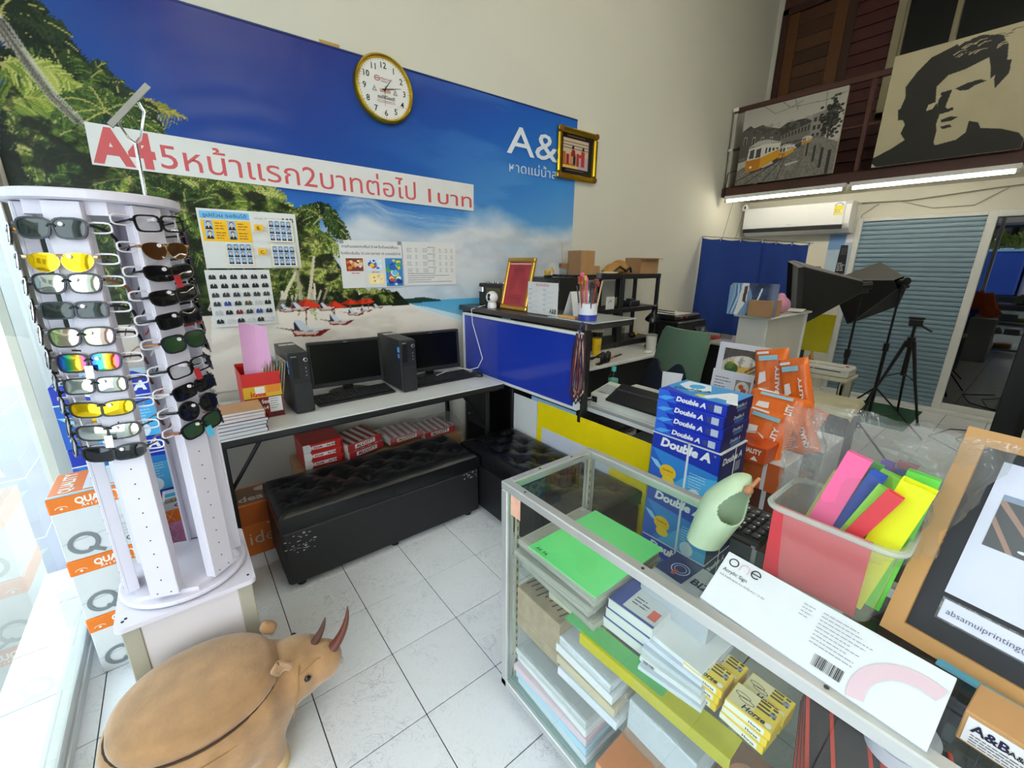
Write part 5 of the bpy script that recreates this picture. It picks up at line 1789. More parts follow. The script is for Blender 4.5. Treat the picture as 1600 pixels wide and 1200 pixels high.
# radio
sp_ = thing('desk_radio', 'dark box radio with olive grille on the counter', 'radio', (1.87, 2.48, ZC), R(8))
MB().box(0, 0, 0, .10, .26, .165, .008).build('case', M('radio_black', '#26241f', .5), sp_)
MB().box(-.004, .02, .03, .0, .17, .135, .002).build('grille', M('radio_grille', '#5a5538', .7, bump=.3, bscale=300), sp_)
for k in range(4): MB().lathe([(.012, 0), (.011, .012)], 14, TR(.05, .04 + k * .055, .165)).build('knob', M('knob_silver', '#9a9a98', .3, .8), sp_)
MB().box(-.02, .19, .10, .0, .245, .14, .004).build('handle_bracket', CH, sp_)
# small ball camera
bc = thing('ball_camera', 'white ball shaped security camera on the counter by the framed red cloth', 'camera', (1.79, 2.50, ZC))
MB().lathe([(.032, 0), (.034, .012), (.030, .035), (.024, .042)], 24).build('base', M('cam_white', '#e6e6e4', .3), bc, 40)
mb_ = MB(); ellip(mb_, (0, 0, .075), (.044, .044, .044), 22, 14); mb_.build('head', MATS['cam_white'], bc, 80)
MB().box(-.046, -.012, .055, -.034, .012, .102, .006, TR(0, 0, 0, R(20))).build('lens_window', M('cam_black', '#0c0c0e', .1), bc)
mb_ = MB(); ellip(mb_, (-.045, -.015, .082), (.005, .007, .007), 10, 8); mb_.build('lens', M('cam_lens', '#5a6068', .1), bc, 80)
# framed red cloth
fr_ = thing('gold_picture_frame', 'gold frame with red cloth printed with dark script on the counter', 'picture frame', mat=TR(1.835, 2.17, ZC) @ Matrix.Rotation(R(-90), 4, 'Z') @ Matrix.Rotation(R(-13), 4, 'X'))
w, h = .29, .355
tl = None
for a0, a1, c0_, c1_ in ((-w, 0, 0, .028), (-w, 0, h - .028, h), (-w, -w + .028, .028, h - .028), (-.028, 0, .028, h - .028)):
    MB().box(a0, -.012, c0_, a1, .012, c1_, .005).build('frame_bar', M('gold_frame', '#c59a3c', .3, .7), fr_)
MB().box(-w + .02, -.003, .02, -.02, .008, h - .02).build('cloth', M('cloth_red', '#b23a40', .7, var=.05, scale=60), fr_)
s = Sheet((-w / 2, -.0035, 0), (1, 0, 0), (0, 0, 1))
s.rect(-w / 2 + .03, h - .046, w / 2 - .03, h - .036, '#d9b9a6')
for k in range(7):
    rr_ = .03 + k * .009
    s.ring(0, h * .50, rr_, rr_ * 1.15, .0014, '#7a2a30', 22, R(-35 - k), R(215 + k))
for k in range(4): s.ring(0, h * .72 + k * .004, .06 + k * .01, .025 + k * .006, .0012, '#7a2a30', 18, R(15), R(165))
s.lines(-.08, h * .28, .16, 5, .013, .003, '#7a2a30', 3, .1); s.lines(-.06, h * .80, .12, 3, .012, .003, '#7a2a30', 6, .1)
s.build('print', fr_)
MB().box(-.17, .0, .02, -.12, .10, .024, 0).build('easel_back', M('easel_brown', '#4a3424', .6), fr_)
# acrylic price stand
ac = thing('acrylic_sign', 'clear acrylic stand with white Thai price list on the counter', 'sign', (1.80, 1.835, ZC))
MB().box(.001, 0, 0, .004, .285, .222, .001).box(.0, 0, 0, .07, .285, .003).build('acrylic', Mglass('acrylic', (.96, .98, .98), 1.45), ac)
MB().box(-.0005, .004, .004, .0, .281, .200).build('sheet', MATS['paper_white'], ac)
s = Sheet((-.0006, .281, .004), (0, -1, 0), (0, 0, 1))
s.text('อัตราค่าบริการ', .138, .172, .016, '#d07a80', 'c', w=.12, bold=.02)
for cx_ in (.012, .145):
    for k in range(5): s.lines(cx_, .150 - k * .03, .03, 1, .01, .003, '#6a6a70', k, .1); s.lines(cx_ + .01, .140 - k * .03, .09, 2, .009, .0018, '#b4b8bc', k + 7, .3)
s.text('A&B', .205, .012, .030, '#1a1a1c', w=.062, bold=.02)
s.build('print', ac)
# tent calendar
tc_ = thing('tent_calendar', 'white folded tent calendar behind the acrylic price list', 'calendar', (1.88, 1.78, ZC))
MB().add([(0, 0, 0), (.16, 0, 0), (.16, .03, .15), (0, .03, .15), (0, .003, 0), (.16, .003, 0), (.16, .033, .15), (0, .033, .15)], [(0, 1, 2, 3), (4, 7, 6, 5), (0, 3, 7, 4), (1, 5, 6, 2), (2, 6, 7, 3), (0, 4, 5, 1)]).build('front_leaf', MATS['paper_white'], tc_)
MB().add([(0, .09, 0), (.16, .09, 0), (.16, .036, .15), (0, .036, .15), (0, .093, 0), (.16, .093, 0), (.16, .039, .15), (0, .039, .15)], [(0, 3, 2, 1), (4, 5, 6, 7), (0, 4, 7, 3), (1, 2, 6, 5), (2, 3, 7, 6), (0, 1, 5, 4)]).build('back_leaf', MATS['paper_white'], tc_)
MB().box(1.76, 1.66, ZC + .007, 1.80, 1.80, ZC + .022, .003).build('wooden_clip', M('wood_light', '#c79a5c', .6))
tag(bpy.data.objects['wooden_clip'], 'small light wooden block beside the pen holder', 'block')
# pen holder with pens
ph = thing('pen_holder', 'clear acrylic pen holder with white and blue band on the counter end', 'pen holder', (1.80, 1.60, ZC + .007))
m_ = MB(); m_.lathe([(.052, 0), (.052, .15), (.049, .15), (.049, .004), (0, .004)], 28); m_.build('acrylic', MATS['acrylic'], ph, 40)
MB().lathe([(.0525, .035), (.0525, .095)], 28).build('white_band', M('band_white', '#d8dae0', .4), ph, 40)
MB().lathe([(.0525, .002), (.0525, .035)], 28).build('blue_band', M('band_blue', '#2a3a9a', .35), ph, 40)
pc = ['#e06a8a', '#2a2a2e', '#d88a2a', '#c85a70', '#3a3a40', '#e6c24a', '#8a4a2a', '#e86a94', '#4a4a55', '#b04030', '#d2b48a', '#1c1c22']
pn_ = ['pink', 'black', 'orange', 'rose', 'dark grey', 'yellow', 'brown', 'bright pink', 'slate', 'red', 'wooden', 'jet black']
for k in range(12):
    a = 2 * PI * k / 12
    r0 = .028 if k % 2 else .038
    t = thing('pen', pn_[k] + ' topped pen standing in the clear pen holder', 'pen', mat=TR(1.80 + r0 * math.cos(a), 1.60 + r0 * math.sin(a), ZC + .012, a, 0, R(6 if k % 2 else 9)), group='pens in the holder')
    hL = .185 + .045 * ((k * 5) % 4) / 3
    MB().cyl((0, 0, 0), (0, 0, hL), .0045, n=8).build('barrel', M('pen_%d' % k, pc[k], .4), t)
    if k % 3 != 1: MB().box(-.013, -.007, hL - .005, .013, .007, hL + .024, .003).build('topper', M('top_%d' % k, pc[(k * 7 + 3) % 12], .5), t)
# lanyards hanging on the panel corner
lc = ['#1c1c22', '#24324e', '#6a2a3a', '#a84a3a', '#c9a27a', '#2a2a55', '#3a2a2a', '#d8b48a', '#4a1f2a', '#15151a']
ln_ = ['black', 'steel blue', 'wine', 'rust red', 'sand', 'navy', 'brown', 'cream', 'maroon', 'jet black']
for k in range(10):
    y0 = 1.555 - .012 * k * .55
    x0 = 1.672 - .004 * (k % 3)
    Lh = .34 + .05 * ((k * 3) % 4) / 3
    pts = []
    for q_ in range(17):
        t_ = q_ / 16
        ww = .030 * math.sin(PI * t_) ** .7
        sgn = 1 if q_ <= 8 else -1
        zz = 1.165 - Lh * (1 - abs(2 * t_ - 1))
        tt = 1 - abs(2 * t_ - 1)
        pts.append((x0 - .006 * tt, y0 + sgn * .030 * (tt ** .6) * (1 if q_ != 8 else 0) + .004 * math.sin(k * 2 + tt * 5), zz))
    t = MB().tube(pts, .0056, 5, closed=False, flat=.6).build('lanyard', M('lanyard_%d' % k, lc[k], .7, var=.4, scale=120))
    tag(t, ln_[k] + ' cord lanyard in the bunch hanging at the corner of the blue panel', 'lanyard', 'lanyards on the blue panel')
MB().tube([(1.70, 1.54, 1.225), (1.675, 1.535, 1.20), (1.672, 1.535, 1.165)], .004, 6).build('hook_strap', M('strap_blue', '#24366a', .5))
tag(bpy.data.objects['hook_strap'], 'blue strap that hangs the bunch of lanyards from the counter', 'strap')
# ================================================================== office corner behind the counter
d2 = thing('office_desk', 'white topped office desk with black front along the left wall', 'desk', (2.22, 2.10, 0))
MB().box(0, 0, .725, 2.05, .74, .75, .003).build('desk_top', MATS['laminate_white'], d2)
MB().box(.05, .06, .10, 2.0, .08, .725, .002).build('front_panel', MATS['panel_black'], d2)
for x in (.02, 1.99):
    MB().box(x, .03, 0, x + .03, .72, .725, .003).build('side_panel', MATS['panel_black'], d2)
d3_ = thing('printer_desk', 'dark desk with pale top running towards the blue curtain', 'desk', (4.30, 1.45, 0))
MB().box(0, 0, .725, .62, 1.38, .75, .003).build('desk_top', M('top_greige', '#b8b3a6', .4), d3_)
MB().box(.03, .02, .05, .05, 1.36, .725, .002).build('front_panel', MATS['panel_black'], d3_)
for y in (0.0, 1.34):
    MB().box(.02, y, 0, .60, y + .03, .725, .002).build('side_panel', MATS['panel_black'], d3_)
# steel rack on the desk
rk = thing('storage_rack', 'black open storage rack with four bays standing on the office desk', 'rack', (2.66, 2.50, .751))
BLK = M('rack_black', '#17181a', .45)
def rbx(n, *a): return MB().box(*a, .003).build(n, BLK, rk)
for x in (0, .58, .615, 1.175):
    for y in (0, .27):
        rbx('upright', x, y, 0, x + .035, y + .03, .68)
for z in (.03, .345, .655):
    for a, b in ((.0, .615), (.615, 1.21)):
        rbx('shelf', a, 0, z, b, .30, z + .022)
        rbx('shelf_lip', a, -.004, z - .018, b, .004, z + .026)
for a in (.16, .76):
    rbx('back_strut', a + .12, .285, .03, a + .16, .30, .66)
t, w, d, h = carton('black_cabinet', 'plain black cabinet box left of the storage rack', 2.28, 2.46, .751, 2.64, 2.80, 1.415, MATS['panel_black'], cat='cabinet')
ZR = .751 + .677
def cardbox(label, x, y, z, w, d, h, rz=0, open_=False, col='cardboard'):
    t = thing('cardboard_box', label, 'box', (x, y, z), rz, None)
    mt = MATS[col]
    if not open_:
        MB().box(0, 0, 0, w, d, h, .002).build('carton', mt, t)
        MB().box(w * .42, -.0008, h * .0, w * .58, -.0002, h).box(w * .42, 0, h, w * .58, d, h + .0008).build('packing_tape', M('pack_tape', '#b58a4a', .25), t)
    else:
        MB().box(0, 0, 0, w, .004, h).box(0, d - .004, 0, w, d, h).box(0, 0, 0, .004, d, h).box(w - .004, 0, 0, w, d, h).box(0, 0, 0, w, d, .004).build('carton', mt, t)
        MB().box(0, -.06, h - .01, w, .0, h - .006, 0).build('flap', mt, t)
    return t
M('cardboard_dark', '#8a6840', .7, var=.15)
cardbox('tall brown carton on the left of the rack top', 2.72, 2.52, ZR, .17, .16, .20)
cardbox('small brown carton in front of the tall one on the rack', 2.90, 2.53, ZR, .075, .10, .075)
cardbox('orange brown open carton at the right end of the rack top', 3.55, 2.52, ZR, .25, .20, .15, R(-6), True, 'cardboard')
pl_ = thing('dried_posy', 'small posy of dried stems beside the tall carton', 'plant', (2.91, 2.66, ZR))
for k in range(14):
    a = 2 * PI * k / 14; q_ = .02 + .03 * rg.random(); hz_ = .10 + .09 * rg.random()
    MB().tube([(0, 0, 0), (q_ * .5 * math.cos(a), q_ * .5 * math.sin(a), hz_ * .6), (q_ * math.cos(a), q_ * math.sin(a), hz_)], .0012, 4).build('stem', M('stem_brown', '#6a5a3a', .8), pl_)
    mb_ = MB(); ellip(mb_, (q_ * math.cos(a), q_ * math.sin(a), hz_), (.008, .008, .008), 7, 5); mb_.build('flower', M('posy_%d' % (k % 2), ('#7a6a3c', '#c9c2b0')[k % 2], .8), pl_)
bg_ = MB()
ellip(bg_, (0, 0, .05), (.15, .09, .055)); ellip(bg_, (.06, .02, .085), (.09, .06, .045)); ellip(bg_, (-.10, 0, .03), (.09, .07, .03))
bgt = thing('cloth_bag', 'crumpled tan bag lying on the rack top between the cartons', 'bag', (3.33, 2.63, ZR))
fuse(bg_, 'body', M('bag_tan', '#b07f3c', .7, var=.35, scale=14, bump=.5, bscale=30), bgt, .014, 3)
MB().tube([(-.12, -.06, .02), (-.06, -.085, .07), (.03, -.088, .03), (.10, -.08, .06), (.16, -.05, .02)], .010, 6).build('strap', M('strap_black', '#1c1a1a', .6), bgt)
mb_ = MB(); ellip(mb_, (-.14, -.04, .015), (.10, .05, .014)); mb_.build('paper_scrap', M('scrap_cream', '#d9d0a8', .7), bgt, 60)
df = thing('reed_diffuser', 'glass reed diffuser with wooden cap on the black cabinet', 'diffuser', (2.52, 2.52, 1.416))
MB().lathe([(.035, 0), (.037, .01), (.037, .06), (.02, .072)], 20).build('bottle', Mglass('bottle_glass', (.85, .86, .84), 1.5), df, 40)
MB().lathe([(.040, .072), (.040, .108)], 20).build('cap', M('cap_wood', '#8a5f35', .6), df, 40)
for k in range(6):
    a = k * 1.05
    MB().cyl((.008 * math.cos(a), .008 * math.sin(a), .07), (.03 * math.cos(a), .03 * math.sin(a), .27), .0014, n=5).build('reed', M('reed_tan', '#c4ab7e', .7), df)
ty = thing('toy_excavator', 'small yellow toy digger on the black cabinet', 'toy', (2.35, 2.52, 1.416))
MB().box(-.035, -.02, 0, .035, .02, .018, .006).build('track', MATS['panel_black'], ty)
MB().box(-.03, -.018, .02, .018, .018, .055, .006).build('body', M('toy_yellow', '#e0b020', .4), ty)
MB().tube([(.01, 0, .04), (.035, 0, .075), (.055, 0, .05), (.058, 0, .03)], .007, 6).build('arm', MATS['toy_yellow'], ty)
# things in the rack bays and on the desk
def cup(name, label, x, y, z, r0, r1, h, mat, cat='cup', lid=None, group=None):
    t = thing(name, label, cat, (x, y, z), 0, group)
    MB().lathe([(r0, 0), (r1, h), (r1 - .002, h), (r0 - .002, .003), (0, .003)], 20).build('body', mat, t, 40)
    if lid: MB().lathe([(r1 + .002, h - .004), (r1 + .002, h + .006), (r1 * .7, h + .012)], 20).build('lid', lid, t, 40)
    return t
MB().box(-.06, 0, 0, .06, .003, .115, .002).build('white_card', MATS['paper_white'], None, loc=(3.13, 2.515, 1.119))
tag(bpy.data.objects['white_card'], 'white spiral card with a black mark in the rack', 'card')
s = Sheet((3.13, 2.514, 1.119), (1, 0, 0), (0, 0, 1)); s.line([(-.03, .06), (.0, .08), (.02, .06)], .005, '#1a1a1a'); s.line([(-.02, .07), (.02, .09)], .004, '#1a1a1a')
o = s.build('print', bpy.data.objects['white_card']); o.location = (-3.13, -2.515, -1.119)
t = thing('tape_roll', 'cream roll of tape in the upper right bay of the rack', 'tape roll', mat=TR(3.36, 2.60, 1.17, 0, R(90)))
MB().lathe([(.045, -.025), (.045, .025), (.025, .025), (.025, -.025), (.045, -.025)], 24).build('roll', M('tape_cream', '#c9bf98', .5), t, 40)
t = thing('black_box_unit', 'small black device in the upper right bay of the rack', 'device', (3.52, 2.58, 1.119))
MB().box(0, 0, 0, .16, .12, .05, .006).box(.03, .02, .05, .10, .08, .07, .004).build('case', MATS['pc_black'], t)
cup('glass_jar', 'empty clear jar in the lower right bay of the rack', 3.40, 2.58, .804, .035, .04, .12, MATS['bottle_glass'], 'jar')
t = thing('toy_figure', 'small dark toy with yellow face in the lower right bay of the rack', 'toy', (3.58, 2.57, .804))
mb_ = MB(); ellip(mb_, (0, 0, .03), (.05, .035, .03)); mb_.build('body', MATS['panel_black'], t, 60)
mb_ = MB(); ellip(mb_, (.02, -.03, .045), (.02, .012, .02)); mb_.build('face', MATS['toy_yellow'], t, 60)
cup('paper_cup', 'black and white lidded cup in the lower left bay of the rack', 3.02, 2.56, .804, .05, .06, .12, M('cup_dark', '#2a2a2c', .5), 'cup', M('lid_white', '#dcdad2', .4))
t = thing('yellow_tumbler', 'yellow tumbler with a smiling face and clear top on the office desk', 'tumbler', (2.84, 2.40, .751))
MB().lathe([(.036, 0), (.042, .15), (.039, .15), (.034, .004), (0, .004)], 24).build('cup', M('tumbler_yellow', '#e6c21c', .35), t, 40)
MB().lathe([(.042, .15), (.045, .235), (.043, .235), (.040, .15)], 24).build('clear_top', MATS['bottle_glass'], t, 40)
s = Sheet((-.012, -.0415, .07), (1, 0, 0), (0, .03, 1)); s.ring(0, 0, .024, .024, .002, '#5a4a08', 22); s.ell(-.008, .008, .003, .005, '#3a2a05', 10); s.ell(.008, .008, .003, .005, '#3a2a05', 10); s.ring(0, 0, .014, .013, .002, '#3a2a05', 14, R(200), R(340)); s.build('print', t)
t = thing('headphones', 'black headphones resting on the office desk', 'headphones', (2.62, 2.16, .751))
for a in (0, .06):
    MB().lathe([(.02, 0), (.045, .006), (.048, .02), (.04, .034), (.02, .038)], 22, TR(a, .0, .048, R(25), R(90))).build('ear_cup', MATS['panel_black'], t, 50)
MB().tube([(.0, -.02, .09), (-.05, .05, .03), (-.02, .12, .02), (.06, .12, .02), (.09, .05, .03), (.06, -.02, .09)], .008, 6).build('headband', MATS['panel_black'], t, 60)
t = thing('cutter_knife', 'orange and black cutter knife lying on the office desk', 'knife', (2.78, 2.20, .751), R(12))
MB().box(0, 0, 0, .09, .022, .014, .004).build('handle', M('knife_orange', '#d2541e', .4), t); MB().box(.09, .002, .002, .24, .018, .012, .003).build('grip', MATS['panel_black'], t)
t = thing('phone', 'slim black phone lying near the front of the office desk', 'phone', (2.55, 2.11, .751), R(14)); MB().box(0, 0, 0, .15, .04, .008, .003).build('case', MATS['kb_black'], t)
cup('sugar_tub', 'clear lidded tub of white powder beside the printer', 3.42, 2.24, .751, .045, .05, .14, M('tub_white', '#d9dad6', .3), 'tub', M('tub_lid', '#8d9092', .3))
t = thing('water_bottle', 'small clear bottle beside the black printer', 'bottle', (3.62, 2.24, .751))
MB().lathe([(.03, 0), (.032, .02), (.032, .10), (.014, .13), (.014, .15)], 18).build('bottle', Mglass('pet', (.9, .93, .95), 1.4), t, 50); MB().lathe([(.016, .145), (.016, .165)], 14).build('cap', M('cap_white', '#dfe2e6', .4), t)
t = thing('white_mouse', 'white mouse on the office desk by the green chair', 'mouse', (3.27, 2.16, .751)); mb_ = MB(); ellip(mb_, (0, 0, .01), (.05, .03, .02)); mb_.build('shell', MATS['cam_white'], t, 60)
# black printer
pr = thing('black_printer', 'large black inkjet printer with sloping control panel on the desk', 'printer', (3.72, 2.16, .752))
pw, pd_, phh = .52, .33, .24
MB().box(0, 0, 0, pw, pd_, phh, .012).build('body', M('prn_black', '#17181a', .35), pr)
MB().box(.03, .05, phh, pw - .04, pd_ - .02, phh + .055, .015).build('scanner_lid', MATS['prn_black'], pr)
MB().box(.06, .08, phh + .055, .36, pd_ - .04, phh + .060).build('paper', MATS['paper_white'], pr)
MB().add([(.30, -.05, .10), (.50, -.05, .10), (.50, .02, .20), (.30, .02, .20), (.30, .03, .10), (.50, .03, .10)], [(0, 1, 2, 3), (0, 3, 4), (1, 5, 2), (0, 4, 5, 1)]).build('control_panel', M('prn_grey', '#2b2c2e', .35), pr)
MB().box(.375, -.036, .125, .43, -.028, .165, .001, TR(0, 0, 0)).build('display', M('lcd_grey', '#8b9298', .2), pr)
MB().box(.06, -.06, .02, .46, .0, .03, .002).build('output_tray', MATS['prn_grey'], pr)
for x in (.12, .22): MB().cyl((x, .05, phh + .03), (x, .045, phh + .03), .010, n=12).build('badge', M('badge_red', '#b8342a', .4), pr)
MB().box(.47, -.001, .04, .50, .001, .08).build('label', MATS['paper_white'], pr)
# desk lamp
lp = thing('desk_lamp', 'black articulated desk lamp over the office desk', 'lamp', (3.55, 2.30, .751))
MB().lathe([(.08, 0), (.08, .02), (.02, .03)], 24).build('base', BLK, lp, 40)
MB().tube([(0, 0, .02), (.02, .02, .34)], .008, 8).build('lower_arm', BLK, lp)
MB().tube([(.02, .02, .34), (.30, -.02, .30)], .005, 6).build('upper_arm', BLK, lp)
MB().tube([(.02, .035, .36), (.30, -.005, .32)], .005, 6).build('upper_arm', BLK, lp)
sh = MB(); sh.lathe([(.022, .13), (.028, .06), (.036, .05), (.068, .0), (.070, -.012), (.066, -.012), (.062, .0)], 26, TR(-.08, -.02, .28, 0, R(12), R(-8))); sh.build('lamp_shade', M('shade_black', '#101113', .2), lp, 40)
mb_ = MB(); ellip(mb_, (-.082, -.03, .265), (.032, .032, .028)); mb_.build('bulb', M('bulb_grey', '#6a6a6c', .2), lp, 70)
MB().tube([(-.06, -.01, .39), (-.02, .0, .43), (.02, .01, .40), (.02, .02, .34)], .003, 6).build('flex', BLK, lp)
# clutter on the printer desk
for k, (c, lab) in enumerate((('#c9b8d8', 'lilac'), ('#c8302a', 'red'), ('#e2e2e6', 'white'), ('#b8a4d0', 'pale violet'), ('#d8d4cc', 'grey'), ('#b02a2e', 'dark red'))):
    t = thing('leaflet_packet', lab + ' packet in the clutter on the desk below the blue curtain', 'packet', (4.36 + .05 * (k % 3), 1.62 + .12 * k * .8, .751 + .012 * (k % 2)), R(rg.uniform(-25, 25)), 'packets on the printer desk')
    MB().box(0, 0, 0, .17, .12, .012, .003).build('packet', M('pkt_%d' % k, c, .4), t)
cup('clear_pot', 'clear plastic pot with red label on the printer desk', 4.42, 2.02, .764, .05, .065, .07, MATS['bottle_glass'], 'pot')

# green office chair seen from behind the table
chv = thing('office_chair', 'green fabric office chair with navy backrest cover at the desk', 'chair', (2.86, 1.72, 0), R(20))
GREEN = M('fabric_green', '#5d7a66', .9, var=.12, scale=60, bump=.2, bscale=300)
def back_fn(side):
    def f(u, v):
        a = (u - .5) * 2
        w_ = .23 * (1 - .06 * v) * (1 - .12 * max(0, (v - .8) / .2) ** 2)
        return (a * w_, (-.035 if side else .0) + .05 * a * a * (-1) + .03 - .14 * v, .50 + .55 * v)
    return f
m_ = MB()
n_ = 13
for sd in (0, 1):
    m_.grid(back_fn(sd), n_, n_)
ed = [(i, 0) for i in range(n_)] + [(n_ - 1, j) for j in range(1, n_)] + [(i, n_ - 1) for i in range(n_ - 2, -1, -1)] + [(0, j) for j in range(n_ - 2, 0, -1)]
for k in range(len(ed)):
    a, b = ed[k], ed[(k + 1) % len(ed)]
    m_.f.append((a[1] * n_ + a[0], b[1] * n_ + b[0], n_ * n_ + b[1] * n_ + b[0], n_ * n_ + a[1] * n_ + a[0])); m_.c.append(None)
m_.build('backrest', GREEN, chv, 50).rotation_euler = (0, 0, R(60))
nv_ = MB()
pts = []
for k in range(40):
    t_ = k / 39
    x = -.22 + .44 * t_
    top_ = .27 + .045 * math.cos((t_ - .25) * 4 * PI) * (1 if .02 < t_ < .98 else .3) - (.16 * (abs(2 * t_ - 1) ** 8))
    pts.append((x, top_))
vs = [(x, .075 - .05 * (x / .22) ** 2 - .25 * z, .50 + z) for x, z in pts] + [(x, .085 - .05 * (x / .22) ** 2, .46) for x, z in pts]
nv_.add(vs, [(k, k + 1, 41 + k, 40 + k) for k in range(39)])
o = nv_.build('back_cover', M('fabric_navy', '#16202f', .9, var=.1, scale=60), chv); o.rotation_euler = (0, 0, R(60)); o.modifiers.new('t', 'SOLIDIFY').thickness = -.02
m_ = MB(); m_.box(-.24, -.05, .42, .24, .42, .50, .03); o = m_.build('seat', GREEN, chv); o.rotation_euler = (0, 0, R(60))
MB().cyl((0, .15, .06), (0, .15, .42), .03, n=12).build('gas_lift', BLK, chv)
for k in range(5):
    a = 2 * PI * k / 5
    MB().tube([(0, .15, .09), (.28 * math.cos(a), .15 + .28 * math.sin(a), .05)], .018, 6).build('base_arm', BLK, chv)
    MB().cyl((.28 * math.cos(a) - .012, .15 + .28 * math.sin(a), .028), (.28 * math.cos(a) + .012, .15 + .28 * math.sin(a), .028), .027, n=12).build('caster', BLK, chv)

# white work table with the laminator
wt = thing('work_table', 'white work table with grey edge trim behind the yellow board', 'table', (1.815, .98, 0))
MB().box(0, -.12, .685, .62, .70, .72, .004).build('table_top', MATS['laminate_white'], wt)
MB().box(-.004, -.122, .712, .02, .622, .722, .002).build('edge_trim', M('trim_grey', '#8f9496', .4), wt)
for x in (.05, .55):
    for y in (.05, .55):
        MB().box(x - .02, y - .02, 0, x + .02, y + .02, .685, .003).build('leg', MATS['panel_black'], wt)
MB().box(.05, .05, .42, .55, .55, .44).build('shelf', M('shelf_grey', '#8a8e90', .5), wt)
lmn = thing('laminator', 'cream laminating machine with black sloped cover on the white table', 'laminator', (1.86, 1.04, .722))
MB().add([(0, .0, 0), (.17, 0, 0), (.17, .55, 0), (0, .55, 0), (0, 0, .065), (.17, 0, .105), (.17, .55, .105), (0, .55, .065)], [(0, 3, 2, 1), (4, 5, 6, 7), (0, 1, 5, 4), (1, 2, 6, 5), (2, 3, 7, 6), (3, 0, 4, 7)]).build('body', M('lam_cream', '#cfd0c6', .4), lmn)
MB().add([(-.012, .01, .05), (.13, .01, .115), (.13, .43, .115), (-.012, .43, .05), (-.012, .01, .062), (.13, .01, .127), (.13, .43, .127), (-.012, .43, .062)], [(0, 3, 2, 1), (4, 5, 6, 7), (0, 1, 5, 4), (1, 2, 6, 5), (2, 3, 7, 6), (3, 0, 4, 7)]).build('cover', M('lam_black', '#1d1e20', .4), lmn)
rib = MB()
for k in range(40): rib.box(.070, .02 + k * .010, .0985, .085, .026 + k * .010, .1075)
tag(rib.build('vent', M('vent_grey', '#3a3b3e', .5), lmn), kind='stuff')
MB().add([(.03, .45, .0795), (.12, .45, .1015), (.12, .53, .1015), (.03, .53, .0795)], [(0, 1, 2, 3)]).build('display', M('lam_display', '#a8b0b4', .25), lmn)
MB().box(-.004, .50, .015, .0, .54, .05, .002).build('socket', MATS['panel_black'], lmn)
MB().tube([(0, .52, .03), (-.03, .54, .03), (-.05, .57, .02), (-.03, .62, .01)], .006, 6).build('power_cord', MATS['panel_black'], lmn)
t = thing('drink_bottle', 'small drink bottle with turquoise cap and label on the work table', 'bottle', (2.13, 1.645, .722))
MB().lathe([(.028, 0), (.031, .01), (.031, .10), (.013, .135), (.013, .15)], 20).build('bottle', MATS['pet'], t, 50)
MB().lathe([(.0315, .015), (.0315, .095)], 20).build('label', M('label_teal', '#5fae9c', .4), t, 40)
MB().lathe([(.015, .145), (.0155, .172), (.012, .175)], 18).build('cap', M('cap_teal', '#3fb3a8', .35), t, 40)
kb2 = thing('black_calculator_keyboard', 'black keyboard lying behind the drink bottle', 'keyboard', (2.16, 1.16, .722), R(78))
MB().box(0, 0, 0, .36, .15, .02, .004).build('case', MATS['kb_black'], kb2)
ks = MB()
for r_ in range(5):
    for c_ in range(16): ks.box(.012 + c_ * .021, .015 + r_ * .025, .02, .029 + c_ * .021, .035 + r_ * .025, .026, .0015)
tag(ks.build('key', MATS['key_black'], kb2), kind='stuff')
bxb = thing('glasses_case_box', 'blue based white flip top carton standing open on the work table', 'box', (2.20, 1.36, .746), R(-70))
MB().box(0, 0, 0, .10, .08, .03, .002).build('tray', M('tray_blue', '#4a6ab8', .4), bxb)
MB().add([(0, .08, .03), (.10, .08, .03), (.11, .12, .14), (-.01, .12, .14), (0, .082, .03), (.10, .082, .03), (.11, .122, .14), (-.01, .122, .14)], [(0, 1, 2, 3), (4, 7, 6, 5), (0, 3, 7, 4), (1, 5, 6, 2), (2, 6, 7, 3), (0, 4, 5, 1)]).build('flap', M('flap_white', '#d4d8e0', .4), bxb)
t = thing('open_carton', 'open brown cardboard tray at the back of the laminator', 'box', (2.06, .99, .722), R(0)); MB().box(0, 0, 0, .30, .003, .10).box(0, .10, 0, .30, .103, .10).box(0, 0, 0, .003, .10, .10).box(.297, 0, 0, .30, .10, .10).box(0, 0, 0, .30, .10, .003).build('carton', MATS['cardboard_dark'], t)

# boards leaning at the end of the table, behind the crosswise bench
def lean_board(name, label, y0, y1, z1, x, mat, cat='board', tilt=6, thk=.005, z0=.0):
    t = thing(name, label, cat, mat=TR(x, y0, z0, 0, 0, R(tilt)))
    MB().box(0, 0, 0, thk, y1 - y0, (z1 - z0) / math.cos(R(tilt)), .0006).build('sheet', mat, t)
    return t
t = lean_board('yellow_board', 'bright yellow acrylic sheet with white backing paper leaning behind the bench', 1.085, 1.935, .665, 1.735, M('acrylic_yellow', '#fae012', .25), 'board', 1, .005, .0)
MB().box(-.001, .24, .20, -.0002, .80, .50).build('backing_paper', M('paper_lilac', '#d6dbea', .5), t)
lean_board('white_board', 'plain white sheet leaning left of the yellow board', 1.94, 2.18, .66, 1.738, MATS['laminate_white'], 'board', .5, .004, .0)
lean_board('blue_sheet', 'pale blue sheet peeking out above the yellow board', 1.60, 2.0, .685, 1.7425, M('acrylic_blue', '#8fb8d8', .3), 'board', .5, .003, .0)

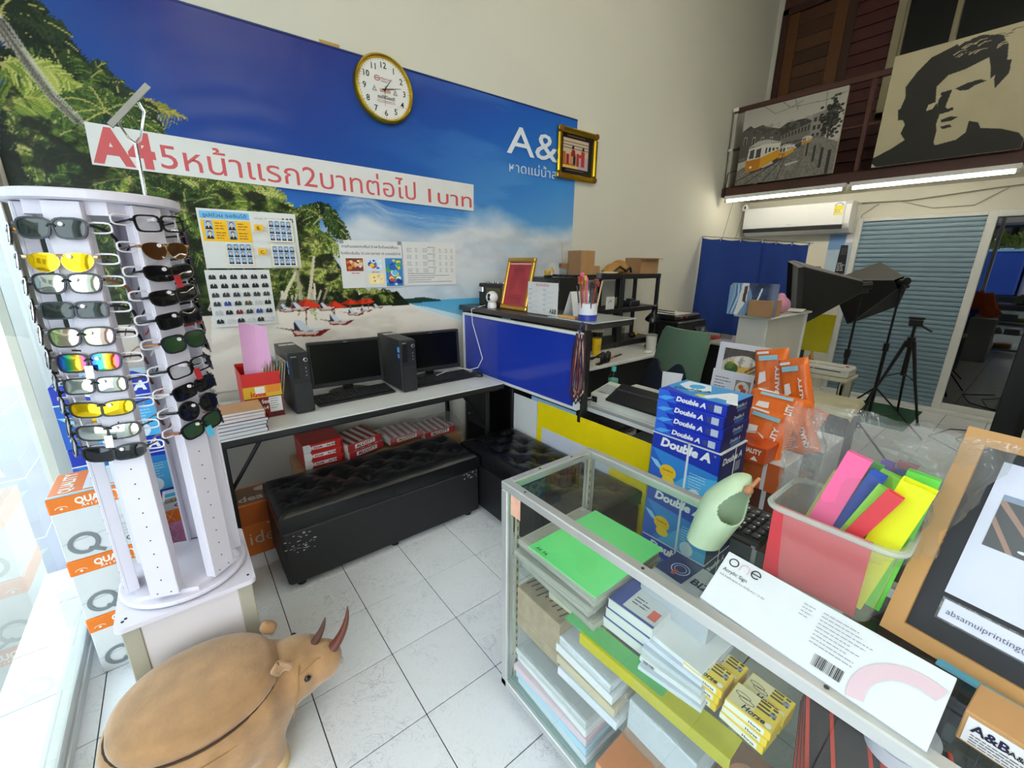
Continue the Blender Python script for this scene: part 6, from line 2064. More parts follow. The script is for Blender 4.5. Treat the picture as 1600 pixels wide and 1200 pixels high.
# white cabinet column and what stands on it
cbn = thing('white_cabinet', 'narrow white cabinet with clutter on its top in the middle of the office', 'cabinet', (3.19, 1.19, 0))
MB().box(0, 0, 0, .70, .20, 1.165, .003).build('body', M('cab_white', '#d2d2c8', .4, var=.03), cbn)
MB().box(-.03, -.03, 1.165, .73, .225, 1.180, .003).build('top', MATS['cab_white'], cbn)
MB().box(.68, -.012, .0, .705, .0, 1.16, .002).build('edge_strip', M_WHITE, cbn)
t = thing('acrylic_print', 'clear acrylic print of a blue sculpture standing on the white cabinet', 'picture', mat=TR(3.17, 1.15, 1.182, R(6)))
P = Paint(90, 56, '#2a3550', 3)
nz = P.fbm(20, 16, 5, 4)
P.mask(np.clip((nz - .45) * 3, 0, .6), '#4a5a80')
P.ell(18, 30, 26, 34, '#7d9cc0')
for k in range(5): P.stroke([(22 - k * 3, 2), (26 - k * 4, 22), (14 - k * 3, 54)], 3, ['#a8c2de', '#6a8cb8', '#b8d0e6', '#54769f', '#8fb0d0'][k])
P.poly([(24, 0), (36, 0), (34, 30), (20, 56), (14, 56)], '#e2e2e0'); P.poly([(28, 6), (34, 4), (32, 34), (26, 30)], '#5a4038')
P.stroke([(60, 8), (56, 22), (52, 34)], 3, '#dfe8f4'); P.mask(np.clip((P.X - 70) / 20, 0, .5), '#a8b4c8')
raster('print', P.a, .31, .22, Matrix(((0, 0, -1, -.001), (-1, 0, 0, .31), (0, 1, 0, 0), (0, 0, 0, 1))), MATS['print_gloss'], t)
MB().box(0, 0, 0, .006, .31, .22, .001).build('acrylic', MATS['acrylic'], t)
cardbox('brown taped carton standing in front of the acrylic print on the cabinet', 3.13, 1.165, 1.182, .17, .15, .11, R(0))
t = thing('plastic_bag', 'pink filled plastic bag on the white cabinet', 'bag', (3.50, 1.24, 1.182))
mb_ = MB(); ellip(mb_, (0, 0, .06), (.08, .06, .06)); ellip(mb_, (-.02, 0, .12), (.03, .03, .03)); fuse(mb_, 'body', M('bag_pink', '#c88aa8', .35, var=.25, scale=30), t, .012, 3)
for k in range(3):
    tag(MB().box(-.13, -.08, 0, .13, .08, .003, .001, TR(0, 0, 0, R(10 * k - 8))).build('paper_sheet', M('sheet_%d' % k, ('#d8d6cc', '#2a2c34', '#e4e2dc')[k], .5), None, loc=(3.72 + .02 * k, 1.25, 1.1815 + .0034 * k)), ['lowest cream', 'middle dark', 'top white'][k] + ' sheet lying at the far end of the white cabinet', 'paper', 'papers on the white cabinet')

# food photo boards
def fboard(label, x, y0, w, z0, h, tilt):
    t = thing('food_board', label, 'poster', mat=TR(x, y0, z0, 0, 0, R(tilt)))
    MB().box(0, 0, 0, .006, w, h, .001).build('board', M('board_white', '#dfe1ea', .45), t)
    return t, w, h
t, w, h = fboard('white framed photo of a pasta plate with chopsticks leaning on the cabinet', 2.38, .862, .275, .7215, .385, 7)
P = Paint(96, 110, '#5a544e', 2)
P.ell(48, 40, 52, 26, '#cfc8ba'); P.ell(44, 38, 34, 17, '#d9b25a'); P.ell(24, 42, 18, 12, '#3f6a2a'); P.ell(20, 36, 10, 8, '#6a8a35'); P.ell(54, 24, 26, 12, '#e6e2d8')
P.stroke([(60, 46), (95, 22)], 3, '#6a4a34'); P.stroke([(64, 52), (95, 34)], 2.5, '#7a5a40')
P.ell(70, 90, 34, 30, '#e2ddd6'); P.ell(68, 92, 20, 16, '#c85a42'); P.mask(np.clip((P.fbm(9, 9, 4, 1) - .5) * 1.5, 0, .4), '#3a2a20')
raster('photo', P.a, w - .07, h - .10, Matrix(((0, 0, -1, -.0012), (-1, 0, 0, w - .035), (0, 1, 0, .07), (0, 0, 0, 1))), MATS['print_gloss'], t)
t, w, h = fboard('white recipe card with small food photo in front of the framed pasta photo', 2.345, .905, .225, .7215, .235, 7)
s = Sheet((-.0006, w, 0), (0, -1, 0), (0, 0, 1))
s.lines(.02, .19, .09, 9, .017, .004, '#4a4a52', 3, .5)
s.rect(.135, .10, .215, .195, '#8a8278'); s.ell(.175, .15, .036, .040, '#d8d4cc'); s.ell(.168, .16, .014, .014, '#c8502a', 10); s.ell(.184, .14, .015, .014, '#b84a24', 10)
s.rect(.11, .02, .215, .03, '#2a2a2e')
s.build('print', t)

# ---- curtain on a line
cu_ = thing('blue_curtain', 'blue cloth backdrop hung on clips, left panel by the wall', 'curtain', (5.20, 2.14, .30))
def curtain(t, y0, y1, z0, z1, zt0, zt1, seed):
    m_ = MB()
    def f(u, v):
        y = y0 + (y1 - y0) * u
        zt = zt0 + (zt1 - zt0) * u
        a = .012 * math.sin(u * 13 + seed) * (1.2 - v) + .005 * math.sin(u * 31 + seed * 2) * (1 - v)
        return (a + .02 * mnoise.noise((u * 3, v * 2, seed)), y + .10 * (1 - v) * (u - .5) * .6, z0 + (zt - z0) * v - .012 * math.sin(PI * ((u * 3) % 1)) * v)
    m_.grid(f, 60, 26)
    o = m_.build('cloth', M('cloth_blue', '#1c3f94', .75, var=.08, scale=6), t, 80)
    for k in range(4):
        u = k / 3
        MB().box(-.012, y0 + (y1 - y0) * u - .008, zt0 + (zt1 - zt0) * u - .02, .012, y0 + (y1 - y0) * u + .008, zt0 + (zt1 - zt0) * u + .02, .003).build('clip', CH, t)
curtain(cu_, 0.0, .70, 0, 0, 1.47, 1.53, 1.0)
cu2 = thing('blue_curtain', 'blue cloth backdrop hung on clips, right panel under the air conditioner', 'curtain', (5.24, 1.70, .30))
curtain(cu2, 0.0, .47, 0, 0, 1.425, 1.47, 4.0)
MB().tube([(5.22, 1.66, 1.735), (5.22, 2.845, 1.85)], .003, 5).tube([(5.22, 2.45, 1.81), (5.50, 2.5, 2.31)], .0018, 5).tube([(5.22, 2.60, 1.83), (5.50, 2.66, 2.31)], .0018, 5).build('hanging_wire', MATS['steel_black'])
tag(bpy.data.objects['hanging_wire'], 'thin dark wires that hold up the blue backdrop', 'wire')
# ---- air conditioner
ac_ = thing('air_conditioner', 'white wall mounted air conditioner with yellow energy label', 'air conditioner', (6.13, 1.64, 1.885))
AW = 1.16
m_ = MB()
prof = [(0.0, .10), (.0, .30), (.02, .335), (.215, .335), (.215, .0), (.10, .0), (.03, .05)]
m_.add([(x, 0, z) for x, z in prof] + [(x, AW, z) for x, z in prof], [tuple(range(7)), tuple(range(7, 14))[::-1]] + [(k, 7 + k, 7 + (k + 1) % 7, (k + 1) % 7) for k in range(7)])
m_.build('housing', M('ac_white', '#e4e7e8', .3, var=.02), ac_)
MB().box(-.012, .055, .085, .0, AW, .335, .006).build('front_panel', MATS['ac_white'], ac_)
MB().box(-.008, .06, .040, .02, AW - .01, .086, .002).build('slot', M('ac_black', '#0d0e10', .4), ac_)
MB().add([(.0, .10, .055), (.0, AW - .06, .055), (.07, AW - .06, .012), (.07, .10, .012), (.004, .10, .05), (.004, AW - .06, .05), (.072, AW - .06, .008), (.072, .10, .008)], [(0, 1, 2, 3), (4, 7, 6, 5), (0, 4, 5, 1), (1, 5, 6, 2), (2, 6, 7, 3), (3, 7, 4, 0)]).build('louver', MATS['ac_white'], ac_)
s = Sheet((-.0124, .14, .19), (0, -1, 0), (0, 0, 1))
s.rect(-.02, 0, .065, .10, '#e6d63a'); s.rect(-.012, .012, .057, .055, '#efe9a2'); s.ring(.022, .085, .045, .045, .006, '#3a5a9a', 18, R(20), R(160)); s.lines(-.01, .05, .06, 3, .014, .005, '#7a6a10', 2, .1)
s.o = Vector((-.0124, AW * .52, .11)); s.text('Electrolux', 0, 0, .010, '#8a8f94', 'c')
s.build('print', ac_)
MB().tube([(6.30, 1.60, 2.20), (6.32, 1.2, 2.19), (6.32, .6, 2.24), (6.32, .3, 2.26)], .006, 5).tube([(6.32, 1.3, 2.20), (6.335, 1.0, 2.10), (6.335, .7, 2.10), (6.33, .5, 2.24)], .004, 5).tube([(6.33, 1.45, 2.18), (6.335, 1.58, 2.08), (6.335, 1.60, 1.95)], .004, 5).build('wall_cable', M('cable_grey', '#8f8b78', .6))
tag(bpy.data.objects['wall_cable'], 'thin grey cables running along the wall above the shutter', 'cable')
wc = thing('wall_camera', 'white round security camera in the corner left of the air conditioner', 'camera', (6.12, 2.80, 2.235))
mb_ = MB(); ellip(mb_, (0, 0, 0), (.045, .045, .045), 20, 12); mb_.build('head', MATS['cam_white'], wc, 80)
mb_ = MB(); ellip(mb_, (-.035, -.012, 0), (.014, .014, .02), 12, 8); mb_.build('lens', MATS['cam_black'], wc, 80)
MB().cyl((.02, .02, -.01), (.05, .058, -.03), .012, n=10).build('mount', MATS['cam_white'], wc)
# poster on the back wall
ps_ = thing('chair_poster', 'pale poster with a black office chair on the back wall beside the shutter', 'poster', (6.338, 1.60, 1.42))
MB().box(0, 0, 0, .006, .25, .45).build('board', M('poster_sky', '#a9bcd0', .5, var=.15, scale=6), ps_)
s = Sheet((-.0006, .25, 0), (0, -1, 0), (0, 0, 1))
s.rect(0, .28, .16, .45, '#6a90c0'); s.rect(.17, .36, .25, .45, '#e2dfe2'); s.poly([(.12, .0), (.22, .0), (.21, .20), (.20, .33), (.13, .33), (.125, .20)], '#1c1d20'); s.rect(.14, .22, .195, .30, '#3a3c40'); s.lines(.13, .12, .08, 5, .02, .008, '#c9ccd0', 2)
s.build('print', ps_)
shf = thing('wall_ledge', 'shallow wall ledge with small cartons left of the chair poster', 'shelf', (6.15, 1.72, 1.40)); MB().box(0, 0, 0, .195, .62, .015, .002).build('board', MATS['cab_white'], shf)
cardbox('low brown carton on the wall ledge', 6.17, 2.08, 1.416, .15, .16, .07); cardbox('small brown carton on the wall ledge beside the poster', 6.17, 1.87, 1.416, .14, .12, .09, 0, False, 'cardboard_dark')
t = thing('ceramic_jar', 'small white jar on the wall ledge', 'jar', (6.22, 2.03, 1.416)); MB().lathe([(.03, 0), (.035, .04), (.025, .06), (.03, .065)], 16).build('jar', M('jar_white', '#e8e4d0', .3), t, 40)

# ---- softboxes on stands
def softbox(label, mat, w, h, dp, pole):
    t = thing('softbox', label, 'softbox', mat=mat, group='softboxes')
    fr4 = [(-w / 2, 0, -h / 2), (w / 2, 0, -h / 2), (w / 2, 0, h / 2), (-w / 2, 0, h / 2)]
    bk = [(-.04, dp, -.04), (.04, dp, -.04), (.04, dp, .04), (-.04, dp, .04)]
    cl_ = M('softbox_black', '#0c0c0d', .6, var=.1); gr = M('softbox_grey', '#55565a', .6)
    for k in range(4):
        j = (k + 1) % 4
        m_ = MB()
        a, b, c, d = fr4[k], fr4[j], bk[j], bk[k]
        m_.add([a, b, c, d], [(0, 1, 2, 3)])
        o = m_.build('side_panel', cl_, t); o.modifiers.new('t', 'SOLIDIFY').thickness = .004
    lip = MB()
    for k in range(4):
        j = (k + 1) % 4
        lip.add([fr4[k], fr4[j], (fr4[j][0], -.04, fr4[j][2]), (fr4[k][0], -.04, fr4[k][2])], [(0, 1, 2, 3)])
    o = lip.build('lip', cl_, t); o.modifiers.new('t', 'SOLIDIFY').thickness = .003
    MB().add([(p[0] * .99, -.002, p[2] * .99) for p in fr4], [(0, 1, 2, 3)]).build('diffuser', M('softbox_white', '#8f9292', .6), t)
    for k in range(4): MB().tube([fr4[k], bk[k]], .005, 5).build('rod', gr, t)
    MB().cyl((0, dp - .01, 0), (0, dp + .07, 0), .03, n=12).build('lamp_head', MATS['steel_black'], t)
    MB().box(-.02, dp, -.06, .02, dp + .05, .02, .004).build('tilt_bracket', M('bracket_black', '#26272a', .4), t)
    return t
def lightstand(label, x, y, z, leg=.42, rz=0):
    t = thing('light_stand', label, 'light stand', (x, y, 0), rz, 'light stands')
    MB().cyl((0, 0, .12), (0, 0, z * .6), .014, n=10).build('lower_tube', MATS['steel_black'], t); MB().cyl((0, 0, z * .6), (0, 0, z), .009, n=10).build('upper_tube', MATS['steel_black'], t)
    MB().cyl((0, 0, z * .58), (0, 0, z * .63), .022, n=10).build('clamp', MATS['steel_black'], t)
    for k in range(3):
        a = 2 * PI * k / 3 + .4
        MB().tube([(0, 0, .45), (leg * math.cos(a), leg * math.sin(a), .012)], .008, 6).build('leg', MATS['steel_black'], t)
        MB().tube([(0, 0, .16), (leg * .52 * math.cos(a), leg * .52 * math.sin(a), .22)], .005, 6).build('brace', MATS['steel_black'], t)
# first softbox: open face towards the back left, lamp end at the right
def place_softbox(label, lampend, facec, w, h, roll=0):
    a, b = Vector(lampend), Vector(facec)
    d = (a - b); dp = d.length; yv = d.normalized()
    xv = yv.cross(Vector((0, 0, 1))).normalized(); zv = xv.cross(yv)
    m = Matrix((xv, yv, zv)).transposed().to_4x4(); m.translation = b
    return softbox(label, m @ Matrix.Rotation(roll, 4, 'Y'), w, h, dp, None)
e1 = at(0, 4.35, 1345, 447); f1 = at(0, 4.2, 1262, 452) 
place_softbox('left black softbox with its grey top flap above the white cabinet', e1, f1 + Vector((-.05, .06, -.02)), .50, .46, R(6))
e2 = at(0, 4.9, 1407, 442); f2 = at(0, 5.05, 1352, 455)
place_softbox('right black softbox in front of the blue roller shutter', e2, f2 + Vector((.10, .02, -.02)), .46, .44, R(22))
lightstand('light stand carrying the left softbox', e1.x + .02, e1.y - .01, e1.z - .02)
lightstand('light stand carrying the right softbox', e2.x + .02, e2.y - .01, e2.z - .02, .42, .6)
# ---- camera tripod
tp = thing('camera_tripod', 'black camera tripod with pan handle in front of the blue shutter', 'tripod', (5.70, .80, 0), R(10))
MB().cyl((0, 0, .45), (0, 0, .95), .013, n=10).build('center_column', MATS['steel_black'], tp)
MB().cyl((0, 0, .74), (0, 0, .84), .04, .032, n=14).build('collar', MATS['steel_black'], tp)
MB().box(-.035, -.05, .95, .035, .05, 1.02, .008).box(-.03, -.06, 1.02, .03, .06, 1.04, .004).build('pan_head', MATS['steel_black'], tp)
MB().tube([(0, -.03, .97), (-.02, -.13, .91)], .010, 8).build('pan_handle', MATS['steel_black'], tp)
for k in range(3):
    a = 2 * PI * k / 3 + 1.9
    MB().tube([(.03 * math.cos(a), .03 * math.sin(a), .80), (.14 * math.cos(a), .14 * math.sin(a), .42), (.27 * math.cos(a), .27 * math.sin(a), .02)], .013, 8, rs=[.017, .013, .010]).build('leg', MATS['steel_black'], tp)
    MB().tube([(0, 0, .48), (.14 * math.cos(a), .14 * math.sin(a), .42)], .006, 6).build('brace', MATS['steel_black'], tp)
    MB().lathe([(.016, 0), (.014, .025)], 10, TR(.272 * math.cos(a), .272 * math.sin(a), 0)).build('rubber_foot', MATS['panel_black'], tp)
MB().tube([(.03, .0, .80), (.11, .02, .79)], .005, 6).build('lever', MATS['steel_black'], tp)
# ---- yellow folder sheet, chest, machine, mat
t = thing('yellow_folder', 'yellow translucent folder sheet standing in front of the blue curtain', 'folder', mat=TR(4.55, 1.17, .76, 0, 0, R(8))); MB().box(0, 0, 0, .004, .26, .34, .001).build('sheet', M('folder_yellow', '#c9bf22', .3, var=.12, scale=8), t)
t = thing('side_table', 'small pale side table holding the white cutting machine', 'table', (4.00, .86, 0)); MB().box(0, 0, .64, .30, .48, .665, .003).build('table_top', M('top_cream', '#c9c6b2', .4), t)
for x in (.02, .25):
    for y in (.02, .43): MB().box(x, y, 0, x + .03, y + .03, .64, .002).build('leg', MATS['top_cream'], t)
MB().box(.02, .02, .45, .28, .04, .62, .002).build('apron', MATS['top_cream'], t)
mc = thing('cutting_machine', 'white desktop cutting machine with two dark slots on the side table', 'machine', (4.03, .87, .666), R(0))
MB().box(0, 0, 0, .22, .46, .075, .012).build('body', M('machine_white', '#d6d6d0', .4), mc)
for y, z in ((.24, .0), (.05, .0)):
    MB().box(-.001, y, .045, .001, y + .18, .052).build('slot', MATS['panel_black'], mc)
    MB().box(.06, y, .0745, .07, y + .18, .0765).build('slot', MATS['panel_black'], mc)
for y in (.03, .42): MB().box(.10, y, .075, .13, y + .02, .082, .002).build('button', M('btn_red', '#b82a28', .4), mc)
t = thing('red_pot', 'red pot with golden knob behind the cutting machine', 'pot', (4.25, 1.20, .666)); MB().lathe([(.035, 0), (.042, .04), (.035, .07), (.02, .08)], 20).build('pot', M('pot_red', '#b8342c', .3), t, 40); MB().lathe([(.012, .08), (.018, .10), (.006, .13), (.012, .14), (0, .15)], 14).build('knob', M('gold_knob', '#c9a24a', .3, .7), t, 40)
ch_ = thing('storage_chest', 'dark grey plastic chest with pale cover cloth near the tripod', 'chest', (3.50, .70, 0), R(4))
MB().box(0, 0, 0, .46, .32, .54, .012).build('body', M('chest_grey', '#4b4854', .5), ch_)
MB().box(.01, -.004, .30, .45, .0, .305).box(-.004, .01, .30, .0, .31, .305).build('groove', MATS['panel_black'], ch_)
cv_ = MB(); cv_.grid(lambda u, v: (-.01 + .48 * u, -.02 + .35 * v, .548 + .010 * mnoise.noise((u * 6, v * 4, 2)) - (.03 * max(0, (.06 - v) / .06)) - .03 * max(0, (.04 - u) / .04)), 26, 18)
o = cv_.build('cover_cloth', M('cloth_ivory', '#c9c4a6', .7, var=.15, scale=12), ch_, 80)
struct(bx('floor_mat', M('mat_green', '#1f4a34', .95, var=.2, scale=40), None, 5.25, .62, .0005, 6.15, 1.15, .008, .002))
MB().tube([(5.0, .2, .006), (5.3, .45, .006), (5.7, .35, .006), (5.9, .1, .006), (6.0, -.3, .006)], .005, 5).tube([(4.9, .0, .006), (5.4, .28, .006), (5.8, .2, .006), (6.05, -.2, .006)], .004, 5).build('floor_cable', MATS['steel_black'])
tag(bpy.data.objects['floor_cable'], 'black cables lying across the tiles in front of the glass door', 'cable')

# ================================================================== canvases on the mezzanine rail
def canvas(name, label, y0, y1, z0, z1, img, x=MX - .045, thk=.03):
    t = thing(name, label, 'canvas', (x, y0, z0))
    w, h = y0 - y1, z1 - z0
    MB().box(0, -w, 0, thk, 0, h, .002).build('stretcher', M('canvas_edge', '#c9c4b4', .6), t)
    raster('painted_front', img, w, h, Matrix(((0, 0, -1, -.001), (-1, 0, 0, 0), (0, 1, 0, 0), (0, 0, 0, 1))), MATS['print'], t)
P = Paint(230, 188, '#a9a69c', 5)
P.mask(np.clip((P.Y - 0) / 90, 0, .6) * 1.0, '#c4c1b6')
g = P.fbm(8, 6, 4, 3)
P.poly([(0, 52), (20, 40), (30, 48), (52, 44), (60, 50), (95, 62), (100, 66), (140, 58), (150, 60), (160, 62), (160, 110), (0, 120)], '#4a4843')
P.poly([(80, 70), (110, 52), (150, 50), (172, 62), (172, 100), (80, 100)], '#3a3935')
P.mask((P.Y > 46) * (P.Y < 108) * (P.X < 175) * np.clip((g - .5) * 4, 0, .5), '#77746c')
P.poly([(0, 54), (98, 76), (98, 112), (0, 130)], '#55534d')
for k in range(4): P.rect(8 + k * 22, 66 + k * 4, 16 + k * 22, 86 + k * 3, '#908d84'); P.rect(10 + k * 22, 70 + k * 4, 14 + k * 22, 86 + k * 3, '#24231f')
P.poly([(100, 80), (165, 62), (165, 96), (100, 100)], '#6f6c64')
for k in range(9): P.rect(104 + k * 7, 80 - k * 1.5, 107 + k * 7, 88 - k * 1, '#2b2a27')
P.poly([(165, 46), (200, 40), (200, 120), (165, 110)], '#8a877d')
for k in range(3):
    for j in range(3): P.rect(170 + k * 10, 54 + j * 18, 176 + k * 10, 64 + j * 18, '#33322d')
for k in range(160):
    a, b = P.rng.normal(206, 9), P.rng.normal(62, 20)
    P.ell(a, b, 4, 3, ['#2a2926', '#45433d', '#1d1c1a'][k % 3])
P.rect(203, 60, 207, 150, '#3a3833')
P.poly([(0, 188), (0, 150), (90, 112), (170, 96), (185, 96), (230, 120), (230, 188)], '#6b6962')
n2 = P.fbm(3, 3, 2, 8)
P.mask((P.Y > 118) * np.clip((n2 - .45) * 2, 0, .45), '#a5a298')
P.poly([(160, 104), (186, 100), (230, 118), (230, 188), (150, 188), (158, 150)], '#7f7c73')
P.mask((P.X > 150) * (P.Y > 110) * np.clip((n2 - .5) * 2.5, 0, .5), '#55534c')
for k in range(4): P.rect(164 + k * 16, 110 + k * 8, 168 + k * 17, 140 + k * 16, '#33322e')
for a, b in ((0, 178), (24, 188), (70, 188), (104, 188)): P.stroke([(a, b), (120, 128), (170, 100)], 2, '#2c2b28', 1)
P.poly([(20, 150), (80, 128), (150, 104), (165, 104), (90, 150), (40, 162)], '#34332f', .8)
for q_ in ([(60, 146), (88, 138), (92, 144), (66, 152)], [(110, 122), (140, 112), (142, 116), (116, 126)], [(120, 150), (150, 146), (148, 150), (122, 156)]): P.poly(q_, '#b9b6ab')
def tram(x, y, s_):
    P.poly([(x, y), (x + 30 * s_, y - 2 * s_), (x + 66 * s_, y - 14 * s_), (x + 66 * s_, y + 2 * s_), (x + 30 * s_, y + 20 * s_), (x + 2 * s_, y + 24 * s_)], '#d39a1c')
    P.poly([(x, y), (x + 30 * s_, y - 2 * s_), (x + 30 * s_, y + 18 * s_), (x + 2 * s_, y + 24 * s_)], '#b8791a')
    P.poly([(x + 2 * s_, y), (x + 4 * s_, y - 24 * s_), (x + 34 * s_, y - 28 * s_), (x + 66 * s_, y - 26 * s_), (x + 66 * s_, y - 14 * s_), (x + 30 * s_, y - 2 * s_)], '#d5d2c8')
    P.poly([(x + 2 * s_, y - 26 * s_), (x + 20 * s_, y - 36 * s_), (x + 40 * s_, y - 36 * s_), (x + 68 * s_, y - 27 * s_), (x + 34 * s_, y - 28 * s_)], '#b5b2a8')
    for k in range(2): P.poly([(x + (6 + 13 * k) * s_, y - 3 * s_), (x + (7 + 13 * k) * s_, y - 20 * s_), (x + (16 + 13 * k) * s_, y - 22 * s_), (x + (16 + 13 * k) * s_, y - 4 * s_)], '#4a4a46')
    for k in range(4): P.rect(x + (38 + 7 * k) * s_, y - (20 - k) * s_, x + (42 + 7 * k) * s_, y - (9 + k * 1.5) * s_, '#3a3a36')
    P.ell(x + 12 * s_, y + 14 * s_, 2.5 * s_, 2.5 * s_, '#f0e8d0')
tram(150, 104, .34); tram(100, 122, .55); tram(20, 128, 1.25)
for q_ in ([(48, 0), (78, 24), (112, 18), (140, 8)], [(112, 18), (190, 20)], [(120, 0), (130, 28)], [(190, 20), (228, 12)], [(187, 0), (192, 60)], [(112, 18), (92, 0)]): P.stroke(q_, 1.1, '#55534e')
canvas('tram_canvas', 'black and white street canvas with yellow trams on the mezzanine rail', 2.675, 1.70, 2.43, 3.205, P.a)
# stencil style portrait, a plain stand-in
P = Paint(230, 236, '#bdb494', 6)
P.mask(np.clip((P.fbm(40, 40, 4, 2) - .45), 0, .25), '#a59c7e')
BK = '#24231f'
P.poly([(34, 92), (30, 70), (44, 44), (62, 22), (96, 10), (132, 4), (160, 14), (172, 34), (176, 60), (168, 84), (160, 92), (156, 70), (150, 50), (120, 62), (96, 66), (82, 84), (86, 112), (84, 140), (70, 152), (44, 150), (34, 130), (30, 112)], BK)
P.poly([(82, 84), (86, 112), (94, 130), (98, 142), (96, 160), (100, 176), (98, 196), (106, 210), (60, 200), (40, 168), (44, 150), (60, 110)], BK)
P.poly([(0, 236), (0, 214), (30, 198), (52, 182), (56, 150), (96, 168), (100, 190), (98, 206), (134, 200), (146, 188), (146, 166), (160, 172), (166, 184), (196, 192), (220, 204), (230, 218), (230, 236)], BK)
P.poly([(112, 96), (128, 90), (146, 88), (156, 94), (140, 98), (132, 104), (120, 102)], BK)
P.poly([(92, 98), (108, 96), (106, 112), (104, 128), (112, 140), (98, 142), (90, 120)], BK)
P.poly([(102, 154), (116, 150), (128, 154), (118, 160), (104, 160)], BK); P.poly([(104, 168), (118, 166), (122, 172), (108, 174)], BK)
P.poly([(108, 134), (116, 132), (118, 138), (110, 140)], BK)
P.poly([(164, 60), (182, 64), (184, 88), (170, 112), (166, 96)], BK)
P.poly([(26, 116), (38, 110), (42, 140), (30, 138)], BK)
P.poly([(76, 118), (90, 114), (84, 128), (74, 130)], '#bdb494'); P.poly([(86, 104), (94, 104), (90, 112)], '#bdb494')
for k in range(26):
    a = P.rng.uniform(96, 170); b = P.rng.uniform(4, 40)
    P.stroke([(a, b), (a + 8, b - 5), (a + 18, b - 4)], 2.4, '#bdb494' if k % 3 else BK, .6)
P.poly([(0, 226), (10, 236), (0, 236)], '#bdb494')
canvas('portrait_canvas', 'cream canvas with a black stencil portrait of a man on the mezzanine rail', 1.385, .44, 2.43, 3.34, P.a)
t = thing('kraft_parcel', 'small brown parcel behind the railing left of the tram canvas', 'parcel', (5.72, 2.60, 2.425)); MB().box(0, 0, 0, .08, .20, .14, .004).build('paper', M('kraft', '#8a6a2e', .6), t); MB().box(-.001, 0, .05, .081, .20, .065).build('tape', MATS['pack_tape'], t)
MB().tube([(5.53, 2.80, 2.30), (5.53, 2.81, 2.40), (5.535, 2.80, 2.58), (5.56, 2.74, 2.60), (5.60, 2.66, 2.60)], .006, 6).build('black_hose', MATS['steel_black']); tag(bpy.data.objects['black_hose'], 'black cable looping over the left end of the mezzanine beam', 'cable')
# ================================================================== glass display counter
KX0, KX1, KY0, KY1, KH = .712, 1.128, -.46, .952, .872
cs = thing('glass_counter', 'aluminium framed glass display counter full of stationery', 'display case', (KX0, KY0, 0))
KW, KL = KX1 - KX0, KY1 - KY0
fr_w = .030
def cpt(n, *a, mt=AL, ch=.003): return MB().box(*a, ch).build(n, mt, cs)
for x in (0, KW - fr_w):
    cpt('top_rail', x, 0, KH - .028, x + fr_w, KL, KH); cpt('bottom_rail', x, 0, .045, x + fr_w, KL, .075)
    for y in (0, KL - fr_w): cpt('post', x, y, .045, x + fr_w, y + fr_w, KH - .028)
for y in (0, KL - fr_w):
    cpt('top_rail', fr_w, y, KH - .028, KW - fr_w, y + fr_w, KH); cpt('bottom_rail', fr_w, y, .045, KW - fr_w, y + fr_w, .075)
for x in (.05, KW - .09):
    for y in (.12, KL - .16): cpt('foot', x, y, 0, x + .04, y + .04, .045, mt=M('foot_wood', '#3a2f2a', .6))
Mglass('case_glass', (.96, .985, .972), 1.45); Mglass('case_top_glass', (.97, .99, .98), 1.45); Mglass('shelf_glass', (.93, .975, .955), 1.35)
MB().box(fr_w, fr_w, KH - .010, KW - fr_w, KL - fr_w, KH - .005).build('top_glass', MATS['case_top_glass'], cs)
MB().box(.010, fr_w, .075, .015, KL - fr_w, KH - .028).build('front_glass', MATS['case_glass'], cs)
MB().box(fr_w, KL - .018, .075, KW - fr_w, KL - .013, KH - .028).build('side_glass', MATS['case_glass'], cs)
MB().box(fr_w, .013, .075, KW - fr_w, .018, KH - .028).build('side_glass', MATS['case_glass'], cs)
MB().box(KW - .018, fr_w, .075, KW - .013, KL - fr_w, KH - .028).build('back_glass', MATS['case_glass'], cs)
MB().box(.016, .02, .075, KW - .02, KL - .02, .083).build('bottom_board', M('board_teal', '#7f9a94', .3), cs)
S1, S2, S3 = .560, .330, .084
for z in (S1, S2):
    MB().box(.03, .025, z - .006, KW - .03, KL - .025, z).build('glass_shelf', MATS['shelf_glass'], cs)
br = M('bracket_cream', '#b8b39c', .4, .4)
for x, y in ((KW - .045, KL - .040), (.032, KL - .040), (KW - .045, .032)):
    MB().box(x, y, .08, x + .012, y + .008, KH - .03).build('shelf_track', br, cs)
    sl = MB()
    for k in range(22): sl.box(x + .004, y - .0008, .12 + k * .032, x + .008, y + .0, .134 + k * .032)
    tag(sl.build('track_slot', M('slot_dark', '#2e2c26', .7), cs), kind='stuff')
for x, y in ((.015, KL - .10), (.015, .9), (.015, .55), (.015, .2), (.15, KL - .015), (.30, KL - .015), (KW - .015, .8)):
    MB().cyl((x, y, KH), (x, y, KH + .0012), .004, n=8).build('rivet', M('rivet_dark', '#4a4a46', .4, .5), cs)
MB().box(.0095, KL - .085, KH - .105, .0099, KL - .038, KH - .035).build('sticker', M('sticker_peach', '#d9a890', .5, var=.3, scale=40), cs)

def pile(name, label, cat, x0, y0, z0, w, d, h, mat, group=None, rz=0, **kw):
    t = thing(name, label, cat, (x0, y0, z0), R(rz), group)
    MB().box(0, 0, 0, w, d, h, kw.get('ch', .0015)).build(kw.get('part', 'body'), mat, t)
    return t
Mglass('clear_film', (.94, .95, .94), 1.42, .06, .16, (.86, .86, .82), .45, 16)
Mglass('green_film', (.42, .92, .52), 1.35, .12, .55, (.30, .82, .42), .15, 12)
Mglass('yellow_film', (.92, .90, .10), 1.35, .12, .55, (.86, .84, .10), .15, 12)
PAPW = M('paper_pack', '#d6d8d6', .6)
